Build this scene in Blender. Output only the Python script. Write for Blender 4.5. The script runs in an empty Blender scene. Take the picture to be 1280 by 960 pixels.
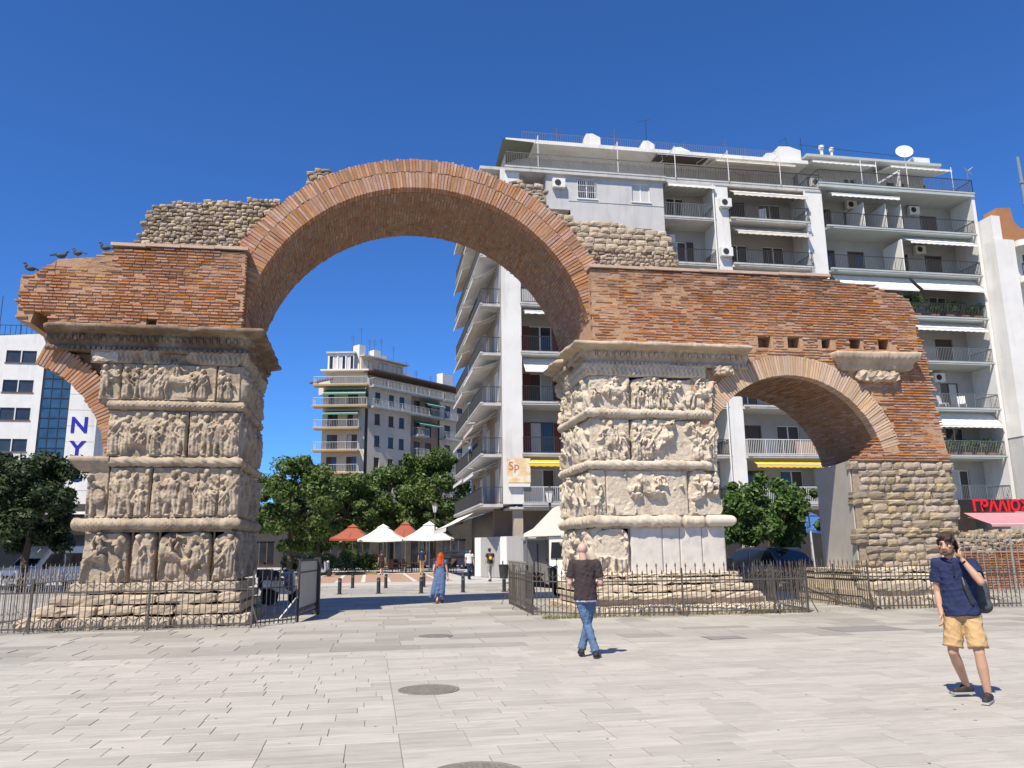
import bpy, bmesh, math, random
import numpy as np
from mathutils import Vector, Matrix, Quaternion
SC = bpy.context.scene
COL = SC.collection
D = bpy.data
# ------------------------------------------------------------------ camera
F_PX, CAM_H, HOR, ROLL, YAW = 1000.0, 1.65, 687.0, 0.012, math.radians(10.0)
pitch = math.atan((HOR - 480) / F_PX)
r_ = Vector((math.cos(YAW), -math.sin(YAW), 0)); g_ = Vector((math.sin(YAW), math.cos(YAW), 0)); z_ = Vector((0, 0, 1))
FW = math.cos(pitch) * g_ + math.sin(pitch) * z_
UP = -math.sin(pitch) * g_ + math.cos(pitch) * z_
RT = math.cos(ROLL) * r_ - math.sin(ROLL) * UP
U2 = math.sin(ROLL) * r_ + math.cos(ROLL) * UP
cd = D.cameras.new('camera'); cam = D.objects.new('camera', cd); COL.objects.link(cam)
cd.sensor_width = 36; cd.sensor_fit = 'HORIZONTAL'; cd.lens = 36 * F_PX / 1280; cd.clip_end = 3000; cd.clip_start = 0.1
m = Matrix.Identity(4)
for i in range(3):
    m[i][0] = RT[i]; m[i][1] = U2[i]; m[i][2] = -FW[i]
m[2][3] = CAM_H
cam.matrix_world = m
SC.camera = cam
# ------------------------------------------------------------------ world, sun, exposure
SUN_K = (0.44, 0.56, -1.0)
to_sun = -Vector(SUN_K).normalized()
w = D.worlds.new('World'); SC.world = w; w.use_nodes = True
nt = w.node_tree; nt.nodes.clear()
sky = nt.nodes.new('ShaderNodeTexSky'); sky.sky_type = 'NISHITA'; sky.sun_disc = False
sky.sun_elevation = math.asin(to_sun.z); sky.sun_rotation = math.atan2(to_sun.x, to_sun.y)
sky.altitude = 1800; sky.air_density = 1.0; sky.dust_density = 0.15; sky.ozone_density = 4.0
bg = nt.nodes.new('ShaderNodeBackground'); bg.inputs[1].default_value = 0.055
wo = nt.nodes.new('ShaderNodeOutputWorld')
tint = nt.nodes.new('ShaderNodeMix'); tint.data_type = 'RGBA'; tint.blend_type = 'MULTIPLY'; tint.inputs[0].default_value = 1.0; tint.inputs[7].default_value = (.72, 1.38, 2.22, 1)  # the clear blue of the picture
nt.links.new(sky.outputs[0], tint.inputs[6]); nt.links.new(tint.outputs[2], bg.inputs[0]); nt.links.new(bg.outputs[0], wo.inputs[0])
sl = D.lights.new('sun', 'SUN'); sl.energy = 5.0; sl.angle = math.radians(0.5); sl.color = (1.0, 0.915, 0.77)
so = D.objects.new('sun', sl); COL.objects.link(so)
so.rotation_euler = Vector(SUN_K).to_track_quat('-Z', 'Y').to_euler(); so.location = (-20, -20, 60)
vs = SC.view_settings
vs.view_transform = 'Standard'; vs.look = 'None'; vs.exposure = 0.5; vs.gamma = 1.0; vs.use_curve_mapping = False

# ------------------------------------------------------------------ helpers
ORG = {}
def thing(name, label, cat, loc=(0, 0, 0), rz=0.0, group=None):
    o = D.objects.new(name, None); COL.objects.link(o); o.empty_display_size = .2
    o.location = loc; o.rotation_euler = (0, 0, rz)
    o['label'] = label; o['category'] = cat
    if group: o['group'] = group
    ORG[o.name] = Vector(loc)
    return o
def tag(o, label=None, cat=None, group=None, kind=None):
    if label: o['label'] = label
    if cat: o['category'] = cat
    if group: o['group'] = group
    if kind: o['kind'] = kind
    return o
def mk(name, v, f, mat, parent=None, smooth=False, local=False, kind=None):
    me = D.meshes.new(name)
    if isinstance(v, np.ndarray) and isinstance(f, np.ndarray):
        n = len(v); k = f.shape[1]
        me.vertices.add(n); me.vertices.foreach_set('co', v.astype(np.float32).ravel())
        me.loops.add(f.size); me.loops.foreach_set('vertex_index', f.astype(np.int32).ravel())
        me.polygons.add(len(f)); me.polygons.foreach_set('loop_start', np.arange(0, f.size, k, dtype=np.int32))
        me.update(calc_edges=True)
    else:
        me.from_pydata(v, [], f); me.update()
    if mat: me.materials.append(mat)
    if smooth: me.polygons.foreach_set('use_smooth', [True] * len(me.polygons))
    o = D.objects.new(name, me); COL.objects.link(o)
    if parent is not None:
        o.parent = parent
        if not local:
            L = ORG.get(parent.name, Vector((0, 0, 0)))
            if L.length > 0: me.transform(Matrix.Translation(-L))
            ORG[o.name] = L
        else:
            ORG[o.name] = Vector((0, 0, 0))
    if kind: o['kind'] = kind
    return o
def inst(src, name, parent=None, loc=(0, 0, 0), rot=(0, 0, 0), scale=(1, 1, 1), mat=None):
    """one more object on shared mesh data; loc is in world terms"""
    o = D.objects.new(name, src); COL.objects.link(o)
    if parent is not None:
        o.parent = parent
        L = ORG.get(parent.name, Vector((0, 0, 0)))
        o.location = Vector(loc) - L
    else: o.location = loc
    o.rotation_euler = rot; o.scale = scale
    return o
def copy_tree(o, parent=None):
    c = o.copy(); COL.objects.link(c); c.parent = parent
    for ch in list(o.children): copy_tree(ch, c)
    return c
class MB:
    def __init__(s): s.v = []; s.f = []
    def add(s, vs, fs):
        n = len(s.v); s.v += [tuple(p) for p in vs]; s.f += [tuple(i + n for i in q) for q in fs]; return s
    def box(s, x0, x1, y0, y1, z0, z1):
        return s.add([(x0, y0, z0), (x1, y0, z0), (x1, y1, z0), (x0, y1, z0), (x0, y0, z1), (x1, y0, z1), (x1, y1, z1), (x0, y1, z1)],
                     [(0, 3, 2, 1), (4, 5, 6, 7), (0, 1, 5, 4), (1, 2, 6, 5), (2, 3, 7, 6), (3, 0, 4, 7)])
    def obox(s, c, a, b, d):
        c = Vector(c); a = Vector(a); b = Vector(b); d = Vector(d)
        P = [c + i * a + j * b + k * d for k in (-1, 1) for (i, j) in ((-1, -1), (1, -1), (1, 1), (-1, 1))]
        return s.add(P, [(0, 3, 2, 1), (4, 5, 6, 7), (0, 1, 5, 4), (1, 2, 6, 5), (2, 3, 7, 6), (3, 0, 4, 7)])
    def tube(s, p0, p1, r0, r1=None, n=6, caps=True):
        r1 = r0 if r1 is None else r1
        p0 = Vector(p0); p1 = Vector(p1); d = (p1 - p0).normalized()
        a = d.orthogonal().normalized(); b = d.cross(a)
        P = [p + (a * math.cos(2 * math.pi * i / n) + b * math.sin(2 * math.pi * i / n)) * r for p, r in ((p0, r0), (p1, r1)) for i in range(n)]
        fs = [(i, (i + 1) % n, n + (i + 1) % n, n + i) for i in range(n)]
        if caps: fs += [tuple(range(n - 1, -1, -1)), tuple(range(n, 2 * n))]
        return s.add(P, fs)
    def path(s, pts, r, n=6):
        for a, b in zip(pts[:-1], pts[1:]): s.tube(a, b, r, r, n)
        return s
    def lathe(s, c, prof, n=16, axis='z'):
        c = Vector(c); vs = []; fs = []
        for (r, h) in prof:
            for i in range(n):
                a = 2 * math.pi * i / n
                p = Vector((r * math.cos(a), r * math.sin(a), h))
                if axis == 'y': p = Vector((p.x, p.z, p.y))
                if axis == 'x': p = Vector((p.z, p.x, p.y))
                vs.append(c + p)
        for k in range(len(prof) - 1):
            for i in range(n):
                fs.append((k * n + i, k * n + (i + 1) % n, (k + 1) * n + (i + 1) % n, (k + 1) * n + i))
        fs.append(tuple(range(n - 1, -1, -1))); fs.append(tuple(range((len(prof) - 1) * n, len(prof) * n)))
        return s.add(vs, fs)
    def prism(s, poly, y0, y1, axis='y'):
        """poly of (a,b) extruded; axis y: (x,z); axis z: (x,y); axis x: (y,z)"""
        n = len(poly)
        def P(p, t): return (p[0], t, p[1]) if axis == 'y' else ((p[0], p[1], t) if axis == 'z' else (t, p[0], p[1]))
        vs = [P(p, y0) for p in poly] + [P(p, y1) for p in poly]
        fs = [tuple(range(n)), tuple(range(2 * n - 1, n - 1, -1))] + [(i, n + i, n + (i + 1) % n, (i + 1) % n) for i in range(n)]
        return s.add(vs, fs)
    def ball(s, c, r, n=10, m=6, sc=(1, 1, 1)):
        vs = []; fs = []
        for j in range(1, m):
            t = math.pi * j / m
            for i in range(n):
                a = 2 * math.pi * i / n
                vs.append((c[0] + r * sc[0] * math.sin(t) * math.cos(a), c[1] + r * sc[1] * math.sin(t) * math.sin(a), c[2] + r * sc[2] * math.cos(t)))
        top = len(vs); vs.append((c[0], c[1], c[2] + r * sc[2])); vs.append((c[0], c[1], c[2] - r * sc[2]))
        for j in range(m - 2):
            for i in range(n): fs.append((j * n + i, (j + 1) * n + i, (j + 1) * n + (i + 1) % n, j * n + (i + 1) % n))
        for i in range(n):
            fs.append((top, i, (i + 1) % n)); fs.append((top + 1, (m - 2) * n + (i + 1) % n, (m - 2) * n + i))
        return s.add(vs, fs)
    def build(s, name, mat, parent=None, smooth=False, local=False, kind=None):
        return mk(name, s.v, s.f, mat, parent, smooth, local, kind)

# ------------------------------------------------------------------ materials
def M(name, c1, c2=None, scale=4.0, rough=.85, bump=0.0, bscale=20.0, island=0.0, orand=0.0, c3=None, c3scale=.7, c3amt=.5, metal=0.0, spec=.3, stretch=None, detail=5, hue=0.0, c4=None, c4scale=(2, 2, .5), c4amt=.6, c4lo=.5, c4hi=.7, c4grad=None):
    ma = D.materials.new(name); ma.use_nodes = True
    t = ma.node_tree; N = t.nodes; L = t.links
    b = N['Principled BSDF']; b.inputs['Roughness'].default_value = rough; b.inputs['Metallic'].default_value = metal
    b.inputs['Specular IOR Level'].default_value = spec
    tc = N.new('ShaderNodeTexCoord'); co = tc.outputs['Object']
    if stretch:
        mp = N.new('ShaderNodeMapping'); mp.inputs['Scale'].default_value = stretch; L.new(co, mp.inputs['Vector']); co = mp.outputs[0]
    if orand:
        oi = N.new('ShaderNodeObjectInfo'); ad = N.new('ShaderNodeVectorMath'); ad.operation = 'MULTIPLY_ADD'
        cb = N.new('ShaderNodeCombineXYZ')
        L.new(oi.outputs['Random'], cb.inputs[0]); L.new(oi.outputs['Random'], cb.inputs[2])
        L.new(cb.outputs[0], ad.inputs[0]); ad.inputs[1].default_value = (37, 11, 53); L.new(co, ad.inputs[2]); co = ad.outputs[0]
    def rgb(c): return (c[0], c[1], c[2], 1)
    col = None
    if c2 is not None:
        nz = N.new('ShaderNodeTexNoise'); nz.inputs['Scale'].default_value = scale; nz.inputs['Detail'].default_value = detail; nz.inputs['Roughness'].default_value = .65
        L.new(co, nz.inputs['Vector'])
        mr = N.new('ShaderNodeMapRange'); mr.inputs[1].default_value = .32; mr.inputs[2].default_value = .68
        L.new(nz.outputs['Fac'], mr.inputs[0])
        mx = N.new('ShaderNodeMix'); mx.data_type = 'RGBA'; mx.inputs[6].default_value = rgb(c1); mx.inputs[7].default_value = rgb(c2)
        L.new(mr.outputs[0], mx.inputs[0]); col = mx.outputs[2]
    if c3 is not None:
        nz = N.new('ShaderNodeTexNoise'); nz.inputs['Scale'].default_value = c3scale; nz.inputs['Detail'].default_value = 6; nz.inputs['Roughness'].default_value = .6
        L.new(co, nz.inputs['Vector'])
        mr = N.new('ShaderNodeMapRange'); mr.inputs[1].default_value = .5; mr.inputs[2].default_value = .68; mr.inputs[4].default_value = c3amt
        L.new(nz.outputs['Fac'], mr.inputs[0])
        mx = N.new('ShaderNodeMix'); mx.data_type = 'RGBA'; mx.inputs[7].default_value = rgb(c3)
        if col: L.new(col, mx.inputs[6])
        else: mx.inputs[6].default_value = rgb(c1)
        L.new(mr.outputs[0], mx.inputs[0]); col = mx.outputs[2]
    if c4 is not None:      # stains and soot, laid out over the place itself so that they run on from piece to piece
        gp = N.new('ShaderNodeNewGeometry'); mp = N.new('ShaderNodeMapping'); mp.inputs['Scale'].default_value = c4scale
        L.new(gp.outputs['Position'], mp.inputs['Vector'])
        nz = N.new('ShaderNodeTexNoise'); nz.inputs['Scale'].default_value = 1.0; nz.inputs['Detail'].default_value = 7; nz.inputs['Roughness'].default_value = .68
        L.new(mp.outputs[0], nz.inputs['Vector'])
        mr = N.new('ShaderNodeMapRange'); mr.inputs[1].default_value = c4lo; mr.inputs[2].default_value = c4hi; mr.inputs[4].default_value = c4amt
        fac = nz.outputs['Fac']
        if c4grad:          # crust that gathers towards an exposed top edge
            sx = N.new('ShaderNodeSeparateXYZ'); L.new(gp.outputs['Position'], sx.inputs[0])
            m1 = N.new('ShaderNodeMath'); m1.operation = 'MULTIPLY_ADD'; L.new(sx.outputs['Z'], m1.inputs[0]); m1.inputs[1].default_value = c4grad[1]; m1.inputs[2].default_value = -c4grad[0] * c4grad[1]
            m2 = N.new('ShaderNodeMath'); m2.operation = 'ADD'; L.new(m1.outputs[0], m2.inputs[0]); L.new(fac, m2.inputs[1]); fac = m2.outputs[0]
        L.new(fac, mr.inputs[0])
        mx = N.new('ShaderNodeMix'); mx.data_type = 'RGBA'; mx.inputs[7].default_value = rgb(c4)
        if col: L.new(col, mx.inputs[6])
        else: mx.inputs[6].default_value = rgb(c1)
        L.new(mr.outputs[0], mx.inputs[0]); col = mx.outputs[2]
    if island or (orand and orand > 0):
        hs = N.new('ShaderNodeHueSaturation')
        if col: L.new(col, hs.inputs['Color'])
        else: hs.inputs['Color'].default_value = rgb(c1)
        amt = island if island else orand
        if island:
            ge = N.new('ShaderNodeNewGeometry'); src = ge.outputs['Random Per Island']
        else: src = oi.outputs['Random']
        mr = N.new('ShaderNodeMapRange'); mr.inputs[3].default_value = 1 - amt; mr.inputs[4].default_value = 1 + amt
        L.new(src, mr.inputs[0]); L.new(mr.outputs[0], hs.inputs['Value'])
        if hue:
            wn = N.new('ShaderNodeTexWhiteNoise'); wn.noise_dimensions = '1D'; L.new(src, wn.inputs['W'])
            m2 = N.new('ShaderNodeMapRange'); m2.inputs[3].default_value = .5 - hue; m2.inputs[4].default_value = .5 + hue
            L.new(wn.outputs[0], m2.inputs[0]); L.new(m2.outputs[0], hs.inputs['Hue'])
            m3 = N.new('ShaderNodeMapRange'); m3.inputs[3].default_value = .72; m3.inputs[4].default_value = 1.15
            L.new(wn.outputs[0], m3.inputs[0]); L.new(m3.outputs[0], hs.inputs['Saturation'])
        col = hs.outputs[0]
    if col: L.new(col, b.inputs['Base Color'])
    else: b.inputs['Base Color'].default_value = rgb(c1)
    if bump:
        nz = N.new('ShaderNodeTexNoise'); nz.inputs['Scale'].default_value = bscale; nz.inputs['Detail'].default_value = 6
        L.new(co, nz.inputs['Vector'])
        bp = N.new('ShaderNodeBump'); bp.inputs['Strength'].default_value = bump; bp.inputs['Distance'].default_value = .02
        L.new(nz.outputs['Fac'], bp.inputs['Height']); L.new(bp.outputs[0], b.inputs['Normal'])
    return ma
m_brick = M('roman_brick', (.35, .125, .05), (.42, .205, .098), 3, .9, .5, 30, island=.2, hue=.005, c3=(.45, .275, .15), c3scale=.5, c3amt=.8, c4=(.17, .095, .062), c4scale=(1.1, 1.1, 2.8), c4amt=.8, c4lo=.5, c4hi=.72, c4grad=(8.6, .17))
m_brick_v = M('voussoir_brick', (.36, .15, .072), (.44, .235, .13), 2.2, .9, .5, 30, orand=.2, hue=.006, c3=(.46, .34, .24), c3scale=1.2, c3amt=.7, c4=(.24, .14, .09), c4scale=(1.2, 1.2, 1.2), c4amt=.5)
m_brick_i = M('ring_brick', (.36, .15, .072), (.44, .235, .13), 2.2, .9, .5, 30, island=.2, hue=.006, c3=(.46, .34, .24), c3scale=1.2, c3amt=.7, c4=(.24, .14, .09), c4scale=(1.2, 1.2, 1.2), c4amt=.5)
m_brick_s = M('small_ring_brick', (.50, .33, .20), (.56, .41, .275), 2.2, .9, .5, 30, orand=.18, hue=.006, c3=(.44, .24, .13), c3scale=1.2, c3amt=.6)
m_brick_d = M('shade_dark_soffit_brick', (.25, .125, .075), (.31, .18, .115), 2.2, .9, .5, 30, island=.2, hue=.006, c3=(.36, .27, .2), c3scale=1.0, c3amt=.6)  # brick colour darkened to paint in the shade under the arches
m_mortar_d = M('shade_dark_mortar', (.27, .185, .125), (.21, .14, .095), 5, .95, .8, 25)  # mortar of the vault linings, darkened in colour for the same shade
m_mortar = M('lime_mortar', (.44, .285, .175), (.355, .215, .13), 5, .95, .8, 25, c3=(.33, .215, .14), c3scale=1.1, c3amt=.6, c4=(.20, .12, .08), c4scale=(1.1, 1.1, 2.8), c4amt=.75, c4lo=.51, c4hi=.74, c4grad=(8.6, .17))
m_relief = M('weathered_marble_brown', (.455, .37, .275), (.325, .255, .18), 3, .85, .5, 45, c3=(.27, .20, .14), c3scale=1.2, c3amt=.6, c4=(.15, .115, .085), c4scale=(3.2, 3.2, 1.3), c4amt=.75, c4lo=.5, c4hi=.66)
m_relief_c = M('weathered_marble_cream', (.57, .49, .385), (.48, .405, .31), 3, .85, .5, 45, c3=(.44, .36, .26), c3scale=1.1, c3amt=.6, c4=(.30, .235, .17), c4scale=(3, 3, 1.2), c4amt=.7, c4lo=.52, c4hi=.68)
m_marble_w = M('clean_marble', (.60, .55, .48), (.52, .48, .425), 4, .6, .2, 40, c3=(.44, .40, .355), c3scale=2, c3amt=.6)
m_base = M('base_stone', (.54, .45, .34), (.42, .34, .255), 4, .9, .6, 40, island=.0, orand=.15, c3=(.27, .2, .14), c3scale=1.6, c3amt=.7, c4=(.17, .135, .10), c4scale=(3, 3, 6), c4amt=.6)
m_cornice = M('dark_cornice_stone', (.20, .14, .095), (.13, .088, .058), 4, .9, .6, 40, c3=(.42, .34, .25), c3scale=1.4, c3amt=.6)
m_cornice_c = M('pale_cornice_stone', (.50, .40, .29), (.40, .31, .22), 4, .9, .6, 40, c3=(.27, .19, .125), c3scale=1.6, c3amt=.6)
m_rubble = M('rubble_stone', (.40, .31, .20), (.27, .20, .13), 6, .9, .7, 30, orand=.3, hue=.015, c3=(.47, .40, .31), c3scale=2, c3amt=.5)
m_rubble_i = M('small_rubble_stone', (.39, .31, .215), (.27, .205, .14), 6, .9, .7, 30, island=.35, hue=.015)
m_ashlar = M('pale_ashlar', (.50, .41, .295), (.37, .29, .20), 5, .9, .6, 30, orand=.2, c3=(.32, .25, .18), c3scale=2, c3amt=.5)
m_plaster = M('grey_render', (.50, .47, .41), (.44, .41, .35), 2, .9, .2, 30)

# ------------------------------------------------------------------ noise and height fields
def vnoise(rng, nx, ny, cx, cy):
    gx = max(2, int(nx / cx) + 3); gy = max(2, int(ny / cy) + 3)
    G = rng.random((gx, gy))
    xs = np.arange(nx) / cx; ys = np.arange(ny) / cy
    xi = np.minimum(xs.astype(int), gx - 2); yi = np.minimum(ys.astype(int), gy - 2)
    fx = xs - xi; fy = ys - yi
    fx = fx * fx * (3 - 2 * fx); fy = fy * fy * (3 - 2 * fy)
    a = G[np.ix_(xi, yi)]; b = G[np.ix_(xi + 1, yi)]; c = G[np.ix_(xi, yi + 1)]; d = G[np.ix_(xi + 1, yi + 1)]
    fx = fx[:, None]; fy = fy[None, :]
    return (a * (1 - fx) + b * fx) * (1 - fy) + (c * (1 - fx) + d * fx) * fy
def fbm(rng, nx, ny, cell, oct=4):
    s = 0; amp = 1; tot = 0
    for k in range(oct):
        s = s + amp * vnoise(rng, nx, ny, max(1.3, cell / 2 ** k), max(1.3, cell / 2 ** k)); tot += amp; amp *= .55
    return s / tot
def blur(H, n=1):
    for _ in range(n):
        P = np.pad(H, 1, mode='edge')
        H = (P[1:-1, 1:-1] * 4 + P[:-2, 1:-1] * 2 + P[2:, 1:-1] * 2 + P[1:-1, :-2] * 2 + P[1:-1, 2:] * 2 + P[:-2, :-2] + P[2:, :-2] + P[:-2, 2:] + P[2:, 2:]) / 16
    return H
class Relief:
    def __init__(s, w, h, res, seed):
        s.w, s.h, s.res = w, h, res
        s.nx = max(4, int(w / res)) + 1; s.nz = max(4, int(h / res)) + 1
        s.rng = np.random.default_rng(seed)
        s.x = np.linspace(0, w, s.nx); s.z = np.linspace(0, h, s.nz)
        s.H = np.zeros((s.nx, s.nz))
    def win(s, x0, x1, z0, z1):
        i0, i1 = np.searchsorted(s.x, (x0, x1)); j0, j1 = np.searchsorted(s.z, (z0, z1))
        return slice(i0, i1), slice(j0, j1)
    def ell(s, cx, cz, rx, rz, d, rot=0, base=0, fold=0, fl=.05):
        R = max(rx, rz); a, b = s.win(cx - R, cx + R, cz - R, cz + R)
        X = s.x[a][:, None] - cx; Z = s.z[b][None, :] - cz
        if X.size == 0 or Z.size == 0: return
        c, q = math.cos(rot), math.sin(rot)
        u = (X * c + Z * q) / rx; v = (-X * q + Z * c) / rz
        t = np.clip(1 - u * u - v * v, 0, None)
        h = np.where(t > 0, base + d * np.sqrt(t), 0)
        if fold: h = np.where(t > 0, h + fold * np.sin(6.283 * (X + .3 * Z) / fl) * np.clip(t * 3, 0, 1), h)
        s.H[a, b] = np.maximum(s.H[a, b], h)
    def cap(s, x0, z0, x1, z1, r0, r1, d, fold=0, fl=.05, ph=0):
        R = max(r0, r1); a, b = s.win(min(x0, x1) - R, max(x0, x1) + R, min(z0, z1) - R, max(z0, z1) + R)
        X = s.x[a][:, None]; Z = s.z[b][None, :]
        if X.size == 0 or Z.size == 0: return
        dx, dz = x1 - x0, z1 - z0; L2 = dx * dx + dz * dz + 1e-9
        t = np.clip(((X - x0) * dx + (Z - z0) * dz) / L2, 0, 1)
        px = X - x0 - t * dx; pz = Z - z0 - t * dz
        r = r0 + (r1 - r0) * t; q = np.clip(1 - (px * px + pz * pz) / (r * r), 0, None)
        h = d * np.sqrt(q)
        if fold:
            L = math.sqrt(L2); side = (px * dz - pz * dx) / L
            h = np.where(q > 0, h + fold * np.sin(6.283 * side / fl * (1 - .25 * t) + ph) * np.clip(q * 3, 0, 1), h)
        s.H[a, b] = np.maximum(s.H[a, b], h)
    def person(s, cx, z0, S, kind=None, dep=.11):
        g = s.rng; kind = kind or g.choice(['robe', 'soldier', 'robe', 'soldier', 'kneel'])
        f = g.choice([-1, 1]); lean = g.normal(0, .03) * S
        if kind == 'kneel': S *= .72
        hx = cx + lean; hz = z0 + .9 * S
        if kind == 'soldier':
            s.cap(cx - .06 * S, z0 + .45 * S, cx - (.07 + .05 * g.random()) * S, z0 + .04 * S, .075 * S, .045 * S, dep * .75)
            s.cap(cx + .05 * S, z0 + .45 * S, cx + (.08 + .07 * g.random()) * S, z0 + .04 * S, .075 * S, .045 * S, dep * .85)
            s.cap(cx - .08 * S, z0 + .02 * S, cx - .03 * S, z0 + .02 * S, .04 * S, .03 * S, dep * .7)
            s.cap(cx, z0 + .6 * S, cx, z0 + .42 * S, .12 * S, .16 * S, dep * .95, .010, .055 * S + .02)
            s.ell(cx + lean * .6, z0 + .67 * S, .135 * S, .17 * S, dep)
            s.cap(cx - f * .12 * S, z0 + .76 * S, cx - f * .17 * S, z0 + .3 * S, .06 * S, .07 * S, dep * .55, .008, .04)
        else:
            s.cap(cx + lean * .5, z0 + .66 * S, cx, z0 + .08 * S, .135 * S, .165 * S, dep * .9, .012, .06 * S + .02, g.random() * 6)
            s.ell(cx + lean * .6, z0 + .68 * S, .14 * S, .15 * S, dep, fold=.008, fl=.05)
            s.cap(cx - f * .13 * S, z0 + .74 * S, cx + f * .12 * S, z0 + .42 * S, .05 * S, .05 * S, dep * 1.08, .006, .03)
            s.cap(cx - .06 * S, z0 + .03 * S, cx + f * .02 * S, z0 + .02 * S, .035 * S, .03 * S, dep * .7)
            s.cap(cx + .05 * S, z0 + .03 * S, cx + .1 * S, z0 + .02 * S, .035 * S, .03 * S, dep * .7)
        s.cap(hx, z0 + .8 * S, hx, hz, .045 * S, .05 * S, dep * .8)
        s.ell(hx, hz, .072 * S, .09 * S, dep * 1.15)
        s.ell(hx, hz + .035 * S, .082 * S, .065 * S, dep * 1.0)
        sx = cx + lean * .8
        ex, ez = sx + f * (.2 + .08 * g.random()) * S, z0 + (.6 + .12 * g.random()) * S
        s.cap(sx + f * .1 * S, z0 + .77 * S, ex, ez, .05 * S, .042 * S, dep * .95)
        s.cap(ex, ez, ex + f * g.uniform(-.15, .14) * S, ez + g.uniform(-.12, .2) * S, .042 * S, .034 * S, dep * 1.0)
        s.cap(sx - f * .1 * S, z0 + .77 * S, sx - f * .17 * S, z0 + .56 * S, .05 * S, .042 * S, dep * .9)
        s.cap(sx - f * .17 * S, z0 + .56 * S, sx - f * (.05 + .1 * g.random()) * S, z0 + .46 * S, .042 * S, .036 * S, dep * 1.0)
        q = g.random()
        if q < .22: s.ell(cx + f * .2 * S, z0 + .45 * S, .15 * S, .21 * S, dep * .95, base=.01)
        elif q < .4: s.cap(cx + f * .24 * S, z0 + .1 * S, cx + f * .26 * S, z0 + 1.02 * S, .016, .014, dep * .7)
    def horse(s, cx, z0, S, dep=.11):
        g = s.rng; f = g.choice([-1, 1])
        s.ell(cx, z0 + .55 * S, .36 * S, .18 * S, dep)
        s.ell(cx - f * .25 * S, z0 + .58 * S, .16 * S, .18 * S, dep * 1.05)
        s.cap(cx + f * .27 * S, z0 + .6 * S, cx + f * .42 * S, z0 + .88 * S, .13 * S, .075 * S, dep)
        s.cap(cx + f * .42 * S, z0 + .88 * S, cx + f * .56 * S, z0 + .76 * S, .075 * S, .045 * S, dep * 1.05)
        for lx, k in ((.26, .12), (.33, .3), (-.26, -.05), (-.33, -.2)):
            kx = cx + f * (lx + k * .5) * S
            s.cap(cx + f * lx * S, z0 + .48 * S, kx, z0 + .26 * S, .075 * S, .045 * S, dep * .85)
            s.cap(kx, z0 + .26 * S, kx - f * .05 * S, z0 + .03 * S, .042 * S, .032 * S, dep * .75)
        s.cap(cx - f * .36 * S, z0 + .62 * S, cx - f * .46 * S, z0 + .25 * S, .045 * S, .03 * S, dep * .7, .006, .03)
        s.person(cx, z0 + .42 * S, .66 * S, 'soldier', dep * 1.05)
    def crowd(s, x0, x1, z0, S, step, horses=.15, dep=.11):
        x = x0 + step * .4
        while x < x1 - step * .25:
            if s.rng.random() < .5: s.person(x + step * .5, z0 + S * .12, S * .9, 'robe', dep * .5)
            if s.rng.random() < horses and x < x1 - step * 1.6:
                s.horse(x + step * .6, z0, S * 1.0, dep); x += step * 1.9
            else:
                s.person(x + s.rng.normal(0, .02), z0, S * s.rng.uniform(.9, 1.0), None, dep); x += step * s.rng.uniform(.8, 1.15)
    def weather(s, amt=.02, loss=0.0, lossz=.05):
        g = s.rng
        n1 = fbm(g, s.nx, s.nz, .35 / s.res, 5); n2 = fbm(g, s.nx, s.nz, .09 / s.res, 3)
        s.H = s.H * (.72 + .5 * n1) + (n1 - .5) * amt * 1.6 + (n2 - .5) * amt * 1.3
        if loss:
            n = fbm(g, s.nx, s.nz, .7 / s.res, 4); lo, hi = np.quantile(n, loss - .06), np.quantile(n, loss + .06)
            k = np.clip((n - lo) / (hi - lo + 1e-9), 0, 1)
            s.H = s.H * k + (1 - k) * (-lossz * .5 + (n2 - .5) * .03)
    def joints(s, xs, wd=.012, d=.05):
        for x in xs: s.H = np.where(np.abs(s.x - x)[:, None] < wd, np.minimum(s.H, -d * .5), s.H)
    def frame(s, b=.05, d=.03):
        X = np.minimum(s.x, s.w - s.x)[:, None]; Z = np.minimum(s.z, s.h - s.z)[None, :]
        e = np.minimum(X, Z); s.H = np.where(e < b, np.maximum(s.H * .3, d), s.H)
    def outline(s, top=.0, side=.0, rough=.05, cr=.15, drop=.22):
        """eat away the outline so that the block ends in a worn, rounded edge"""
        g = s.rng; n = fbm(g, s.nx, s.nz, .3 / s.res, 4)
        X = np.minimum(s.x - side, s.w - side - s.x)[:, None]; Z = (s.h - top - s.z)[None, :]
        qx = np.clip(cr - X, 0, None); qz = np.clip(cr - Z, 0, None)
        e = cr - np.sqrt(qx * qx + qz * qz); e = np.minimum(e, np.minimum(X + 0 * Z, Z + 0 * X) + .0)
        e = e + (n - .5) * rough
        k = np.clip(e / .05, 0, 1); k = np.sqrt(k)
        s.H = s.H * k - drop * (1 - k)
    def build(s, name, org, U, N, mat, parent, skirt=.25):
        org = np.array(org, float); U = np.array(U, float); N = np.array(N, float)
        nx, nz = s.nx, s.nz
        V = org + s.x[:, None, None] * U + s.z[None, :, None] * np.array([0, 0, 1.]) + s.H[:, :, None] * N
        V = V.reshape(-1, 3)
        idx = np.arange(nx * nz).reshape(nx, nz)
        Fq = np.stack([idx[:-1, :-1], idx[1:, :-1], idx[1:, 1:], idx[:-1, 1:]], -1).reshape(-1, 4)
        bd = np.concatenate([idx[:, 0], idx[-1, 1:], idx[-2::-1, -1], idx[0, -2:0:-1]])
        bx = bd // nz; bz = bd % nz
        SK = org + s.x[bx][:, None] * U + s.z[bz][:, None] * np.array([0, 0, 1.]) - skirt * N
        k = len(bd); j = np.arange(k) + len(V); jn = np.roll(j, -1); bn = np.roll(bd, -1)
        Fs = np.stack([bd, j, jn, bn], -1)
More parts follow.
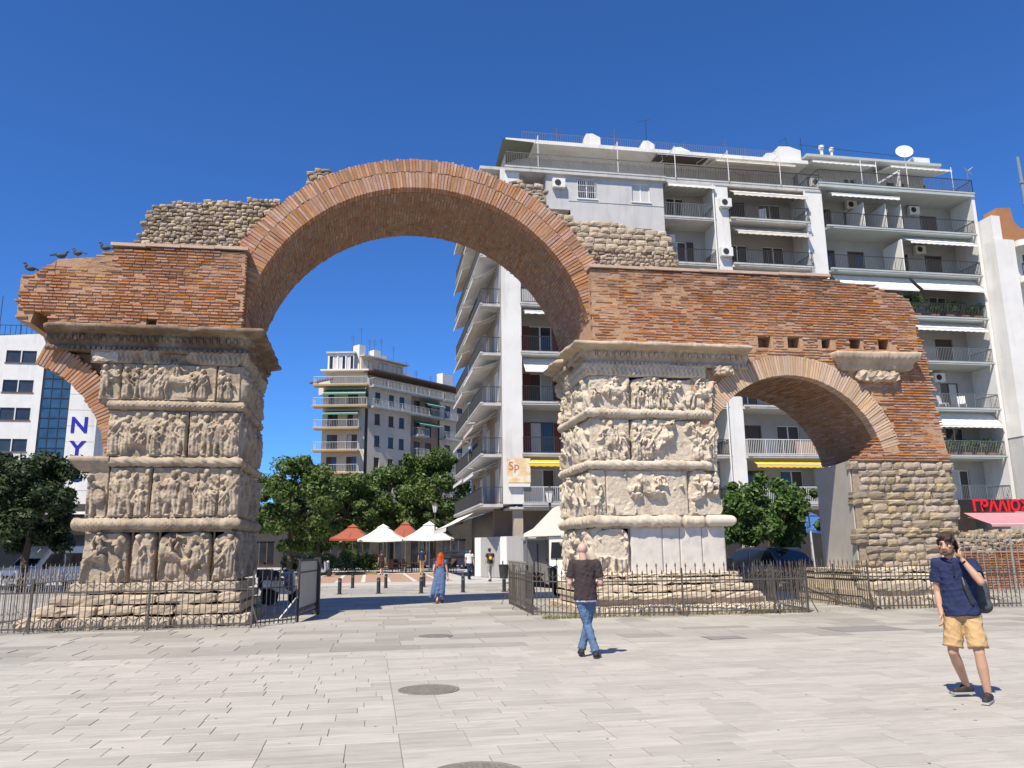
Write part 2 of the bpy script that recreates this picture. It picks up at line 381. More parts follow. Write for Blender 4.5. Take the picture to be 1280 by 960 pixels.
        if np.dot(np.cross(U, [0, 0, 1.]), N) < 0: Fq = Fq[:, ::-1]; Fs = Fs[:, ::-1]
        return mk(name, np.concatenate([V, SK]), np.concatenate([Fq, Fs]), mat, parent, smooth=True)

def sweep(name, path, prof, du, mat, parent, nprof, smooth=True, endround=0.0):
    """sweep a profile along a plan path (mitred corners). prof(u array, k)-> out, z arrays; outward is to the right of travel"""
    P = [Vector((p[0], p[1])) for p in path]
    st = []; u = 0
    nrm = []
    for a, b in zip(P[:-1], P[1:]):
        d = (b - a).normalized(); nrm.append(Vector((d.y, -d.x)))
    for i, (a, b) in enumerate(zip(P[:-1], P[1:])):
        L = (b - a).length; n = max(2, int(L / du))
        na = nrm[i] if i == 0 else (nrm[i - 1] + nrm[i]) / (1 + nrm[i - 1].dot(nrm[i]))
        nb = nrm[i] if i == len(nrm) - 1 else (nrm[i + 1] + nrm[i]) / (1 + nrm[i + 1].dot(nrm[i]))
        for k in range(n + (1 if i == len(nrm) - 1 else 0)):
            t = k / n
            q = nrm[i].copy()
            if i > 0 and t * L < .6: q = na.lerp(nrm[i], t * L / .6) if t * L < .6 else q
            if i < len(nrm) - 1 and (1 - t) * L < .6: q = nb.lerp(nrm[i], (1 - t) * L / .6)
            st.append((a.lerp(b, t), q, u + t * L))
        u += L
    us = np.array([s[2] for s in st]); out, z = prof(us)
    if endround:
        k = np.clip(np.minimum(us, us[-1] - us) / endround, 0, 1); k = np.sqrt(np.clip(1 - (1 - k) ** 2, 0, 1))
        zc = z.mean(axis=1, keepdims=True); out = out * k[:, None]; z = zc + (z - zc) * (k[:, None] * .9 + .1)
    V = np.zeros((len(st), nprof, 3))
    for i, (p, q, _) in enumerate(st):
        V[i, :, 0] = p.x + q.x * out[i]; V[i, :, 1] = p.y + q.y * out[i]; V[i, :, 2] = z[i]
    idx = np.arange(len(st) * nprof).reshape(len(st), nprof)
    Fq = np.stack([idx[:-1, :-1], idx[1:, :-1], idx[1:, 1:], idx[:-1, 1:]], -1).reshape(-1, 4)
    return mk(name, V.reshape(-1, 3), Fq, mat, parent, smooth=smooth)
def torus_prof(zc, r, seed, carve=.16, kind=0, wear=.25, n=13):
    g = np.random.default_rng(seed)
    th = np.linspace(-math.pi / 2 - .15, math.pi / 2 + .15, n)
    def prof(us):
        U = us[:, None]; T = th[None, :] * r
        if kind == 0: p = np.abs(np.sin(math.pi * (U / .12 + T / .11))) * np.abs(np.sin(math.pi * (U / .12 - T / .11)))
        elif kind == 1: p = .5 + .5 * np.sin(6.283 * (U / .26) + 2.5 * np.sin(T / r * 2)) * np.cos(T / .06)
        else: p = np.zeros_like(U + T)
        nz = fbm(g, len(us), n, 14, 3)
        nz2 = fbm(g, len(us), n, 5, 2)
        k = np.clip((nz - .35) * 5, 0, 1)
        R = r * (1 - carve + carve * 1.6 * p * k + carve * .6 * (1 - k) + (nz - .5) * wear + (nz2 - .5) * .14)
        return R * np.cos(th)[None, :] + .02, zc + R * np.sin(th)[None, :]
    return prof
def corn_prof(pts, seed, n=30, bands=(), wear=.05, chunk=1.6):
    g = np.random.default_rng(seed)
    o = np.array([p[0] for p in pts]); z = np.array([p[1] for p in pts])
    d = np.concatenate([[0], np.cumsum(np.hypot(np.diff(o), np.diff(z)))]); s = np.linspace(0, d[-1], n)
    o = np.interp(s, d, o); z = np.interp(s, d, z)
    def prof(us):
        U = us[:, None]; O = np.repeat(o[None, :], len(us), 0); Z = np.repeat(z[None, :], len(us), 0)
        for (za, zb, per, amp) in bands:
            k = np.clip(1 - np.abs((Z - (za + zb) / 2) / ((zb - za) / 2)) ** 4, 0, 1)
            O = O + amp * k * (np.abs(np.sin(math.pi * U / per + .6 * np.sin(Z * 30))) - .5)
        nz = fbm(g, len(us), n, 22, 4); n2 = fbm(g, len(us), n, 4, 2)
        O = O + (nz - .5) * wear * 1.6 + (n2 - .5) * .035
        Z = Z + (nz[:, ::-1] - .5) * .04
        ck = fbm(g, len(us), n, 40, 3); O = np.where(ck < .36, O - (.36 - ck) * chunk, O)
        return O, Z
    return prof
# ================================================================== GROUND
def joint_mat():
    return M('paving_joint', (.27, .255, .225), (.21, .20, .18), 3, .95, .4, 30)
m_joint = joint_mat()
g = MB(); g.add([(-900, -300, -.035), (900, -300, -.035), (900, 1500, -.035), (-900, 1500, -.035)], [(0, 1, 2, 3)])
ground = g.build('ground', M('street_ground', (.30, .29, .275), (.24, .235, .225), .6, .9, .2, 12, c3=(.36, .35, .33), c3scale=.15)); tag(ground, kind='structure')
def marble(name, a, b, c, orand=.0, island=.0, vein=1.0):
    """banded grey-white marble: long streaks and thin darker veins"""
    ma = M(name, a, b, 1.3, .62, .15, 40, island=island, orand=orand, stretch=(1.2, 9, 1), c3=c, c3scale=1.6, c3amt=.5 * vein, spec=.35, c4=(.24, .22, .19), c4scale=(.55, .9, 1), c4amt=.42, c4lo=.5, c4hi=.75)
    return ma
m_slab = marble('plaza_marble', (.445, .42, .37), (.375, .352, .312), (.27, .255, .228), orand=.09)
m_slab_i = marble('plaza_marble_far', (.445, .42, .37), (.375, .352, .312), (.275, .26, .232), island=.09)
m_slab2 = marble('old_grey_paving', (.36, .34, .30), (.295, .28, .25), (.42, .385, .325), island=.2)
plaza = MB().box(-30, 40, 2.0, 14.42, -.034, -.008).build('plaza', m_joint); tag(plaza, kind='structure')
forec = MB().box(-30, 40, 14.43, 41.5, -.034, -.010).build('forecourt', m_joint); tag(forec, kind='structure')
rg = random.Random(5)
def slab_mesh(L, W, name, mat):
    b = .003; t = .03
    v = [(-L/2, -W/2, -t), (L/2, -W/2, -t), (L/2, W/2, -t), (-L/2, W/2, -t),
         (-L/2, -W/2, -b), (L/2, -W/2, -b), (L/2, W/2, -b), (-L/2, W/2, -b),
         (-L/2 + b, -W/2 + b, 0), (L/2 - b, -W/2 + b, 0), (L/2 - b, W/2 - b, 0), (-L/2 + b, W/2 - b, 0)]
    f = [(0, 1, 5, 4), (1, 2, 6, 5), (2, 3, 7, 6), (3, 0, 4, 7), (4, 5, 9, 8), (5, 6, 10, 9), (6, 7, 11, 10), (7, 4, 8, 11), (8, 9, 10, 11)]
    me = D.meshes.new(name); me.from_pydata(v, [], f); me.update(); me.materials.append(mat); return me, v, f
manholes = [(.74, 10.27, .37), (1.32, 16.47, .34), (.83, 6.42, .37)]
sqcov = [(9.87, 15.37, .75, .5), (6.53, 14.64, .35, .25)]
ROW = .335
slab_list = []
yy = 4.3; k = 0
while yy + ROW < 14.41:
    x = -9 - rg.random() * .6
    while x < 17:
        L = rg.choice([.48, .6, .6, .7, .82])
        x1 = x + L
        if x < .3 < x1 and abs(x1 - .3) > .001:
            if .3 - x < .2: x1 = .3 if .3 - x > .08 else x1
            else: x1 = .3
        cx, cy = (x + x1) / 2, yy + ROW / 2
        # inside the view cone only
        ax = cx * math.cos(YAW) - cy * math.sin(YAW); ay = cx * math.sin(YAW) + cy * math.cos(YAW)
        if abs(ax) < .72 * ay + .9:
            slab_list.append((ay, cx, cy, x1 - x - .007, ROW - .008))
        x = x1
    yy += ROW; k += 1
slab_list.sort()
cache = {}
far = MB()
for i, (ay, cx, cy, L, W) in enumerate(slab_list):
    if any((cx - a) ** 2 + (cy - b) ** 2 < (r * .55) ** 2 for a, b, r in manholes): pass
    key = round(L, 3)
    if key not in cache: cache[key] = slab_mesh(key, W, 'paving_slab', m_slab)
    me, v, f = cache[key]
    dz = rg.uniform(-.0025, .0025); tx, ty = rg.gauss(0, .0012), rg.gauss(0, .0018)
    if i < 300:
        o = inst(me, 'paving_slab', plaza, (cx, cy, dz), (ty, tx, 0))
    else:
        far.add([(cx + a, cy + b, c + dz + a * tx + b * ty) for a, b, c in v], f)
far.build('paving_slabs_beyond', m_slab_i, plaza, kind='stuff')
fb = MB(); yy = 14.45
while yy < 41:
    W = rg.choice([.5, .62, .75]) if yy < 30 else rg.choice([.8, 1.1])
    x = -16 - rg.random()
    while x < 27:
        L = rg.choice([.7, .95, 1.2, 1.5]) * (1 if yy < 30 else 1.5)
        me = None; b = .008; dz = rg.uniform(-.004, .004) - .002
        if yy + W < 41.4:
            X0, X1, Y0, Y1 = x + .004, x + L - .006, yy + .004, yy + W - .006
            fb.add([(X0, Y0, -.03), (X1, Y0, -.03), (X1, Y1, -.03), (X0, Y1, -.03), (X0 + b, Y0 + b, dz), (X1 - b, Y0 + b, dz), (X1 - b, Y1 - b, dz), (X0 + b, Y1 - b, dz)],
                   [(0, 1, 5, 4), (1, 2, 6, 5), (2, 3, 7, 6), (3, 0, 4, 7), (4, 5, 6, 7)])
        x += L
    yy += W
fb.build('old_paving_slabs', m_slab2, forec, kind='stuff')
# street beyond: carriageway strip, light setts, red-brown striped square
m_asph = M('street_paving', (.42, .415, .40), (.36, .355, .345), 2, .9, .2, 15, c3=(.47, .46, .44), c3scale=.4)
tag(MB().box(-30, 60, 41.5, 120, -.034, -.006).build('street', m_asph), kind='structure')
m_redp = M('red_brown_paving', (.33, .20, .14), (.38, .25, .18), 1.5, .9, .2, 15)
rp = MB().box(-5.5, 4.6, 45.5, 61, -.03, .004).build('striped_square', m_redp); tag(rp, kind='structure')
m_pale = M('pale_stone_strip', (.55, .53, .49), (.48, .46, .43), 2, .85, .1, 20)
for i in range(7):
    x = -4.6 + i * 1.42
    s_ = MB().box(x - .11, x + .11, 45.6, 60.9, .0, .009).build('stone_strip', m_pale, rp)
kerb = MB()
for i in range(16): kerb.box(-8 + i * 1.0 + .006, -7 + i * 1.0 - .006, 41.2, 41.5, -.02, .10 if i > 20 else .03)
tag(kerb.build('street_kerb', m_pale), kind='structure')
# manholes
m_iron = M('cast_iron_cover', (.25, .23, .20), (.16, .148, .13), 14, .65, .5, 60, metal=.15)
mh_lab = ['round cast iron manhole cover in the pale paving, midway to the arch', 'round manhole cover in the grey paving before the main opening', 'round grooved manhole cover ringed by broken paving']
for (a, b, r), lab in zip(manholes, mh_lab):
    t = thing('manhole_cover', lab, 'manhole cover', (a, b, 0))
    mb = MB().lathe((0, 0, 0), [(r, -.02), (r, .006), (r - .03, .009), (r - .035, .005), (r - .05, .005)], 40).build('frame', m_iron, t, local=True)
    q = MB(); q.lathe((0, 0, 0), [(r - .052, -.01), (r - .052, .007)], 40)
    nb = 15
    for i in range(nb):
        x = -r + .07 + (2 * r - .14) * i / (nb - 1); h = math.sqrt(max(0, (r - .06) ** 2 - x * x))
        if h > .05: q.box(x - .009, x + .009, -h, h, .007, .013)
    q.build('lid', m_iron, t, local=True)
for (a, b, w_, d_), lab in zip(sqcov, ['large rectangular grey service cover set in the paving', 'small rectangular dark service cover set in the paving']):
    t = thing('service_cover', lab, 'service cover', (a, b, 0))
    MB().box(-w_, w_, -d_, d_, -.02, .004).build('frame', m_iron, t, local=True)
    MB().box(-w_ + .03, w_ - .03, -d_ + .03, d_ - .03, -.01, .007).build('lid', M('worn_cover', (.24, .235, .22), (.19, .185, .175), 5, .8, .3, 40), t, local=True)

sp0 = MB()
for i in range(150):
    y = rg.uniform(5.0, 14); x = rg.uniform(-5, 10); r = rg.choice([.007, .010, .013, .018]); a = rg.random() * 6; vs_ = [(x + r * math.cos(a + j * 1.047) * rg.uniform(.7, 1.2), y + r * math.sin(a + j * 1.047) * rg.uniform(.7, 1.2), .0045) for j in range(6)]
    sp0.add(vs_, [(0, 1, 2, 3, 4, 5)])
sp0.build('trodden_gum', M('trodden_gum', (.22, .21, .195), (.30, .285, .265), 3, .9), plaza, kind='stuff')
# ================================================================== TRIUMPHAL ARCH
YF, YB = 20.9, 24.9
AR = (1.3, 6.95)          # centre of the main arch in x, z
arch = thing('triumphal_arch', 'ruined triumphal arch of brick and carved marble piers', 'triumphal arch', (1.3, 20.9, 0))
rb = random.Random(11)
def bricks(mb, x0, x1, z0, z1, yf, inside, course=.08, bh=.041, erode=None, dep=.12):
    z = z0
    while z < z1 - .02:
        ch = course * rb.uniform(.92, 1.08)
        x = x0 - rb.random() * .35
        while x < x1:
            L = rb.uniform(.15, .32); xa, xb = x + .008, x + L - .010
            if rb.random() > .012 and inside(xa + .03, z + .03) and inside(xb - .03, z + .03):
                e = (erode(x, z) if erode else 0) + rb.uniform(-.012, .012)
                if rb.random() < .09: e += .025
                e = max(e, -.03)
                h = bh * rb.uniform(.85, 1.15); t = rb.uniform(-.008, .008)
                j = [rb.uniform(-.006, .006) for _ in range(4)]
                y0 = yf + e
                mb.add([(xa, y0 + j[0], z), (xb, y0 + j[1], z + t), (xb, y0 + j[2], z + h + t), (xa, y0 + j[3], z + h), (xa, yf + dep, z), (xb, yf + dep, z + t), (xb, yf + dep, z + h + t), (xa, yf + dep, z + h)],
                       [(0, 1, 2, 3), (1, 5, 6, 2), (5, 4, 7, 6), (4, 0, 3, 7), (3, 2, 6, 7), (4, 5, 1, 0)])
            x += L
        z += ch
def inpoly(poly):
    def f(x, z):
        c = False; n = len(poly)
        for i in range(n):
            (xa, za), (xb, zb) = poly[i], poly[(i + 1) % n]
            if (za > z) != (zb > z) and x < (xb - xa) * (z - za) / (zb - za) + xa: c = not c
        return c
    return f
_ng = np.random.default_rng(3); _ER = fbm(_ng, 400, 240, 26, 4)
def erode(x, z): return (_ER[int((x + 10) / .08) % 400, int(z / .06) % 240] - .5) * .13
def ring_bricks(n, a0, a1, cx, cz, r0, r1, y0, y1, thick, jit=.012):
    """oriented bricks of an arch ring, one at a time"""
    for i in range(n):
        a = a0 + (a1 - a0) * (i + .5) / n
        rad = Vector((math.cos(a), 0, math.sin(a))); tan = Vector((-math.sin(a), 0, math.cos(a)))
        ra = r0 + rb.uniform(-jit, jit) * .6; rc = r1 + rb.uniform(-jit, jit)
        yy = y0 + rb.uniform(-.012, .014)
        yield Vector((cx, 0, cz)) + rad * (ra + rc) / 2 + Vector((0, (yy + y1) / 2, 0)), rad * (rc - ra) / 2, Vector((0, (y1 - yy) / 2, 0)), tan * thick / 2 * rb.uniform(.85, 1.1), a
# ---- main ring
YR = 21.22
ring = MB()
N_ = 96; a0, a1 = math.radians(2.5), math.radians(177.5)
def annulus(mb, cx, cz, r0, r1, y0, y1, a0, a1, n):
    vs = []; fs = []
    for i in range(n + 1):
        a = a0 + (a1 - a0) * i / n
        for (r, y) in ((r0, y0), (r1, y0), (r1, y1), (r0, y1)): vs.append((cx + r * math.cos(a), y, cz + r * math.sin(a)))
    for i in range(n):
        b = i * 4
        for k in range(4): fs.append((b + k, b + (k + 1) % 4, b + 4 + (k + 1) % 4, b + 4 + k))
    fs += [(0, 1, 2, 3), (n * 4 + 3, n * 4 + 2, n * 4 + 1, n * 4)]
    mb.add(vs, fs)
annulus(ring, AR[0], AR[1], 4.815, 5.62, YR + .014, YB - .03, a0, a1, N_)
ringo = ring.build('arch_ring', m_mortar, arch)
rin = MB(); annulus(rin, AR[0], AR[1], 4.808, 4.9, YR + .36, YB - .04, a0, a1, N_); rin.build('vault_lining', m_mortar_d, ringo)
ub = MB().box(-.5, .5, -.5, .5, -.5, .5); ubm = D.meshes.new('voussoir_brick'); ubm.from_pydata(ub.v, [], ub.f); ubm.update(); ubm.materials.append(m_brick_v); ubs = ubm.copy(); ubs.materials.clear(); ubs.materials.append(m_brick_s)
def place_brick(c, ra, dy, ta, parent, name='voussoir_brick', me=None):
    o = D.objects.new(name, me or ubm); COL.objects.link(o); o.parent = parent
    L = ORG[parent.name]
    mm = Matrix.Identity(4)
    for i in range(3): mm[i][0] = ra[i] * 2; mm[i][1] = dy[i] * 2; mm[i][2] = ta[i] * 2; mm[i][3] = c[i] - L[i]
    o.matrix_local = mm; return o
for c, ra, dy, ta, a in ring_bricks(168, a0, a1, AR[0], AR[1], 4.8, 5.26, YR, YR + .32, .070): place_brick(c, ra, dy, ta, ringo)
mo = MB()
for c, ra, dy, ta, a in ring_bricks(186, a0, a1, AR[0], AR[1], 5.29, 5.68, YR + .004, YR + .35, .072, .03):
    if rb.random() > .015:
        # the outer edge is broken here and there
        if rb.random() < .2: ra = ra * .9; c = c - ra * .1
        mo.obox(c, ra, dy, ta)
for c, ra, dy, ta, a in ring_bricks(186, a0, a1, AR[0], AR[1], 5.1, 5.68, YB - .4, YB, .062, .03): mo.obox(c, ra, dy, ta)
mo.build('outer_ring_bricks', m_brick_i, ringo, kind='stuff')
sf = MB()
def soffit(mb, cx, cz, r, a0, a1, y0, y1, n, thick):
    for i in range(n):
        a = a0 + (a1 - a0) * (i + .5) / n
        rad = Vector((math.cos(a), 0, math.sin(a))); tan = Vector((-math.sin(a), 0, math.cos(a)))
        y = y0 - rb.random() * .3
        while y < y1:
            L = rb.uniform(.26, .4); ya, yb = max(y, y0), min(y + L - .01, y1)
            if yb - ya > .06 and rb.random() > .03:
                e = rb.uniform(-.014, .014)
                mb.obox(Vector((cx, (ya + yb) / 2, cz)) + rad * (r + .08 + e), rad * .08, (0, (yb - ya) / 2, 0), tan * thick / 2 * rb.uniform(.85, 1.1))
            y += L
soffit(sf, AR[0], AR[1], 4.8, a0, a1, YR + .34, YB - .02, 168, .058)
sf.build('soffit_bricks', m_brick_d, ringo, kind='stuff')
# ---- brick walls
def holewall(mb, X0, X1, Z0, Z1, y, holes, depth=.5, thick=None):
    xs = sorted({X0, X1} | {h[0] for h in holes} | {h[1] for h in holes}); zs = sorted({Z0, Z1} | {h[2] for h in holes} | {h[3] for h in holes})
    for a, b in zip(xs[:-1], xs[1:]):
        for c, d in zip(zs[:-1], zs[1:]):
            if not any(h[0] <= a + 1e-6 and h[1] >= b - 1e-6 and h[2] <= c + 1e-6 and h[3] >= d - 1e-6 for h in holes):
                mb.add([(a, y, c), (b, y, c), (b, y, d), (a, y, d)], [(0, 1, 2, 3)])
    for (a, b, c, d) in holes:
        mb.add([(a, y, c), (b, y, c), (b, y, d), (a, y, d), (a, y + depth, c), (b, y + depth, c), (b, y + depth, d), (a, y + depth, d)],
               [(0, 4, 5, 1), (1, 5, 6, 2), (2, 6, 7, 3), (3, 7, 4, 0), (4, 7, 6, 5)])
# right wall: above the cornice, round the small arch
SA = (11.85, 3.7, 2.79)
holesR = [(10.95, 11.35, 7.30, 7.64), (11.88, 12.26, 7.32, 7.66), (12.96, 13.24, 7.34, 7.64), (13.86, 14.22, 7.36, 7.7), (14.8, 15.14, 7.36, 7.7)]
top_r = [(5.98, 9.5), (13.4, 9.58), (13.9, 9.42), (15.0, 9.4), (15.3, 9.22), (15.75, 9.16), (16.05, 8.95), (16.2, 8.6)]
flare = [(16.8, 4.05), (13.5, 4.05), (13.75, 4.25), (14.25, 4.62)]
arc = [(SA[0] + (SA[2] + .62) * math.cos(a), SA[1] + (SA[2] + .62) * math.sin(a)) for a in np.radians(np.arange(25, 146, 8))]
polyR = top_r + flare + arc + [(9.0, 5.6), (5.98, 6.9)]
inR = inpoly(polyR)
def insR(x, z):
    if any(h[0] - .04 < x < h[1] + .04 and h[2] - .03 < z < h[3] - .01 for h in holesR): return False
    if z < 7.2 and x < 10.6: return math.hypot(x - SA[0], z - SA[1]) > SA[2] + .55 and x > 9.3 and z > 4.3
    return inR(x, z)
mbk = MB(); bricks(mbk, 5.98, 16.9, 4.05, 9.62, YF, insR, erode=lambda x, z: erode(x, z) * (1 if x < 13 else 1.3))
core = MB()
holewall(core, 6.0, 16.12, 7.1, 8.55, YF + .018, holesR, .45)
core.prism([(6.0, 8.55), (16.15, 8.55), (16.0, 8.92), (15.7, 9.1), (15.25, 9.16), (13.4, 9.5), (6.0, 9.45)], YF + .018, YB)
core.add([(6.0, YF + .018, 7.1), (6.0, YB, 7.1), (6.0, YB, 8.55), (6.0, YF + .018, 8.55)], [(0, 1, 2, 3)])
core.add([(16.12, YF + .018, 7.1), (16.12, 24.2, 7.1), (16.12, 24.2, 8.55), (16.12, YF + .018, 8.55)], [(0, 1, 2, 3)])
def fan(mb, cx, cz, r, out, y):
    n = len(out)
    for i in range(n - 1): pass
arcp = [(SA[0] + (SA[2] + .3) * math.cos(a), SA[1] + (SA[2] + .3) * math.sin(a)) for a in np.radians(np.arange(16, 171, 7))]
outer = []
for (x, z) in arcp:
    a = math.atan2(z - SA[1], x - SA[0])
    outer.append((x, 7.1))
for i in range(len(arcp) - 1):
    (xa, za), (xb, zb) = arcp[i], arcp[i + 1]
    core.add([(xa, YF + .018, za), (xa, YF + .018, 7.1), (xb, YF + .018, 7.1), (xb, YF + .018, zb)], [(0, 1, 2, 3)])
xr = arcp[0][0]
core.add([(xr, YF + .018, 7.1), (16.2, YF + .018, 7.1), (16.72, YF + .018, 4.05), (13.6, YF + .018, 4.05), (14.3, YF + .018, 4.5), arcp[0][:1] + (YF + .018,) + arcp[0][1:]], [(0, 1, 2, 3, 4, 5)])
core.add([(16.12, YF + .018, 7.1), (16.12, 24.2, 7.1), (16.7, 24.2, 4.05), (16.7, YF + .018, 4.05)], [(0, 1, 2, 3)])
wr = core.build('brick_wall', m_mortar, arch); wr['label'] = 'long brick wall with a row of square holes'
mbk.build('wall_bricks', m_brick, wr, kind='stuff')
cap = MB()
for i in range(9):
    xa = 5.95 + i * .83; zz = 9.5 + .008 * i
    cap.box(xa, xa + .82, YF - .05 + rb.uniform(-.02, .02), YF + .5, zz - .01, zz + .07)
cap.build('capping_course', M('capping_mortar', (.52, .38, .29), (.42, .3, .22), 3, .9, .4, 30), wr)
# small arch ring
sr = MB(); annulus(sr, SA[0], SA[1], SA[2] + .018, SA[2] + .5, YF - .016, 24.2, math.radians(10), math.radians(158), 60)
sro = sr.build('arch_ring', m_mortar, arch); rin = MB(); annulus(rin, SA[0], SA[1], SA[2] + .010, SA[2] + .1, YF + .32, 24.19, math.radians(10), math.radians(158), 60); rin.build('vault_lining', m_mortar_d, sro); sro['label'] = 'ring of the small side arch'
for c, ra, dy, ta, a in ring_bricks(92, math.radians(14), math.radians(150), SA[0], SA[1], SA[2], SA[2] + .58, YF - .03, YF + .3, .060): place_brick(c, ra, dy, ta, sro, me=ubs)
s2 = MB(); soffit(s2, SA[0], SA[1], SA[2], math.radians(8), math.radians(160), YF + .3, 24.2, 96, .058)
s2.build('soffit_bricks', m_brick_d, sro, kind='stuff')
# left wall
polyL = [(-8.83, 7.35), (-8.83, 8.5), (-8.5, 8.62), (-8.35, 8.78), (-8.1, 9.0), (-7.45, 9.1), (-7.0, 9.2), (-6.75, 9.38), (-3.4, 9.5), (-3.4, 7.1), (-8.0, 7.1), (-8.05, 7.55), (-8.4, 7.62), (-8.45, 7.3)]
inL = inpoly(polyL); holesL = [(-5.75, -5.5, 7.3, 7.52)]
mbk = MB(); bricks(mbk, -8.85, -3.35, 7.12, 9.5, YF, lambda x, z: inL(x, z) and not (-5.78 < x < -5.46 and 7.26 < z < 7.5), erode=lambda x, z: erode(x + 40, z) * (1 if x > -7.5 else 2))
core = MB(); holewall(core, -8.0, -3.42, 7.1, 7.6, YF + .018, holesL, .4)
core.prism([(-8.0, 7.6), (-3.42, 7.6), (-3.42, 9.44), (-6.7, 9.3), (-7.0, 9.12), (-8.0, 9.0)], YF + .018, YB)
core.prism([(-8.78, 7.4), (-8.45, 7.32), (-8.38, 7.66), (-8.02, 7.6), (-8.02, 8.95), (-8.45, 8.6), (-8.78, 8.46)], YF + .018, 23.4)
core.add([(-3.42, YF + .018, 7.1), (-3.42, YB, 7.1), (-3.42, YB, 7.6), (-3.42, YF + .018, 7.6)], [(0, 1, 2, 3)])
wl = core.build('brick_wall', m_mortar, arch); wl['label'] = 'brick wall with a broken overhanging end'
mbk.build('wall_bricks', m_brick, wl, kind='stuff')
# its return beside the big ring
rs = MB(); z = 7.3
while z < 9.42:
    y = YF + .02
    while y < YR + .1:
        rs.box(-3.45, -3.385 + rb.uniform(-.01, .01), y, min(y + .3, YR + .1), z, z + .05); y += .31
    z += .083
rs.build('return_bricks', m_brick, wl, kind='stuff')
cap = MB()
for i in range(4): cap.box(-6.75 + i * .85, -5.91 + i * .85, YF - .05 + rb.uniform(-.02, .02), YF + .6, 9.44 + .015 * i, 9.52 + .015 * i)
cap.build('capping_course', D.materials['capping_mortar'], wl)
# ---- rubble masonry above
def stone_mesh(seed, mat, name='stone'):
    g = random.Random(seed); n = 4
    vs = []; fs = []
    def bulge(u, v): return .75 * (1 - abs(2 * u - 1) ** 2.5) * (1 - abs(2 * v - 1) ** 2.5) + g.uniform(0, .35)
    cut = [g.uniform(.0, .12) for _ in range(4)]
    for i in range(n):
        for j in range(n):
            u, v = i / (n - 1), j / (n - 1)
            x, z = u - .5, v - .5
            ci = (1 if u > .5 else 0) + (2 if v > .5 else 0)
            if i in (0, n - 1) and j in (0, n - 1): x *= 1 - cut[ci]; z *= 1 - cut[ci] * .8
            x += g.uniform(-.035, .035); z += g.uniform(-.05, .05)
            vs.append((x, -.32 - .2 * bulge(u, v), z))
    for i in range(n - 1):
        for j in range(n - 1): fs.append((i * n + j, (i + 1) * n + j, (i + 1) * n + j + 1, i * n + j + 1))
    bd = [i * n for i in range(n)] + [(n - 1) * n + j for j in range(1, n)] + [i * n + n - 1 for i in range(n - 2, -1, -1)] + [j for j in range(n - 2, 0, -1)]
    k = len(bd); b0 = len(vs)
    for q in bd: vs.append((vs[q][0] * .96, .5, vs[q][2] * .96))
    for i in range(k): fs.append((bd[i], b0 + i, b0 + (i + 1) % k, bd[(i + 1) % k]))
    me = D.meshes.new(name); me.from_pydata(vs, [], fs); me.update(); me.materials.append(mat)
    me.polygons.foreach_set('use_smooth', [False for i in range(len(fs))])
    return me
st_r = [stone_mesh(100 + i, m_rubble) for i in range(9)]
st_a = [stone_mesh(200 + i, m_ashlar) for i in range(7)]
st_i = [stone_mesh(300 + i, m_rubble_i) for i in range(9)]
def rubble(x0, x1, z0, z1, inside, yf, hr, wr_, templates, parent=None, mb=None, dep=.22, gap=.02, yfn=None, pack=1.0):
    z = z0
    while z < z1:
        h = rb.uniform(*hr); x = x0 - rb.random() * wr_[0]
        while x < x1:
            wd = rb.uniform(*wr_); hh = h * (rb.uniform(.8, 1.12) if mb is None else rb.uniform(.6, 1.25)); cz = z + h / 2 + rb.uniform(-.12, .12) * h * (1 if mb is None else 1.8)
            if inside(x + wd * .5, cz) and inside(x + wd * .12, cz) and inside(x + wd * .88, cz):
                me = rb.choice(templates); yo = yf + rb.uniform(-.03, .03)
                sc = ((wd - gap) * 1.06 * pack, dep, (hh - gap) * 1.14 * pack); rot = rb.gauss(0, .035 if mb is None else .12)
                c = (x + wd / 2, yo + dep / 2, cz)
                if mb is None: inst(me, 'stone', parent, c, (0, rot, 0), sc)
                else:
                    cr, sr_ = math.cos(rot), math.sin(rot)
                    mb.add([(c[0] + p.co.x * sc[0] * cr + p.co.z * sc[2] * sr_, c[1] + p.co.y * sc[1], c[2] - p.co.x * sc[0] * sr_ + p.co.z * sc[2] * cr) for p in me.vertices], [tuple(p.vertices) for p in me.polygons])
            x += wd
        z += h
def outring(x, z): return math.hypot(x - AR[0], z - AR[1]) > 5.66
YU = 21.45
m_rubmortar = M('rubble_mortar', (.36, .285, .20), (.26, .195, .135), 6, .95, .9, 20)
# left haunch
pl = [(-6.45, 9.48), (-6.3, 10.2), (-6.12, 10.82), (-5.6, 10.95), (-4.4, 11.12), (-2.75, 11.3), (-2.6, 11.1), (-3.4, 10.0), (-3.7, 9.48)]
il = inpoly(pl)
hl = MB(); hl.prism([(-6.38, 9.4), (-6.05, 10.74), (-5.6, 10.88), (-4.4, 11.05), (-2.55, 11.18), (-3.3, 10.1), (-3.75, 9.4)], YU + .1, YB)
hlo = hl.build('rubble_wall', m_rubmortar, arch); hlo['label'] = 'block of rubble masonry beside the shoulder of the big ring'
mm_ = MB(); rubble(-6.5, -2.4, 9.5, 11.35, lambda x, z: il(x, z) and outring(x, z), YU, (.085, .13), (.11, .24), st_i, mb=mm_, dep=.2, gap=.012, pack=.95)
mm_.build('rubble_stones', m_rubble_i, hlo, smooth=False, kind='stuff')
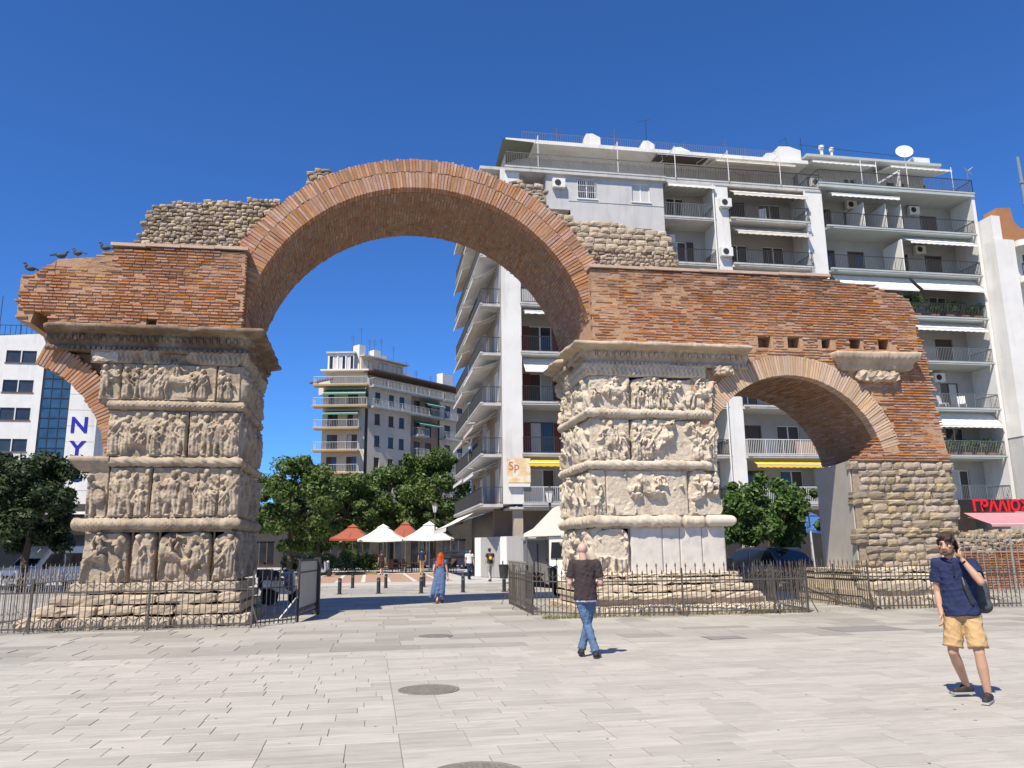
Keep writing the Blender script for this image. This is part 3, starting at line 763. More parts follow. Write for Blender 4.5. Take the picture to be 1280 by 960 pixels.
# small lump on the crown
pk = [(-2.05, 11.75), (-2.05, 12.3), (-1.1, 12.32), (-.4, 12.42), (.4, 12.5), (.6, 12.3), (-1.5, 11.5)]
kb = MB().prism([(-2.0, 11.6), (-2.0, 12.24), (-1.0, 12.27), (.3, 12.42), (.4, 12.2), (-1.4, 11.4)], YU + .3, 24.6).build('rubble_wall', m_rubmortar, arch); kb['label'] = 'small lump of rubble on the crown'
ik = inpoly(pk); mm_ = MB(); rubble(-2.2, .7, 11.5, 12.5, lambda x, z: ik(x, z) and outring(x, z), YU + .2, (.09, .13), (.14, .28), st_i, mb=mm_, dep=.2, gap=.012)
mm_.build('rubble_stones', m_rubble_i, kb, kind='stuff')
# right haunch
pr = [(3.5, 12.25), (4.2, 12.3), (4.95, 12.2), (5.0, 11.55), (5.6, 11.28), (6.2, 11.16), (7.3, 11.08), (8.2, 10.98), (8.75, 10.85), (8.85, 10.3), (8.98, 9.55), (6.0, 9.55), (4.0, 11.5)]
ir = inpoly(pr)
hr_ = MB(); hr_.prism([(3.6, 12.15), (4.88, 12.12), (4.92, 11.45), (5.7, 11.15), (8.6, 10.8), (8.9, 9.4), (6.2, 9.4), (4.6, 11.3)], YU + .1, YB)
hro = hr_.build('rubble_wall', m_rubmortar, arch); hro['label'] = 'stepped rubble block with pale squared stones on top'
rubble(5.0, 9.0, 10.28, 11.25, lambda x, z: ir(x, z) and outring(x, z), YU, (.15, .2), (.2, .4), st_a, parent=hro, dep=.24, gap=.014, pack=.95)
mm_ = MB(); rubble(5.5, 9.05, 9.55, 10.28, lambda x, z: ir(x, z) and outring(x, z), YU + .03, (.09, .14), (.12, .26), st_i, mb=mm_, dep=.2, gap=.014, pack=.92)
rubble(3.4, 5.0, 11.3, 12.3, lambda x, z: ir(x, z) and outring(x, z), YU + .03, (.09, .13), (.14, .28), st_i, mb=mm_, dep=.2, gap=.014)
mm_.build('rubble_stones', m_rubble_i, hro, kind='stuff')

# ---- carved piers
def ornament(rl):
    pass
def carved_pier(xl, xr, rows, mat, side, seed, wearloss, name_lab, tmat, cmat, xl_rows=None):
    core = MB().box(xl + .2, xr - .2, YF + .2, YB - .3, 0.6, 7.1)
    p = core.build('carved_pier', mat, arch); p['label'] = name_lab
    return p
LX0, LX1 = -6.75, -3.32
RX0, RX1 = 5.84, 9.52
RES = .0125
lp = carved_pier(LX0, LX1, None, m_relief, 1, 1, 0, 'carved marble pier with four tiers of figures', None, None)
rp_ = carved_pier(RX0, RX1, None, m_relief_c, -1, 2, 0, 'battered cream marble pier with worn battle scenes', None, None)
rows = [(2.52, 3.74), (4.0, 5.15), (5.42, 6.34)]
FN = (0, -1, 0)
def panel(parent, x0, x1, z0, z1, seed, mat, step, S=.93, loss=0, horses=.12, joints=(), y=YF, fr=.03, dep=.16, amt=.02, outl=None, U=(1, 0, 0), N=FN, org=None, res=RES, name='relief_panel'):
    rl = Relief(x1 - x0, z1 - z0, res, seed)
    h = z1 - z0
    rl.crowd(0, rl.w, .03, h * S, step, horses, dep)
    if fr: rl.frame(fr, .035)
    rl.weather(amt, loss)
    if joints: rl.joints([j - x0 for j in joints])
    if outl is not None: rl.outline(**outl)
    else: rl.outline(cr=.04, rough=.06, drop=.06)
    return rl.build(name, org if org is not None else (x0, y, z0), U, N, mat, parent)
# left pier fronts
panel(lp, -6.78, -6.3, *rows[0], 21, m_relief, .3, joints=())
panel(lp, -6.28, -5.32, *rows[0], 22, m_relief, .34, horses=0)
panel(lp, -5.3, -3.24, *rows[0], 23, m_relief, .34, horses=0, joints=(-3.72,))
panel(lp, -6.42, -4.55, *rows[1], 24, m_relief, .33, horses=.1, loss=.1)
panel(lp, -4.53, -3.28, *rows[1], 25, m_relief, .3, horses=0)
panel(lp, -6.72, -6.22, *rows[2], 26, m_relief, .36, loss=.35)
panel(lp, -6.2, -3.95, *rows[2], 27, m_relief, .26, horses=.25)
panel(lp, -3.93, -3.36, *rows[2], 28, m_relief, .24, horses=0)
OB = dict(cr=.22, rough=.12, drop=.2, top=.02, side=.01)
panel(lp, -6.78, -5.72, 1.0, 2.2, 31, m_relief, .42, loss=.3, outl=OB, fr=0)
panel(lp, -5.66, -5.1, 1.0, 2.22, 32, m_relief, .4, loss=.2, outl=OB, fr=.04)
panel(lp, -5.04, -3.82, 1.0, 2.2, 33, m_relief, .38, loss=.25, outl=OB, fr=0, horses=.3)
panel(lp, -3.78, -3.18, 1.0, 2.18, 34, m_relief, .36, loss=.1, outl=dict(OB, cr=.28), fr=.05)
# left pier inner side (faces +x)
for k, (z0, z1) in enumerate([(1.0, 2.2)] + rows):
    panel(lp, 0, 3.5, z0, z1, 41 + k, m_relief, .36, U=(0, 1, 0), N=(1, 0, 0), org=(LX1 + .02, YF + .06, z0), res=.024, loss=.1, horses=.1)
# right pier fronts (badly worn)
panel(rp_, RX0, 7.0, *rows[2], 51, m_relief_c, .36, loss=.3, joints=(6.4,), dep=.17, amt=.04)
panel(rp_, 7.02, RX1 - .02, *rows[2], 52, m_relief_c, .34, loss=.25, joints=(7.5, 8.6), dep=.18, amt=.04, outl=dict(cr=.2, rough=.2, drop=.2))
panel(rp_, RX0, 6.95, *rows[1], 53, m_relief_c, .4, loss=.25, dep=.18, amt=.04, fr=0)
panel(rp_, 6.97, RX1, *rows[1], 54, m_relief_c, .42, loss=.3, horses=.4, dep=.19, amt=.045, fr=0, outl=dict(cr=.2, rough=.22, drop=.2))
panel(rp_, RX0 - .04, 6.22, *rows[0], 55, m_relief_c, .3, loss=.4, amt=.05, fr=0)
panel(rp_, 6.24, 8.55, *rows[0], 56, m_relief_c, .5, loss=.72, amt=.025, fr=0, horses=.3, dep=.16)
panel(rp_, 8.57, RX1 + .02, *rows[0], 57, m_relief_c, .45, loss=.5, amt=.04, fr=0, outl=dict(cr=.3, rough=.25, drop=.18))
panel(rp_, RX0 - .02, 6.85, 1.0, 2.22, 58, m_relief_c, .4, loss=.6, amt=.04, fr=0, outl=dict(OB, cr=.3))
for i, (a, b) in enumerate([(6.88, 7.75), (7.77, 8.25), (8.27, 8.88), (8.9, 9.56)]):
    rl = Relief(b - a, 1.26, .04, 70 + i); rl.weather(.006); MBx = rl.build('marble_slab', (a, YF + .05 + .01 * (i % 2), .98), (1, 0, 0), FN, m_marble_w, rp_)
for k, (z0, z1) in enumerate([(1.0, 2.2)] + rows):
    panel(rp_, 0, 3.2, z0, z1, 61 + k, m_relief_c, .36, U=(0, -1, 0), N=(-1, 0, 0), org=(RX0 - .02, YF + 3.26, z0), res=.024, loss=.3, amt=.04, horses=.1)
# plain fill strips behind the bands
for (zz, hh) in ((2.37, .2), (3.87, .14), (5.28, .14)):
    MB().box(LX0 + .1, LX1 - .06, YF + .05, YB - .35, zz - hh, zz + hh).build('bed_course', m_relief, lp)
    MB().box(RX0 + .06, RX1 - .06, YF + .05, YB - .35, zz - hh, zz + hh).build('bed_course', m_relief_c, rp_)
m_newm = M('restored_pale_marble', (.58, .51, .42), (.52, .455, .375), 3, .7, .2, 40)
# torus bands
sweep('torus_band', [(-7.05, YF), (LX1 + .02, YF), (LX1 + .02, 24.5)], torus_prof(2.36, .155, 1, .2, 0), .02, m_relief, lp, 13, endround=.12)
sweep('torus_band', [(-6.95, YF), (LX1, YF), (LX1, 24.5)], torus_prof(3.87, .12, 2, .2, 1), .02, m_relief, lp, 13, endround=.1)
sweep('torus_band', [(-6.5, YF), (LX1 - .02, YF), (LX1 - .02, 24.5)], torus_prof(5.28, .12, 3, .22, 0), .02, m_relief, lp, 13, endround=.1)
sweep('torus_band', [(RX0 - .03, 24.2), (RX0 - .03, YF), (8.3, YF)], torus_prof(2.36, .155, 4, .12, 1, .5), .02, m_relief_c, rp_, 13, endround=.08)
sweep('torus_band', [(8.34, YF + .018), (8.98, YF + .018)], torus_prof(2.35, .165, 5, .1, 0, .4), .02, m_relief_c, rp_, 13, endround=.08)
sweep('torus_band', [(9.0, YF), (9.66, YF), (9.66, 23.5)], torus_prof(2.36, .15, 6, 0, 2, .05), .03, m_newm, rp_, 13, endround=.06)
sweep('torus_band', [(RX0 - .02, 24.2), (RX0 - .02, YF), (9.3, YF)], torus_prof(3.88, .125, 7, .18, 1, .45), .02, m_relief_c, rp_, 13, endround=.1)
sweep('torus_band', [(RX0 - .02, 24.2), (RX0 - .02, YF), (9.4, YF)], torus_prof(5.30, .13, 8, .2, 0, .4), .02, m_relief_c, rp_, 13, endround=.1)
# friezes and cornices
CP = [(.06, 6.61), (.13, 6.64), (.13, 6.72), (.09, 6.75), (.10, 6.84), (.16, 6.90), (.20, 6.97), (.20, 7.03), (.30, 7.06), (.48, 7.09), (.52, 7.12), (.52, 7.2), (.48, 7.23), (.30, 7.25), (-.2, 7.27)]
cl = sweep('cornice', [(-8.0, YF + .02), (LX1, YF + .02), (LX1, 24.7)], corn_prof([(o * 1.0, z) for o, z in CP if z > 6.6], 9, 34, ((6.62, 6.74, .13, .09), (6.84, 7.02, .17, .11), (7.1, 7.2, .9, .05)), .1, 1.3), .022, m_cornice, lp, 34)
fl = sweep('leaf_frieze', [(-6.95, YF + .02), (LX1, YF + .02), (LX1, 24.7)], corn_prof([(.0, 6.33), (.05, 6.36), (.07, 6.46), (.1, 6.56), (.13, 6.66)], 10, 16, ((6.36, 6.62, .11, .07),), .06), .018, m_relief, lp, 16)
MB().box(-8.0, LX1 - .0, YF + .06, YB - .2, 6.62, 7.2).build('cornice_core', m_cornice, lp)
cr_ = sweep('cornice', [(RX0, 24.4), (RX0, YF + .02), (9.4, YF + .02), (10.5, YF + .02)], corn_prof([(o, z) for o, z in CP if z > 6.6], 12, 34, ((6.62, 6.74, .15, .09), (6.84, 7.02, .2, .11), (7.1, 7.2, 1.1, .06)), .11, 1.3), .022, m_cornice_c, rp_, 34)
fr_ = sweep('leaf_frieze', [(RX0, 24.4), (RX0, YF + .02), (9.25, YF + .02)], corn_prof([(.0, 6.33), (.06, 6.36), (.08, 6.46), (.11, 6.56), (.14, 6.66)], 13, 16, ((6.36, 6.62, .13, .08),), .08), .018, m_relief_c, rp_, 16)
MB().box(RX0 + .02, 10.46, YF + .06, YB - .4, 6.62, 7.2).build('cornice_core', m_cornice_c, rp_)
def moulding(path, mat, parent, seed):
    g_ = random.Random(seed); egg = MB(); den = MB()
    for a, b_ in zip(path[:-1], path[1:]):
        a = Vector((*a, 0)); b_ = Vector((*b_, 0)); d = (b_ - a).normalized(); n = Vector((d.y, -d.x, 0)); L = (b_ - a).length
        k = 0
        while .1 + k * .165 < L - .05:
            p = a + d * (.1 + k * .165); k += 1
            if g_.random() < .14: continue
            q = p + n * .21; r = g_.uniform(.048, .062); egg.ball((q.x, q.y, 6.94 + g_.uniform(-.01, .01)), r, 8, 6, (1, 1, 1.35))
            e_ = p + d * .08 + n * .2; egg.obox((e_.x, e_.y, 6.95), d * .012, n * .04, (0, 0, .07))
        k = 0
        while .06 + k * .12 < L - .04:
            p = a + d * (.06 + k * .12) + n * .12; k += 1
            if g_.random() < .16: continue
            den.obox((p.x, p.y, 6.68 + g_.uniform(-.006, .006)), d * .034, n * .06, (0, 0, g_.uniform(.035, .045)))
    egg.build('egg_moulding', mat, parent, smooth=False, kind='stuff'); den.build('dentils', mat, parent, kind='stuff')
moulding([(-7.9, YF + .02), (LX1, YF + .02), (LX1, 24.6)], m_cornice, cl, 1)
moulding([(RX0, 24.3), (RX0, YF + .02), (10.4, YF + .02)], m_cornice_c, cr_, 2)
# broken block hanging under the cornice end, and the detached bracket over the small arch
def rough_block(name, x0, x1, y0, y1, z0, z1, mat, parent, seed, amp=.02, n=(8, 4, 4), rnd=.12, local=False):
    g_ = np.random.default_rng(seed)
    bm = bmesh.new(); nx, ny, nz = n
    vs = {}
    def V(i, j, k):
        if (i, j, k) not in vs:
            x, y, z = x0 + (x1 - x0) * i / nx, y0 + (y1 - y0) * j / ny, z0 + (z1 - z0) * k / nz
            ex = (i in (0, nx)) + (j in (0, ny)) + (k in (0, nz))
            q = rnd * (0 if ex < 2 else (.25 if ex == 2 else .45)); h = min(x1 - x0, y1 - y0, z1 - z0)
            x += ((x0 + x1) / 2 - x) / ((x1 - x0) / 2) * q * h * (i in (0, nx)); z += ((z0 + z1) / 2 - z) / ((z1 - z0) / 2) * q * h * (k in (0, nz)); y += ((y0 + y1) / 2 - y) / ((y1 - y0) / 2) * q * h * (j in (0, ny))
            d = g_.normal(0, amp, 3)
            vs[(i, j, k)] = bm.verts.new((x + d[0], y + d[1], z + d[2]))
        return vs[(i, j, k)]
    for i in range(nx):
        for j in range(ny):
            bm.faces.new((V(i, j, 0), V(i, j + 1, 0), V(i + 1, j + 1, 0), V(i + 1, j, 0))); bm.faces.new((V(i, j, nz), V(i + 1, j, nz), V(i + 1, j + 1, nz), V(i, j + 1, nz)))
    for i in range(nx):
        for k in range(nz):
            bm.faces.new((V(i, 0, k), V(i + 1, 0, k), V(i + 1, 0, k + 1), V(i, 0, k + 1))); bm.faces.new((V(i, ny, k), V(i, ny, k + 1), V(i + 1, ny, k + 1), V(i + 1, ny, k)))
    for j in range(ny):
        for k in range(nz):
            bm.faces.new((V(0, j, k), V(0, j, k + 1), V(0, j + 1, k + 1), V(0, j + 1, k))); bm.faces.new((V(nx, j, k), V(nx, j + 1, k), V(nx, j + 1, k + 1), V(nx, j, k + 1)))
    me = D.meshes.new(name); bm.to_mesh(me); bm.free(); me.materials.append(mat)
    o = D.objects.new(name, me); COL.objects.link(o)
    if parent is not None:
        o.parent = parent
        if not local: me.transform(Matrix.Translation(-ORG[parent.name])); ORG[o.name] = ORG[parent.name]
    return o
rough_block('bracket_block', 9.45, 10.0, YF - .3, YF + .3, 6.42, 6.66, m_cornice_c, rp_, 5, .02)
rough_block('bracket_block', -6.9, -6.3, YF - .12, YF + .3, 6.36, 6.6, m_relief_c, lp, 6, .012)
bk = sweep('carved_bracket', [(13.55, 21.4), (13.55, YF), (15.5, YF), (15.5, 21.4)], corn_prof([(-.05, 6.66), (.1, 6.68), (.16, 6.8), (.2, 6.9), (.32, 7.0), (.36, 7.1), (.36, 7.2), (-.2, 7.22)], 15, 20, ((6.7, 6.85, .16, .05), (6.9, 7.05, .12, .04)), .12), .03, m_cornice_c, arch, 20)
rough_block('bracket_block', 13.95, 15.3, YF - .22, YF + .2, 6.36, 6.66, m_cornice_c, arch, 8, .03, (12, 3, 3), .3)
# ---- left fragment of a small arch
LS = (-9.25, 3.7, 2.79)
fa, fb_ = math.radians(3), math.radians(69)
fr2 = MB(); annulus(fr2, LS[0], LS[1], LS[2] + .018, LS[2] + .55, YF + .056, 23.8, fa, fb_, 24)
fro = fr2.build('arch_stub', m_mortar, arch); fro['label'] = 'broken springing of a lost side arch'
for c, ra, dy, ta, a in ring_bricks(40, fa, fb_, LS[0], LS[1], LS[2], LS[2] + .6, YF + .04, YF + .35, .062, .05): place_brick(c, ra, dy, ta, fro)
s3 = MB(); soffit(s3, LS[0], LS[1], LS[2], fa, fb_, YF + .36, 23.8, 40, .06); s3.build('soffit_bricks', m_brick_i, fro, kind='stuff')
fill = MB(); fz = [(LS[0] + (LS[2] + .5) * math.cos(a), LS[1] + (LS[2] + .5) * math.sin(a)) for a in np.linspace(fa, fb_, 12)]
fill.prism(fz + [(-8.05, 7.1), (-6.4, 7.1), (-6.4, 3.9)], YF + .35, 23.8); fill.build('stub_fill', m_mortar, fro)
sweep('impost', [(-7.0, 23), (-7.0, YF - .02), (-6.3, YF - .02)], corn_prof([(-.1, 3.62), (.0, 3.66), (.08, 3.78), (.16, 3.9), (.16, 3.98), (-.3, 4.0)], 16, 12, (), .1), .03, m_relief, arch, 12)
# ---- stone pier on the right
foot = [(13.5, YF), (16.78, YF), (16.78, 24.2), (14.4, 24.2)]
sp = MB().prism([(13.56, YF + .07), (16.7, YF + .07), (16.7, 24.2), (14.42, 24.2)], .8, 4.06, axis='z').build('stone_pier', m_rubmortar, arch)
pf = MB(); pf.prism([(13.52, YF + .12), (13.56, YF + .12), (14.42, 24.25), (14.38, 24.25)], .9, 4.05, axis='z'); pf.build('rendered_face', m_plaster, sp)
rubble(13.5, 16.82, 1.05, 4.1, lambda x, z: 13.48 < x < 16.84 and 1.0 < z < 4.08, YF - .02, (.12, .24), (.18, .55), st_r, parent=sp, dep=.3, gap=.014, pack=.95)
# stones show on the pier's corner too
rr_ = random.Random(3); z = 1.1
while z < 4.0:
    h = rr_.uniform(.15, .25); inst(rr_.choice(st_r), 'stone', sp, (16.72, YF + .45, z + h / 2), (0, 0, math.pi / 2), (.7, .2, h * 1.02)); z += h
# plinth of the small pier and stepped bases of the carved piers
def base_courses(parent, courses, seed, mat, yback):
    g_ = random.Random(seed)
    for (x0, x1, yf, z0, z1, lo, hi) in courses:
        x = x0
        while x < x1 - .05:
            L = g_.uniform(lo, hi); xb = min(x + L, x1)
            if x1 - xb < .3: xb = x1
            rough_block('base_stone', x + .004, xb - .006, yf + g_.uniform(-.05, .03), yf + .9, z0 + .002, z1 - .004 + g_.uniform(-.02, .01), mat, parent, g_.randint(0, 9999), .011, (max(4, int((xb - x) / .14)), 4, 3), .3)
            x = xb
        MB().box(x0 + .12, x1 - .12, yf + .5, yback, z0, z1 - .06).build('base_core', mat, parent)
m_base_c = M('base_stone_cream', (.60, .51, .38), (.50, .41, .30), 4, .9, .6, 40, orand=.12, c3=(.33, .25, .17), c3scale=1.8, c3amt=.7)
base_courses(lp, [(-7.75, -2.75, 20.0, -.02, .26, .8, 1.6), (-7.45, -2.95, 20.2, .27, .50, .7, 1.5), (-7.2, -3.0, 20.38, .50, .74, .7, 1.5), (-6.9, -3.1, 20.58, .74, 1.0, .6, 1.2)], 4, m_base, 24.6)
base_courses(rp_, [(5.2, 10.6, 19.95, -.02, .22, 1.0, 1.9), (5.45, 10.2, 20.2, .36, .52, .9, 1.8), (5.5, 10.0, 20.38, .53, .72, .9, 1.8), (5.65, 9.8, 20.5, .73, .9, .9, 1.8), (5.7, 9.72, 20.6, .91, 1.02, 1.0, 2.0)], 5, m_base_c, 24.3)
MB().box(5.6, 10.3, 20.32, 24, .2, .37).build('shadow_course', m_base, rp_)
base_courses(sp, [(13.3, 16.95, 19.95, -.02, .30, 1.0, 1.8), (13.4, 16.9, 20.2, .42, .72, 1.0, 1.8), (13.4, 16.9, 20.3, .73, .9, 1.0, 1.8), (13.4, 16.9, 20.42, .91, 1.05, 1.0, 1.8)], 6, m_base_c, 24.3)
MB().box(13.42, 16.85, 20.3, 24, .28, .43).build('shadow_course', m_base, sp)
# ================================================================== BUILDINGS
m_white = M('white_painted_plaster', (.68, .665, .63), (.62, .605, .57), .8, .85, .1, 30, c3=(.54, .52, .48), c3scale=.35, c3amt=.5, c4=(.36, .34, .30), c4scale=(1.6, 1.6, .16), c4amt=.45, c4lo=.52, c4hi=.72)
m_greyw = M('grey_plaster', (.50, .49, .47), (.44, .43, .42), .8, .9, .1, 30, c3=(.38, .37, .355), c3scale=.4, c3amt=.5, c4=(.28, .27, .25), c4scale=(1.8, 1.8, .2), c4amt=.45)
m_recess = M('shade_dark_loggia_plaster', (.38, .36, .33), (.32, .30, .275), .8, .9, .1, 30)  # walls behind the balconies: shade deepened by a darker plaster colour
m_slabc = M('balcony_concrete', (.50, .485, .46), (.42, .41, .385), 1.5, .9, .15, 30, c4=(.25, .235, .21), c4scale=(2.4, 2.4, .5), c4amt=.5, c3=(.33, .32, .30), c3scale=.6, c3amt=.5)
m_slabg = M('balcony_green_concrete', (.40, .43, .41), (.34, .365, .35), 1.5, .9, .15, 30)
m_rail = M('dark_railing_steel', (.05, .05, .05), None, rough=.5, metal=.4)
m_railg = M('grey_railing_steel', (.17, .17, .17), None, rough=.5, metal=.4)
m_railw = M('white_railing_steel', (.62, .62, .60), None, rough=.5)
m_glass = M('window_glass', (.035, .042, .05), (.02, .024, .03), 1.2, .06, spec=.6, orand=.4)
m_wframe = M('white_window_frame', (.68, .68, .66), None, rough=.5)
m_dframe = M('brown_window_frame', (.12, .075, .05), None, rough=.6)
m_shut = M('dark_shutter', (.09, .07, .06), (.06, .05, .045), 9, .7, stretch=(1, 1, 12))
m_redshut = M('red_brown_shutter', (.19, .05, .035), (.15, .04, .03), 9, .7, stretch=(1, 1, 12))
m_curt = M('pale_curtain', (.55, .53, .50), (.42, .40, .38), 6, .9, stretch=(8, 1, .3))
m_aw_c = M('cream_awning', (.66, .61, .51), (.56, .51, .42), 2, .9, c3=(.42, .37, .3), c3scale=.8, c3amt=.5)
m_aw_w = M('white_awning', (.74, .72, .67), (.66, .64, .59), 2, .9)
m_aw_y = M('yellow_awning', (.72, .48, .04), (.66, .42, .03), 2, .85)
m_aw_g = M('green_awning', (.07, .24, .17), (.06, .2, .145), 2, .85)
m_ac = M('air_conditioner_white', (.66, .65, .61), None, rough=.6)
m_dark = M('dark_fan_grille', (.03, .03, .03), None, rough=.7)
m_shop = M('dark_shop_front', (.035, .033, .03), (.06, .052, .045), 1.2, .5)
m_beige = M('cream_facade', (.64, .56, .43), (.57, .49, .37), .5, .9, .1, 30)
m_beige2 = M('beige_facade', (.62, .53, .41), (.54, .455, .35), .5, .9, .1, 30, c3=(.36, .31, .255), c3scale=.3, c3amt=.6)
m_brownf = M('brown_facade', (.33, .22, .155), (.28, .185, .13), .5, .9, .1, 30)
m_ochre = M('ochre_slab_edge', (.52, .37, .20), (.46, .32, .17), 1, .9)
rh = random.Random(21)
class B:
    """facade kit: local x along the facade, -y outwards, z up; xf takes it to the world"""
    def __init__(s, root, xf=None): s.root = root; s.xf = xf or Matrix.Identity(4)
    def fin(s, mb, name, mat, parent=None, kind=None):
        mb.v = [tuple(s.xf @ Vector(p)) for p in mb.v]
        return mb.build(name, mat, parent or s.root, kind=kind)
    def wall(s, x0, x1, z0, z1, y, holes=(), mat=None, depth=.22, name='wall'):
        mb = MB(); holewall(mb, x0, x1, z0, z1, y, [h for h in holes if h[0] > x0 and h[1] < x1 and h[2] >= z0 and h[3] <= z1], depth)
        mb.f = [f for f in mb.f]
        return s.fin(mb, name, mat or m_white)
    def window(s, x0, x1, z0, z1, y, fm=None, leaves=2, name='window', shut=None, curtain=0, sill=True, grille=False):
        fm = fm or m_wframe; t = .055
        mb = MB(); yy = y + .1
        for (a, b, c, d) in ((x0, x1, z0, z0 + t), (x0, x1, z1 - t, z1), (x0, x0 + t, z0 + t, z1 - t), (x1 - t, x1, z0 + t, z1 - t)): mb.box(a, b, yy, yy + .06, c, d)
        wl = (x1 - x0) / leaves
        for i in range(1, leaves): mb.box(x0 + i * wl - t * .8, x0 + i * wl + t * .8, yy - .004, yy + .06, z0 + t, z1 - t)
        if sill: mb.box(x0 - .08, x1 + .08, y - .08, y + .1, z0 - .07, z0 - .001)
        w_ = s.fin(mb, name, fm)
        for i in range(leaves):
            q = MB().box(x0 + i * wl + t * .7, x0 + (i + 1) * wl - t * .7, yy + .025, yy + .035, z0 + t, z1 - t)
            mt = m_glass
            if curtain and rh.random() < curtain: mt = m_curt
            if shut and rh.random() < .5: mt = shut
            s.fin(q, 'pane', mt, w_)
        if grille:
            q = MB(); n = int((x1 - x0) / .13)
            for i in range(n + 1): q.box(x0 + i * (x1 - x0) / n - .01, x0 + i * (x1 - x0) / n + .01, y - .06, y - .04, z0, z1)
            for k in range(4): q.box(x0, x1, y - .065, y - .035, z0 + (z1 - z0) * k / 3 - .012, z0 + (z1 - z0) * k / 3 + .012)
            s.fin(q, 'grille', m_railw, w_)
        return w_
    def shutters(s, x0, x1, z0, z1, y, mat):
        for (a, b) in ((x0 - .48, x0 - .03), (x1 + .03, x1 + .48)):
            mb = MB().box(a, b, y - .06, y - .015, z0, z1); n = int((z1 - z0) / .14)
            for i in range(n): mb.box(a + .05, b - .05, y - .075, y - .06, z0 + .06 + i * .14, z0 + .15 + i * .14)
            s.fin(mb, 'shutter', mat)
    def balcony(s, x0, x1, yo, yw, z, smat=None, rmat=None, rail=1.0, step=.12, sides=(1, 1), panel=None, thick=.17, chamfer=0):
        smat = smat or m_slabc; rmat = rmat or m_rail
        mb = MB()
        if chamfer: mb.prism([(x0, yw), (x0, yo + chamfer), (x0 + chamfer, yo), (x1 - chamfer, yo), (x1, yo + chamfer), (x1, yw)], z - thick, z, axis='z')
        else: mb.box(x0, x1, yo, yw, z - thick, z)
        mb.box(x0 - .03, x1 + .03, yo - .03, yo + .12, z - .07, z + .04)
        b = s.fin(mb, 'balcony', smat)
        r = MB(); yl = yo + .06
        def run(p, q, first=True):
            L = math.hypot(q[0] - p[0], q[1] - p[1]); n = max(2, int(L / step))
            d = ((q[0] - p[0]) / L, (q[1] - p[1]) / L)
            r.tube((p[0], p[1], z + rail), (q[0], q[1], z + rail), .028, n=4); r.tube((p[0], p[1], z + .1), (q[0], q[1], z + .1), .02, n=4)
            for i in range(n + 1):
                x, y = p[0] + d[0] * L * i / n, p[1] + d[1] * L * i / n
                w_ = .026 if i % 10 == 0 else .014
                r.tube((x, y, z), (x, y, z + rail), w_, n=3, caps=False)
        run((x0 + .05, yl), (x1 - .05, yl))
        if sides[0]: run((x0 + .05, yl), (x0 + .05, yw))
        if sides[1]: run((x1 - .05, yl), (x1 - .05, yw))
        s.fin(r, 'railing', rmat, b)
        if panel:
            for (a, c, pm) in panel: s.fin(MB().box(a, c, yl + .03, yl + .05, z + .08, z + rail - .04), 'railing_panel', pm, b)
        return b
    def awning(s, x0, x1, yw, z, out, drop, mat, val=.22, scal=True):
        n = max(3, int((x1 - x0) / .22)); vs = []; fs = []
        m_ = 5
        for i in range(n + 1):
            x = x0 + (x1 - x0) * i / n
            for j in range(m_ + 1):
                t = j / m_; sag = .05 * math.sin(math.pi * t) + .012 * math.sin(i * 2.1) * math.sin(math.pi * t)
                vs.append((x, yw - out * t, z - drop * t - sag))
            sc = (.04 if i % 2 else 0) if scal else 0
            vs.append((x, yw - out - .012, z - drop - val + sc))
        k = m_ + 2
        for i in range(n):
            for j in range(k - 1): fs.append((i * k + j, (i + 1) * k + j, (i + 1) * k + j + 1, i * k + j + 1))
        mb = MB().add(vs, fs)
        a = s.fin(mb, 'awning', mat)
        md = a.modifiers.new('thickness', 'SOLIDIFY'); md.thickness = .012
        q = MB()
        q.tube((x0 - .03, yw - out, z - drop), (x1 + .03, yw - out, z - drop), .03, n=5)
        for x in (x0 + .25, x1 - .25):
            q.tube((x, yw, z - .25), (x + .35 * (1 if x < (x0 + x1) / 2 else -1), yw - out * .5, z - drop * .5 - .14), .02, n=4); q.tube((x + .35 * (1 if x < (x0 + x1) / 2 else -1), yw - out * .5, z - drop * .5 - .14), (x, yw - out, z - drop), .02, n=4)
        s.fin(q, 'awning_arm', m_railw, a)
        return a
    def ac(s, x, y, z, wd=.82, hh=.6):
        mb = MB().box(x, x + wd, y - .36, y - .06, z, z + hh); mb.box(x + .1, x + .14, y - .3, y, z - .08, z); mb.box(x + wd - .14, x + wd - .1, y - .3, y, z - .08, z)
        a = s.fin(mb, 'air_conditioner', m_ac)
        q = MB().lathe((x + wd * .4, y - .385, z + hh / 2), [(.2, -.006), (.21, .02), (.19, .024), (.05, .0)], 16, 'y')
        s.fin(q, 'fan', m_dark, a); return a
FL = [4.3, 7.3, 10.45, 13.6, 16.75, 20.0, 23.2]
# ---------------------------------------------------------------- big block behind (white)
YW, YO, YC = 49.1, 47.0, 47.15
A = thing('apartment_block', 'tall white apartment block with awnings rising behind the brick wall', 'apartment block', (18, 48, 0))
a = B(A)
TOPZ = 25.75
# front columns and fins
for (x0, x1) in ((7.7, 8.95), (22.35, 23.3), (28.95, 30.25)):
    mb = MB().box(x0, x1, YC, 60, 4.3, TOPZ - .02) if x0 < 8 else MB().box(x0, x1, YC, YW + .3, 4.3, TOPZ - .02)
    a.fin(mb, 'pier_wall', m_white)
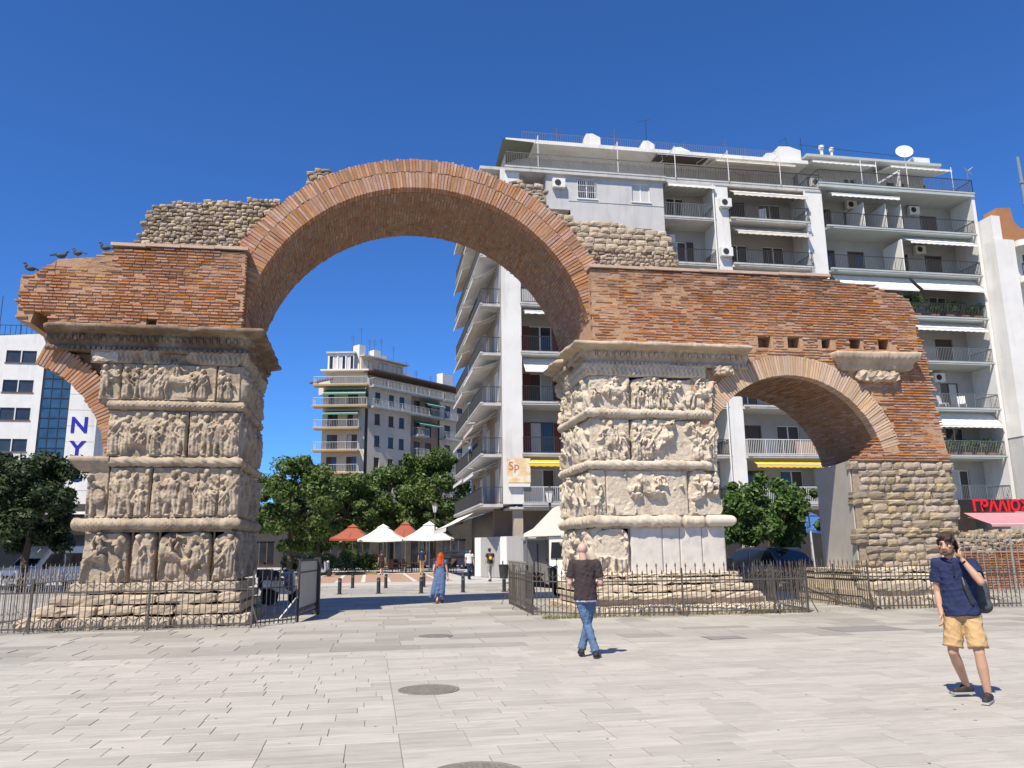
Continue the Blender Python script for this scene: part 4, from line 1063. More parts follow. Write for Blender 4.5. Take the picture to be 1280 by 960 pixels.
# plain wall with windows, all floors
hs = []
for z in FL[1:]:
    for xc in (13.45, 17.15): hs.append((xc - .62, xc + .62, z + .85, z + 2.2))
a.wall(12.3, 18.7, 7.3, TOPZ - .02, YC, hs, m_greyw)
a.fin(MB().box(10.7, 12.298, YC + .004, YW, 23.2, TOPZ - .02), 'wall', m_greyw)
for i, h in enumerate(hs): a.window(*h, YC, leaves=2, grille=(i == len(hs) - 2), curtain=.4)
a.fin(MB().box(12.2, 18.68, YC - .03, YC - .001, 23.2 + .62, 23.2 + .66), 'string_course', m_greyw)
# recessed bays
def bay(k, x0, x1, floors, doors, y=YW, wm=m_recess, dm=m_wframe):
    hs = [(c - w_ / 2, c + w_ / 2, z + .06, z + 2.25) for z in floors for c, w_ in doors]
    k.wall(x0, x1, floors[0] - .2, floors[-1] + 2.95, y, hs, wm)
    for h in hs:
        k.window(*h, y, fm=dm if rh.random() < .7 else m_dframe, leaves=2 if h[1] - h[0] < 1.7 else 3, name='balcony_door', curtain=.22, shut=m_shut, sill=False)
bay(a, 8.95, 12.3, FL[:6], [(10.55, 1.5)])
bay(a, 18.7, 22.35, FL, [(20.3, 1.3)])
bay(a, 23.3, 28.95, FL, [(24.7, 1.5), (27.4, 1.6)])
for i, z in enumerate(FL[:6]):
    a.balcony(8.9, 12.5, YO, YW, z, rmat=(m_railw if i == 0 else m_rail), panel=([(9.0, 10.0, m_curt)] if i == 4 else None))
for i, z in enumerate(FL):
    a.balcony(18.72, 22.35, YO + .15, YW, z, rmat=m_rail if i < 6 else m_railg)
    a.balcony(23.25, 29.0, YO - .25, YW, z, rmat=m_railw if i < 2 else m_rail, chamfer=.35, panel=([(26.6, 29.0 - .1, m_brownf)] if i == 1 else None))
# awnings
a.awning(9.1, 12.3, YO + 1.0, FL[5] - .25, 1.1, .55, m_aw_c); a.awning(9.1, 12.3, YO + 1.0, FL[4] - .22, 1.2, .35, m_aw_w)
a.awning(9.1, 12.3, YO + .9, FL[3] - .2, 1.2, 1.1, m_aw_w, .05, False)
a.awning(9.2, 12.4, YO + .25, FL[1] - .3, .5, .3, m_aw_y)
a.awning(23.7, 28.2, YO + .1, FL[1] - .3, .55, .3, m_aw_y)
a.awning(23.5, 28.9, YO + .8, FL[6] + 2.6, 1.15, .8, m_aw_c, .22); a.awning(23.6, 28.9, YO + .8, FL[5] + 3.0, 1.15, .75, m_aw_c, .22)
a.awning(19.0, 22.3, YO + 1.0, FL[6] + 2.5, 1.1, .25, m_aw_w); a.awning(23.6, 28.8, YO + .8, FL[4] + 2.95, 1.1, .8, m_aw_c)
# shutters in the left bay
for i in (1, 2, 3): a.shutters(9.85, 11.3, FL[i] + .06, FL[i] + 2.2, YW, m_redshut)
a.shutters(19.65, 20.95, FL[5] + .06, FL[5] + 2.2, YW, m_shut)
for (x, y, z) in ((11.1, YC, 24.6), (22.55, YC, 24.0), (19.2, YW, 22.0), (10.9, YW, 19.0), (21.2, YW, 18.6), (22.4, YC, 20.5), (22.45, YC, 17.2)): a.ac(x, y, z)
# downpipes
dp = MB(); dp.tube((22.2, YC - .1, 5), (22.2, YC - .1, 25.6), .05, n=6); dp.tube((28.9, YC - .08, 5), (28.9, YC - .08, 25.6), .05, n=6); a.fin(dp, 'downpipe', m_ac)
# penthouse terrace and roof
a.balcony(8.0, 18.8, YO - .1, 52, TOPZ + .12, rmat=m_railg, sides=(1, 0), thick=.3)
a.balcony(18.85, 30.2, YO + .1, 52, TOPZ + .18, rmat=m_rail, sides=(0, 0), thick=.3)
hs = [(x, x + w_, TOPZ + .5, TOPZ + 1.9) for x, w_ in ((9.6, .9), (11.4, 1.6), (14.0, .9), (16.0, 1.8), (19.4, 1.2), (21.2, 1.2), (24, 1.8), (26.5, 1.6))]
a.wall(8.4, 30.2, TOPZ + .13, 28.35, 50.4, hs, m_greyw)
for h in hs: a.window(*h, 50.4, fm=m_dframe, sill=False)
a.fin(MB().box(8.3, 30.2, 48.3, 60, 28.36, 28.62), 'roof_slab', m_white)
a.fin(MB().box(9.6, 22.2, 49.2, 49.45, 28.62, 29.0), 'parapet', m_white)
a.fin(MB().box(8.2, 30.2, 50.9, 60, 7.0, 28.35), 'rear_block', m_greyw)
a.fin(MB().add([(7.9, 47.2, 27.9), (10.2, 48.2, 28.36), (10.2, 52, 28.36), (7.9, 52, 27.3)], [(0, 1, 2, 3)]), 'terrace_canopy', M('olive_canopy', (.16, .17, .13), None, rough=.8))
a.awning(22.9, 28.8, 49.6, 28.4, 1.9, .55, m_aw_c, .12, False); a.awning(18.9, 22.6, 49.6, 28.35, 1.4, .15, m_shut, .05, False)
rr = MB(); rr_z = 29.0
for i in range(130):
    x = 9.6 + i * .16; rr.tube((x, 49.32, 28.6), (x, 49.32, 29.75), .011, n=3, caps=False)
rr.tube((9.6, 49.32, 29.73), (30.3, 49.32, 29.73), .018, n=4); a.fin(rr, 'roof_railing', m_railg)
for (x, w_, h, d) in ((13.9, 1.1, 29.7, .9), (18.0, .9, 29.5, .8), (20.2, 1.3, 29.2, .6), (28.2, 1.8, 29.9, 1.2), (27.2, 1.0, 29.3, .7)):
    a.fin(MB().prism([(x, 28.6), (x + w_, 28.6), (x + w_, h - .25), (x + w_ * .5, h), (x + .1, h - .05)], 48.8, 48.8 + d), 'chimney', m_white)
an = MB(); an.tube((18.45, 49.2, 29.4), (18.5, 49.2, 31.2), .03, n=5); an.tube((17.9, 49.2, 31.1), (18.8, 49.2, 31.35), .02, n=4); an.tube((29.3, 49.2, 29.6), (29.1, 49.2, 30.9), .025, n=5); an.tube((28.5, 49.2, 30.4), (29.1, 49.2, 30.7), .015, n=4); an.tube((30.3, 49.2, 29.6), (30.3, 49.2, 30.9), .02, n=4)
a.fin(an, 'antenna', m_rail, kind='stuff')
for x in (10.2, 15.6, 19.6, 23.4, 27.2):
    q = MB(); q.tube((x, YO, TOPZ + .2), (x, YO, 28.2), .03, n=5); q.tube((x, YO, 28.1), (x, 49.5, 28.3), .025, n=4); a.fin(q, 'terrace_post', m_railw)
# ground floor arcade
gf = MB()
gf.box(7.5, 41, 49.5, 50, 0, 4.1)
a.fin(gf, 'shop_wall', M('brown_shop_wall', (.20, .16, .12), (.14, .11, .085), .8, .8))
for x in (8.4, 12.0, 18.5, 23.0, 29.2): a.fin(MB().box(x, x + .55, 47.5, 48.05, 0, 4.12), 'column', M('tan_column', (.42, .36, .28), (.36, .3, .23), 1, .9))
for x in (9.6, 13.4, 16, 20, 25, 32, 36): a.window(x, x + 1.8, .4, 2.9, 49.45, fm=m_dframe, leaves=2, name='shop_window', sill=False)
a.fin(MB().box(8.1, 30.2, 47.2, 49.6, 4.0, 4.13), 'arcade_ceiling', m_slabc)
# left flank of the block: its own facade running back along the side street
xfS = Matrix.Translation((7.7, 47.2, 0)) @ Matrix.Rotation(-math.pi / 2, 4, 'Z')
s_ = B(A, xfS)          # local x runs from the corner towards... facade faces -x of the world
SL = 15.5
hs = [(-c - .8, -c + .8, z + .06, z + 2.25) for z in FL for c in (2.2, 6.0, 9.6, 13.2)]
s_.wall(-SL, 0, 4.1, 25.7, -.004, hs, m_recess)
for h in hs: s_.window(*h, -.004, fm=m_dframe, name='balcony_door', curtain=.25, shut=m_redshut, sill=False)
for i, z in enumerate(FL):
    if i == 0:
        s_.balcony(-SL, -.0, -1.35, 0, z, rmat=m_rail, panel=[(-SL + .1, -.6, m_slabg)])
    else:
        s_.balcony(-7.0, -.35, -1.25, 0, z, rmat=m_rail, panel=[(-4.6, -2.2, m_curt)] if i in (3, 5) else None)
        s_.balcony(-SL, -7.6, -1.25, 0, z, rmat=m_rail, panel=[(-SL + 2.2, -9.2, m_slabc)] if i in (2, 4) else None)
    if i > 0: s_.awning(-6.6, -1.6, 0, z - .25, 1.6, .5 + .25 * (i % 3), [m_aw_c, m_aw_w][i % 2])
    s_.awning(-14.5, -8.6, 0, z + 2.7, 1.5, .5 + .3 * (i % 2), [m_aw_w, m_aw_c][i % 2])
s_.fin(MB().box(-SL, 0, -1.3, 4, TOPZ - .05, TOPZ + .15), 'roof_edge', m_slabc)
s_.awning(-14, -4, -1.2, 4.0, 1.8, .9, m_aw_w, .3)
s_.fin(MB().box(-SL, -3.2, .05, .3, 0, 4.1), 'shop_wall', m_shop)
# satellite dish on the flank
def dish(k, x, y, z, r, tilt=(0, -.8, .6), name='satellite_dish', mat=None):
    ax = Vector(tilt).normalized(); q = ax.orthogonal().normalized(); p = ax.cross(q); vs = []; fs = []; n = 16
    for j in range(5):
        rr2 = r * j / 4
        for i in range(n):
            t = 2 * math.pi * i / n; vs.append(Vector((x, y, z)) + (q * math.cos(t) + p * math.sin(t)) * rr2 - ax * .22 * r * (1 - (j / 4) ** 2))
    for j in range(4):
        for i in range(n): fs.append((j * n + i, j * n + (i + 1) % n, (j + 1) * n + (i + 1) % n, (j + 1) * n + i))
    mb = MB().add(vs, fs); c = Vector((x, y, z)); mb.tube(c - ax * .2 * r, c + ax * r * .8, .015, n=4); mb.tube(c - ax * .2 * r, c - ax * .2 * r - Vector((0, 0, r * 1.3)), .03, n=5)
    return k.fin(mb, name, mat or m_ac)
dish(s_, -5.2, -1.3, FL[1] + 1.3, .42, (0, -1, .3))
# advertising board on the corner column
pb = a.fin(MB().box(7.95, 9.35, YC - .14, YC - .1, 5.55, 7.0), 'advert_board', M('orange_print', (.62, .36, .12), (.70, .60, .42), 1.6, .6, c3=(.72, .70, .66), c3scale=1.3, c3amt=1))
pc = MB().box(8.0, 9.3, YC - .25, YC - .05, 5.3, 5.5); a.fin(pc, 'board_lamp_box', m_ac)
def text(name, body, size, loc, rot, mat, parent=None, ext=.01, align='CENTER', shear=0, bold=0):
    cu = D.curves.new(name, 'FONT'); cu.body = body; cu.size = size; cu.extrude = ext; cu.align_x = align; cu.shear = shear; cu.offset = bold
    o = D.objects.new(name + '_tmp', cu); COL.objects.link(o)
    dg = bpy.context.evaluated_depsgraph_get(); me = D.meshes.new_from_object(o.evaluated_get(dg)); D.objects.remove(o)
    me.transform(Matrix.Translation(loc) @ rot.to_4x4()); me.materials.append(mat)
    o = D.objects.new(name, me); COL.objects.link(o)
    if parent: o.parent = parent; me.transform(Matrix.Translation(-ORG.get(parent.name, Vector((0, 0, 0)))))
    return o
RFRONT = Matrix.Rotation(math.pi / 2, 3, 'X')
text('board_lettering', 'Sp', .7, (8.35, YC - .147, 6.3), RFRONT, M('faded_red_print', (.42, .13, .08), None, rough=.7), pb, .002)

# ---------------------------------------------------------------- second block, green-edged balconies
Bb = thing('apartment_block', 'apartment block with full width green edged balconies and potted plants', 'apartment block', (36, 48, 0))
b = B(Bb)
FB = [4.45, 7.4, 10.6, 13.8, 16.95, 20.1, 23.2]
hs = [(c - w_ / 2, c + w_ / 2, z + .06, z + 2.2) for z in FB for c, w_ in ((31.5, 1.3), (33.8, 1.3), (37.2, 1.5), (40.0, 1.4))]
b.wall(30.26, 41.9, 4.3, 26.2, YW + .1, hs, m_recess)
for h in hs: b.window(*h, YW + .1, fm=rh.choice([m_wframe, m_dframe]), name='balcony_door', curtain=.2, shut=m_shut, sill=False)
b.fin(MB().box(41.9, 42.15, YO, 60, 4.3, 26.0), 'end_wall', m_white)
for i, z in enumerate(FB):
    b.balcony(30.4, 41.95, YO, YW + .1, z, smat=m_slabg, rmat=m_railg if i < 4 else m_rail, chamfer=.45, panel=([(30.8 + .9 * q, 31.4 + .9 * q, m_curt) for q in (0, 2)] if i == 0 else None))
b.awning(30.8, 36.0, YO + .8, FB[6] + 2.8, 1.0, .5, m_aw_w, .22); b.awning(36.4, 41.6, YO + .8, FB[5] + 2.9, 1.1, .7, m_aw_w, .2)
b.awning(30.8, 36.6, YO + .7, FB[5] - .25, 1.0, 1.15, m_aw_w, .08, False); b.awning(36.9, 41.8, YO + .7, FB[5] - .2, 1.0, 1.05, m_aw_w, .1, False)
b.awning(36.2, 41.6, YO + .8, FB[3] + 2.9, 1.05, .6, m_aw_w, .22); b.awning(36.6, 41.8, YO + .8, FB[1] + 3.0, 1.0, 1.0, m_aw_w, .15)
for x in (33.3, 35.0, 36.2): b.fin(MB().box(x, x + .06, YO + .1, YW, FB[6] + .05, FB[6] + 1.9), 'divider', m_aw_w)
b.fin(MB().box(35.9, 36.0, YO + .05, YW, FB[5], FB[5] + 2.4), 'divider', m_white)
for (x, y, z) in ((33.2, YW, FB[6] + 2.2), (35.6, YW, FB[6] + 1.7), (38.4, YW + .1, FB[5] + 2.2), (38.6, YW, FB[2] + 2.2), (38.2, YW, FB[6] + 2.1)): b.ac(x, y, z)
b.balcony(30.0, 42.1, YO - .1, 52, 26.3, smat=m_slabg, rmat=m_rail, thick=.3)
hs = [(x, x + w_, 26.8, 28.4) for x, w_ in ((31, 1.2), (34, 1.0), (37.5, 1.6), (39.6, 1.3))]
b.wall(30.3, 40.6, 26.32, 29.05, 50, hs, m_greyw)
for h in hs: b.window(*h, 50, sill=False)
b.fin(MB().box(30.3, 40.6, 50.3, 60, 7, 29.0), 'rear_block', m_greyw)
b.fin(MB().box(30.2, 41.0, 48.4, 60, 29.06, 29.25), 'roof_slab', m_slabg)
b.awning(30.3, 35.2, 49.9, 28.9, 2.0, .45, m_aw_w, .15); b.awning(36.3, 41.2, 49.9, 28.9, 2.2, .5, m_aw_w, .15)
for x in (33.6, 34.8, 37.2, 40.8): b.fin(MB().tube((x, YO + .3, 26.3), (x, YO + .3, 28.4), .03, n=5), 'terrace_post', m_railw)
st = MB(); st.obox((35.6, YO + .4, 27.2), (.9, 0, .55), (0, .3, 0), (-.03, 0, .05)); st.obox((36.4, YO + .4, 27.0), (.06, 0, 0), (0, .3, 0), (0, 0, .7)); b.fin(st, 'terrace_stair', m_railw)
b.fin(MB().box(39.5, 40.9, 49.4, 50.6, 29.25, 30.2), 'roof_hut', m_white)
dish(b, 38.7, 49.2, 30.5, .62, (-.35, -.9, .35)); dish(b, 42.3, 47.4, 28.3, .45, (.5, -.7, .5))
b.ac(30.5, 49, 26.9)
q = MB(); q.lathe((32.1, 49.5, 29.25), [(.12, 0), (.12, 1.0), (.2, 1.05), (.2, 1.3)], 8); q.lathe((32.9, 49.5, 29.25), [(.1, 0), (.1, .9), (.17, .95), (.17, 1.2)], 8); b.fin(q, 'vent_pipe', m_ac)
b.fin(MB().tube((30.2, 49.3, 30.4), (38.6, 49.3, 30.1), .02, n=4), 'roof_cable', m_rail)
# ---------------------------------------------------------------- white block on the far right
Cc = thing('apartment_block', 'white block with crossed-bar balconies and a brown gable at the picture edge of the square', 'apartment block', (46, 46, 0))
Cc['label'] = 'white block with crossed-bar balconies and a brown chimney wall on its roof'
c_ = B(Cc)
c_.fin(MB().box(42.2, 43.75, 45.8, 60, 8.6, 22.4), 'wall', m_white)
c_.fin(MB().box(42.25, 60, 45.85, 60, 0, 8.59), 'wall', m_greyw)
hs = [(x, x + 1.5, z + .06, z + 2.3) for z in (7.6, 10.7, 13.8, 16.9, 19.4) for x in (45.0, 48.2)]
c_.wall(43.75, 56, 8.6, 22.6, 46.6, hs, m_white)
for h in hs: c_.window(*h, 46.6, name='balcony_door', fm=m_dframe, sill=False, shut=m_shut)
for i, z in enumerate((7.6, 10.7, 13.8, 16.9, 19.6, 22.2)):
    mb = MB(); mb.prism([(43.75, 46.6), (43.9, 45.6), (45.3, 44.3), (52, 44.3), (52, 46.6)], z - .22, z, axis='z'); mb.prism([(43.72, 46.6), (43.87, 45.57), (45.28, 44.26), (52, 44.26), (52, 44.4), (45.35, 44.4), (43.95, 45.65), (43.85, 46.6)], z - .3, z + .12, axis='z')
    bal = c_.fin(mb, 'balcony', m_white)
    if i < 5:
        r = MB()
        pts = [(43.95, 45.62), (45.35, 44.36), (52, 44.36)]
        for p, q in zip(pts[:-1], pts[1:]):
            r.tube((p[0], p[1], z + 1.0), (q[0], q[1], z + 1.0), .045, n=5)
            L = math.hypot(q[0] - p[0], q[1] - p[1]); n = max(1, int(L / .8))
            for k in range(n):
                A0 = [p[j] + (q[j] - p[j]) * k / n for j in (0, 1)]; A1 = [p[j] + (q[j] - p[j]) * (k + 1) / n for j in (0, 1)]
                r.tube((*A0, z + .1), (*A1, z + 1), .025, n=4); r.tube((*A0, z + 1), (*A1, z + .1), .025, n=4); r.tube((*A0, z), (*A0, z + 1), .03, n=4)
        c_.fin(r, 'railing', m_rail, bal)
c_.ac(43.9, 46.5, 17.0); c_.ac(43.9, 46.5, 13.8)
m_gable = M('brown_gable_plaster', (.36, .17, .08), (.30, .14, .07), 1, .9, .1, 20)
c_.fin(MB().prism([(42.6, 22.4), (56, 22.4), (56, 23.4), (44.6, 23.4), (44.15, 23.9), (44.0, 24.9), (42.9, 24.8), (42.7, 23.9)], 46.0, 47.2), 'gable_wall', m_gable)
c_.fin(MB().box(42.3, 43.0, 45.95, 48, 22.41, 24.2), 'chimney', m_white)
q = MB(); q.tube((44.6, 45.2, 21.6), (44.45, 45.2, 28.4), .14, .12, n=8); q.tube((45.0, 45.4, 21.6), (44.9, 45.4, 25.6), .11, .1, n=8)
for z in (23, 24.8, 26.4): q.tube((44.6 - .022 * (z - 21.6), 45.2, z), (44.6 - .022 * (z - 21.6), 45.2, z + .12), .19, n=8)
c_.fin(q, 'flue_pipe', M('galvanised_flue', (.30, .36, .38), None, rough=.4, metal=.6))
# red sign and pink awning of the ground floor shop
sg = thing('shop_sign', 'black fascia sign with bold red letters above a pink awning', 'sign', (38.6, 45.2, 4))
MB().box(36.3, 42.1, 45.0, 45.15, 3.66, 4.38).build('sign_board', M('black_fascia', (.02, .018, .016), None, rough=.5), sg)
text('lettering', 'ΓΡΑΛΙΟΣ', .95, (39.2, 44.98, 3.69), RFRONT, M('red_sign_letters', (.62, .012, .02), None, rough=.5), sg, .015, bold=.035)
b2 = B(thing('shop_awning', 'faded pink shop awning under the red lettered sign', 'awning', (40, 45.2, 3.4)))
b2.awning(36.5, 48, 45.0, 3.55, 2.2, .75, M('pink_awning', (.62, .24, .26), (.55, .2, .22), 2, .9), .14, False)

# ---------------------------------------------------------------- pale corner block far down the street
def cw(px, depth): # world ground point at a bearing and depth along the view axis
    r = (px - 640) / 1022 * depth; v = r_ * r + g_ * depth; return Vector((v.x, v.y, 0))
P0, P1 = cw(388, 100), cw(453, 100)
Dd = thing('apartment_block', 'pale corner apartment block with green awnings above the street trees', 'apartment block', tuple((P0 + P1) / 2))
ux = (P1 - P0).normalized(); ang = math.atan2(ux.y, ux.x)
d1 = B(Dd, Matrix.Translation(P0) @ Matrix.Rotation(ang, 4, 'Z')); W1 = (P1 - P0).length
FD = [5.3, 8.2, 11.2, 14.0, 16.8, 19.6, 22.3]
hs = [(x - .65, x + .65, z + .1, z + 2.1) for z in FD[:-1] for x in (1.9, 4.4)]
d1.wall(.6, W1 - .4, 0, 22.4, 0, hs, m_beige)
for h in hs: d1.window(*h, 0, fm=m_dframe, name='balcony_door', sill=False, shut=m_shut, curtain=.2)
for i, z in enumerate(FD): d1.balcony(-.2 if i < 5 else -.4, W1 - (.9 if i < 5 else -.1), -1.5, 0, z, smat=m_ochre, rmat=m_railw, step=.2)
d1.awning(.9, W1 - .1, 0, 21.9, 1.6, .75, m_aw_g); d1.awning(1.0, W1 - 1, 0, 19.1, 1.6, .5, m_aw_g)
d1.fin(MB().box(.2, W1, -.4, 8, 24.3, 24.5), 'roof_slab', m_white)
hs = [(.9 + .95 * i, 1.7 + .95 * i, 25.0, 26.5) for i in range(3)]
d1.wall(1.6, W1 - .3, 22.4, 24.3, .6, [], m_beige)
d1.wall(.8, 4.2, 24.5, 26.9, 1.0, [(1.0, 2.0, 24.8, 26.6), (2.15, 3.05, 24.8, 26.6), (3.2, 4.1, 24.8, 26.6)], m_white)
for x in (1.0, 2.15, 3.2): d1.window(x, x + .95, 24.8, 26.6, 1.0, sill=False, curtain=.7)
d1.fin(MB().box(.6, 4.4, .8, 6, 26.9, 27.1), 'roof_slab', m_slabc)
bd = Vector((math.sin(math.radians(38)), math.cos(math.radians(38))))  # in (right, forward)
dirw = r_ * bd.x + g_ * bd.y; ang2 = math.atan2(dirw.y, dirw.x)
d2 = B(Dd, Matrix.Translation(P1) @ Matrix.Rotation(ang2, 4, 'Z')); W2 = 19.5
hs = [(x - .45, x + .45, z + .7, z + 2.1) for z in FD[:-1] for x in (1.6, 4.0, 5.9)]
hs2 = [(x - .6, x + .6, z + .1, z + 2.1) for z in FD[:-1] for x in (9.0, 11.2, 14.8, 17.4)]
d2.wall(0, 7.6, 0, 22.4, 0, hs, m_beige2); d2.wall(7.6, 13.2, 0, 22.4, .25, hs2[:], m_brownf); d2.wall(13.2, W2, 0, 22.4, 0, hs2, m_beige2)
for h in hs: d2.window(*h, 0, fm=m_dframe, shut=m_shut, leaves=1)
for h in hs2: d2.window(*h, .25 if h[0] < 13 else 0, fm=m_dframe, name='balcony_door', sill=False, shut=m_shut)
for i, z in enumerate(FD):
    if i >= 5: d2.balcony(0, 13.0, -1.0, .2, z, smat=m_slabc, rmat=m_railw, step=.25)
    else: d2.balcony(8.0, 10.2, -1.0, .2, z, smat=m_slabc, rmat=m_railw, step=.25)
    d2.balcony(13.3, W2, -1.0, 0, z, smat=m_slabc, rmat=m_railw, step=.25)
d2.awning(9.5, 13, .2, 21.9, 1.5, .8, m_aw_g); d2.awning(8.2, 12.5, .2, 19, 1.4, .7, m_aw_g)
d2.fin(MB().box(0, W2, 1.5, 10, 22.4, 24.2), 'attic_wall', m_beige2); d2.fin(MB().box(-.1, W2, -.9, 12, 24.25, 24.45), 'roof_slab', m_dframe)
d2.fin(MB().box(.4, 8, 2, 8, 24.5, 26.6), 'attic_wall', m_beige); d2.fin(MB().box(.3, 8.4, 1.2, 8, 26.6, 26.75), 'roof_slab', m_slabc)
for x in (.9, 3.4, 6.0): d2.window(x, x + 1.6, 24.7, 26.3, 1.9, fm=m_dframe, sill=False)
for (x, y, w_, h) in ((0.2, 2.2, 1.1, 28.2), (4.5, 4, 1.2, 28.6), (6.5, 5, 1.1, 28.4), (9.0, 4, 2.4, 26.4), (11.5, 4, 1.6, 25.8), (17, 3, 2.2, 27.3), (13.5, 4, 2, 25.6)): d2.fin(MB().box(x, x + w_, y, y + 1.2, 24.4, h), 'chimney', m_white)
q = MB()
for x in (.2, 1.6, 3.1, 4.0, 5.2, 7.5, 10, 12, 15):
    h = rh.uniform(29, 31.5) if x < 8 else rh.uniform(26.5, 28); q.tube((x, 3.5, 24.5), (x, 3.5, h), .035, n=4)
    for k in range(3): q.tube((x - .4, 3.5, h - .2 - .25 * k), (x + .4, 3.6, h - .2 - .25 * k), .02, n=3)
d2.fin(q, 'antenna', m_railg)
d2.fin(MB().box(.5, W2, 1.0, 4.6, 0, 22.3), 'rear_block', m_beige2)
d1.fin(MB().box(.6, W1 - .4, .3, 5, 0, 22.3), 'rear_block', m_beige)
# ---------------------------------------------------------------- white office block on the left
E_ = thing('office_block', 'white office block with a dark glass strip and blue lettering behind the left pier', 'office block', (-34, 85, 0))
e = B(E_)
hs = []
for z in (11.3, 14.4, 17.2, 20.2):
    for x in (-46.5, -44, -41.5, -38.6, -36.2, -34.75): hs.append((x, x + 1.35, z + .3, z + 1.55))
e.wall(-52, -32.6, 0, 22.3, 85, hs, m_white, .3)
for h in hs: e.window(*h, 85, fm=m_dframe, leaves=1)
e.fin(MB().box(-52, -32.6, 85.35, 98, 0, 22.2), 'rear_block', m_white)
gl = MB().box(-32.6, -29.9, 85.1, 98, 0, 20.8); glo = e.fin(gl, 'glass_strip', M('blue_glass', (.02, .05, .10), (.035, .09, .16), .7, .08, spec=.6))
q = MB()
for z in np.arange(4, 20.8, 1.0): q.box(-32.58, -29.92, 85.04, 85.1, z - .03, z + .03)
for x in (-32.5, -31.7, -30.8, -30.0): q.box(x - .03, x + .03, 85.05, 85.1, 3.5, 20.7)
e.fin(q, 'mullion', m_rail, glo)
sgn = e.fin(MB().box(-29.9, -27.2, 84.9, 98, 0, 19.0), 'sign_wall', m_white)
q = MB()
for z in np.arange(3, 19, 1.6): q.box(-29.88, -27.3, 84.892, 84.9, z - .015, z + .015)
e.fin(q, 'panel_joint', m_railg, sgn)
m_blue = M('blue_letters', (.015, .02, .28), None, rough=.5)
for ch, z in (('N', 13.55), ('Y', 11.15), ('C', 8.75)): text('lettering', ch, 2.2, (-28.75, 84.88, z), RFRONT, m_blue, sgn, .03, bold=.05)
e.fin(MB().prism([(-60, 20.2), (-38, 22.3), (-38, 23.2), (-33.2, 23.6), (-32.6, 22.3), (-60, 19)], 85.2, 95), 'attic', m_white)
q = MB()
for x in np.arange(-46, -33, .5): q.tube((x, 86, 22.2), (x, 86, 24.6), .03, n=3, caps=False)
q.tube((-46, 86, 24.6), (-33, 86, 24.6), .05, n=4); q.tube((-46, 86, 23.6), (-33, 86, 23.6), .04, n=4); q.tube((-38, 87, 22), (-38, 87, 28), .04, n=4); q.tube((-36, 87, 22), (-36, 87, 26.5), .04, n=4)
e.fin(q, 'roof_railing', m_rail)
# shop front with a dark fascia on the left
sh = thing('shop', 'dark shop front with a black awning fascia behind the parked van', 'shop', (-22, 62, 0))
MB().box(-36, -12, 62, 66, 0, 5.2).build('wall', m_shop, sh); MB().box(-30, -12.5, 60.8, 62, 3.0, 4.4).build('fascia', M('black_canvas', (.022, .022, .024), None, rough=.8), sh)
MB().box(-30, -12.5, 60.7, 62, 4.42, 4.6).build('fascia_trim', m_aw_w, sh)
text('lettering', 'Ele', .95, (-19.15, 60.78, 3.35), RFRONT, m_aw_w, sh, .01, shear=.3)

# things left out on the balconies
def garden_chair(label, x, y, z, rz):
    t = thing('garden_chair', label, 'chair', (x, y, z), rz)
    MB().box(-.24, .24, -.24, .24, .4, .44).build('seat', m_railw, t, local=True); MB().obox((0, .26, .72), (.24, 0, 0), (0, .02, 0), (0, .06, .3)).build('backrest', m_railw, t, local=True)
    for sx in (-1, 1):
        for sy in (-1, 1): MB().box(sx * .22 - .02, sx * .22 + .02, sy * .22 - .02, sy * .22 + .02, 0, .41).build('leg', m_railw, t, local=True)
garden_chair('white garden chair on the balcony beside the dark door of the green edged block', 38.2, YO + .7, FB[2], .5); garden_chair('white garden chair facing another on the same green edged balcony', 39.6, YO + .7, FB[2], -.6)
garden_chair('white garden chair on the long balcony under the roof terrace', 26.0, YO + .6, FL[6], 2.6)

for (x, h) in ((12.2, 30.6), (16.4, 30.9), (21.6, 30.4), (24.8, 30.8), (26.3, 30.3)):
    q = MB(); q.tube((x, 50, 28.6), (x, 50, h), .022, n=4)
    for k in range(4): q.tube((x - .35 + .05 * k, 50, h - .08 - .16 * k), (x + .35 - .05 * k, 50, h - .08 - .16 * k), .011, n=3)
    q.tube((x, 49.6, h - .25), (x, 50.5, h - .25), .012, n=3); a.fin(q, 'antenna', m_railg)
# ================================================================== FENCES
m_fence = M('weathered_fence_iron', (.12, .105, .09), (.075, .065, .055), 6, .75, .2, 60, metal=.2)
m_fencel = M('pale_fence_iron', (.36, .34, .31), (.27, .25, .23), 6, .7, .2, 60, metal=.2)
m_sheet = M('grey_sheet_metal', (.40, .39, .37), (.33, .32, .305), 3, .6, .1, 20, stretch=(6, 6, .5), metal=.2)
m_darkpost = M('dark_post_paint', (.05, .045, .045), None, rough=.6)
def picket_mesh(h, mat, w_=.0085):
    mb = MB(); mb.box(-w_, w_, -w_, w_, .0, h - .12)
    b0 = h - .12
    mb.add([(-.024, -.006, b0 + .02), (.024, -.006, b0 + .02), (.024, .006, b0 + .02), (-.024, .006, b0 + .02), (0, 0, h), (-w_, -w_, b0), (w_, -w_, b0), (w_, w_, b0), (-w_, w_, b0)],
           [(0, 1, 4), (1, 2, 4), (2, 3, 4), (3, 0, 4), (5, 6, 1, 0), (6, 7, 2, 1), (7, 8, 3, 2), (8, 5, 0, 3)])
    me = D.meshes.new('picket'); me.from_pydata(mb.v, [], mb.f); me.update(); me.materials.append(mat); return me
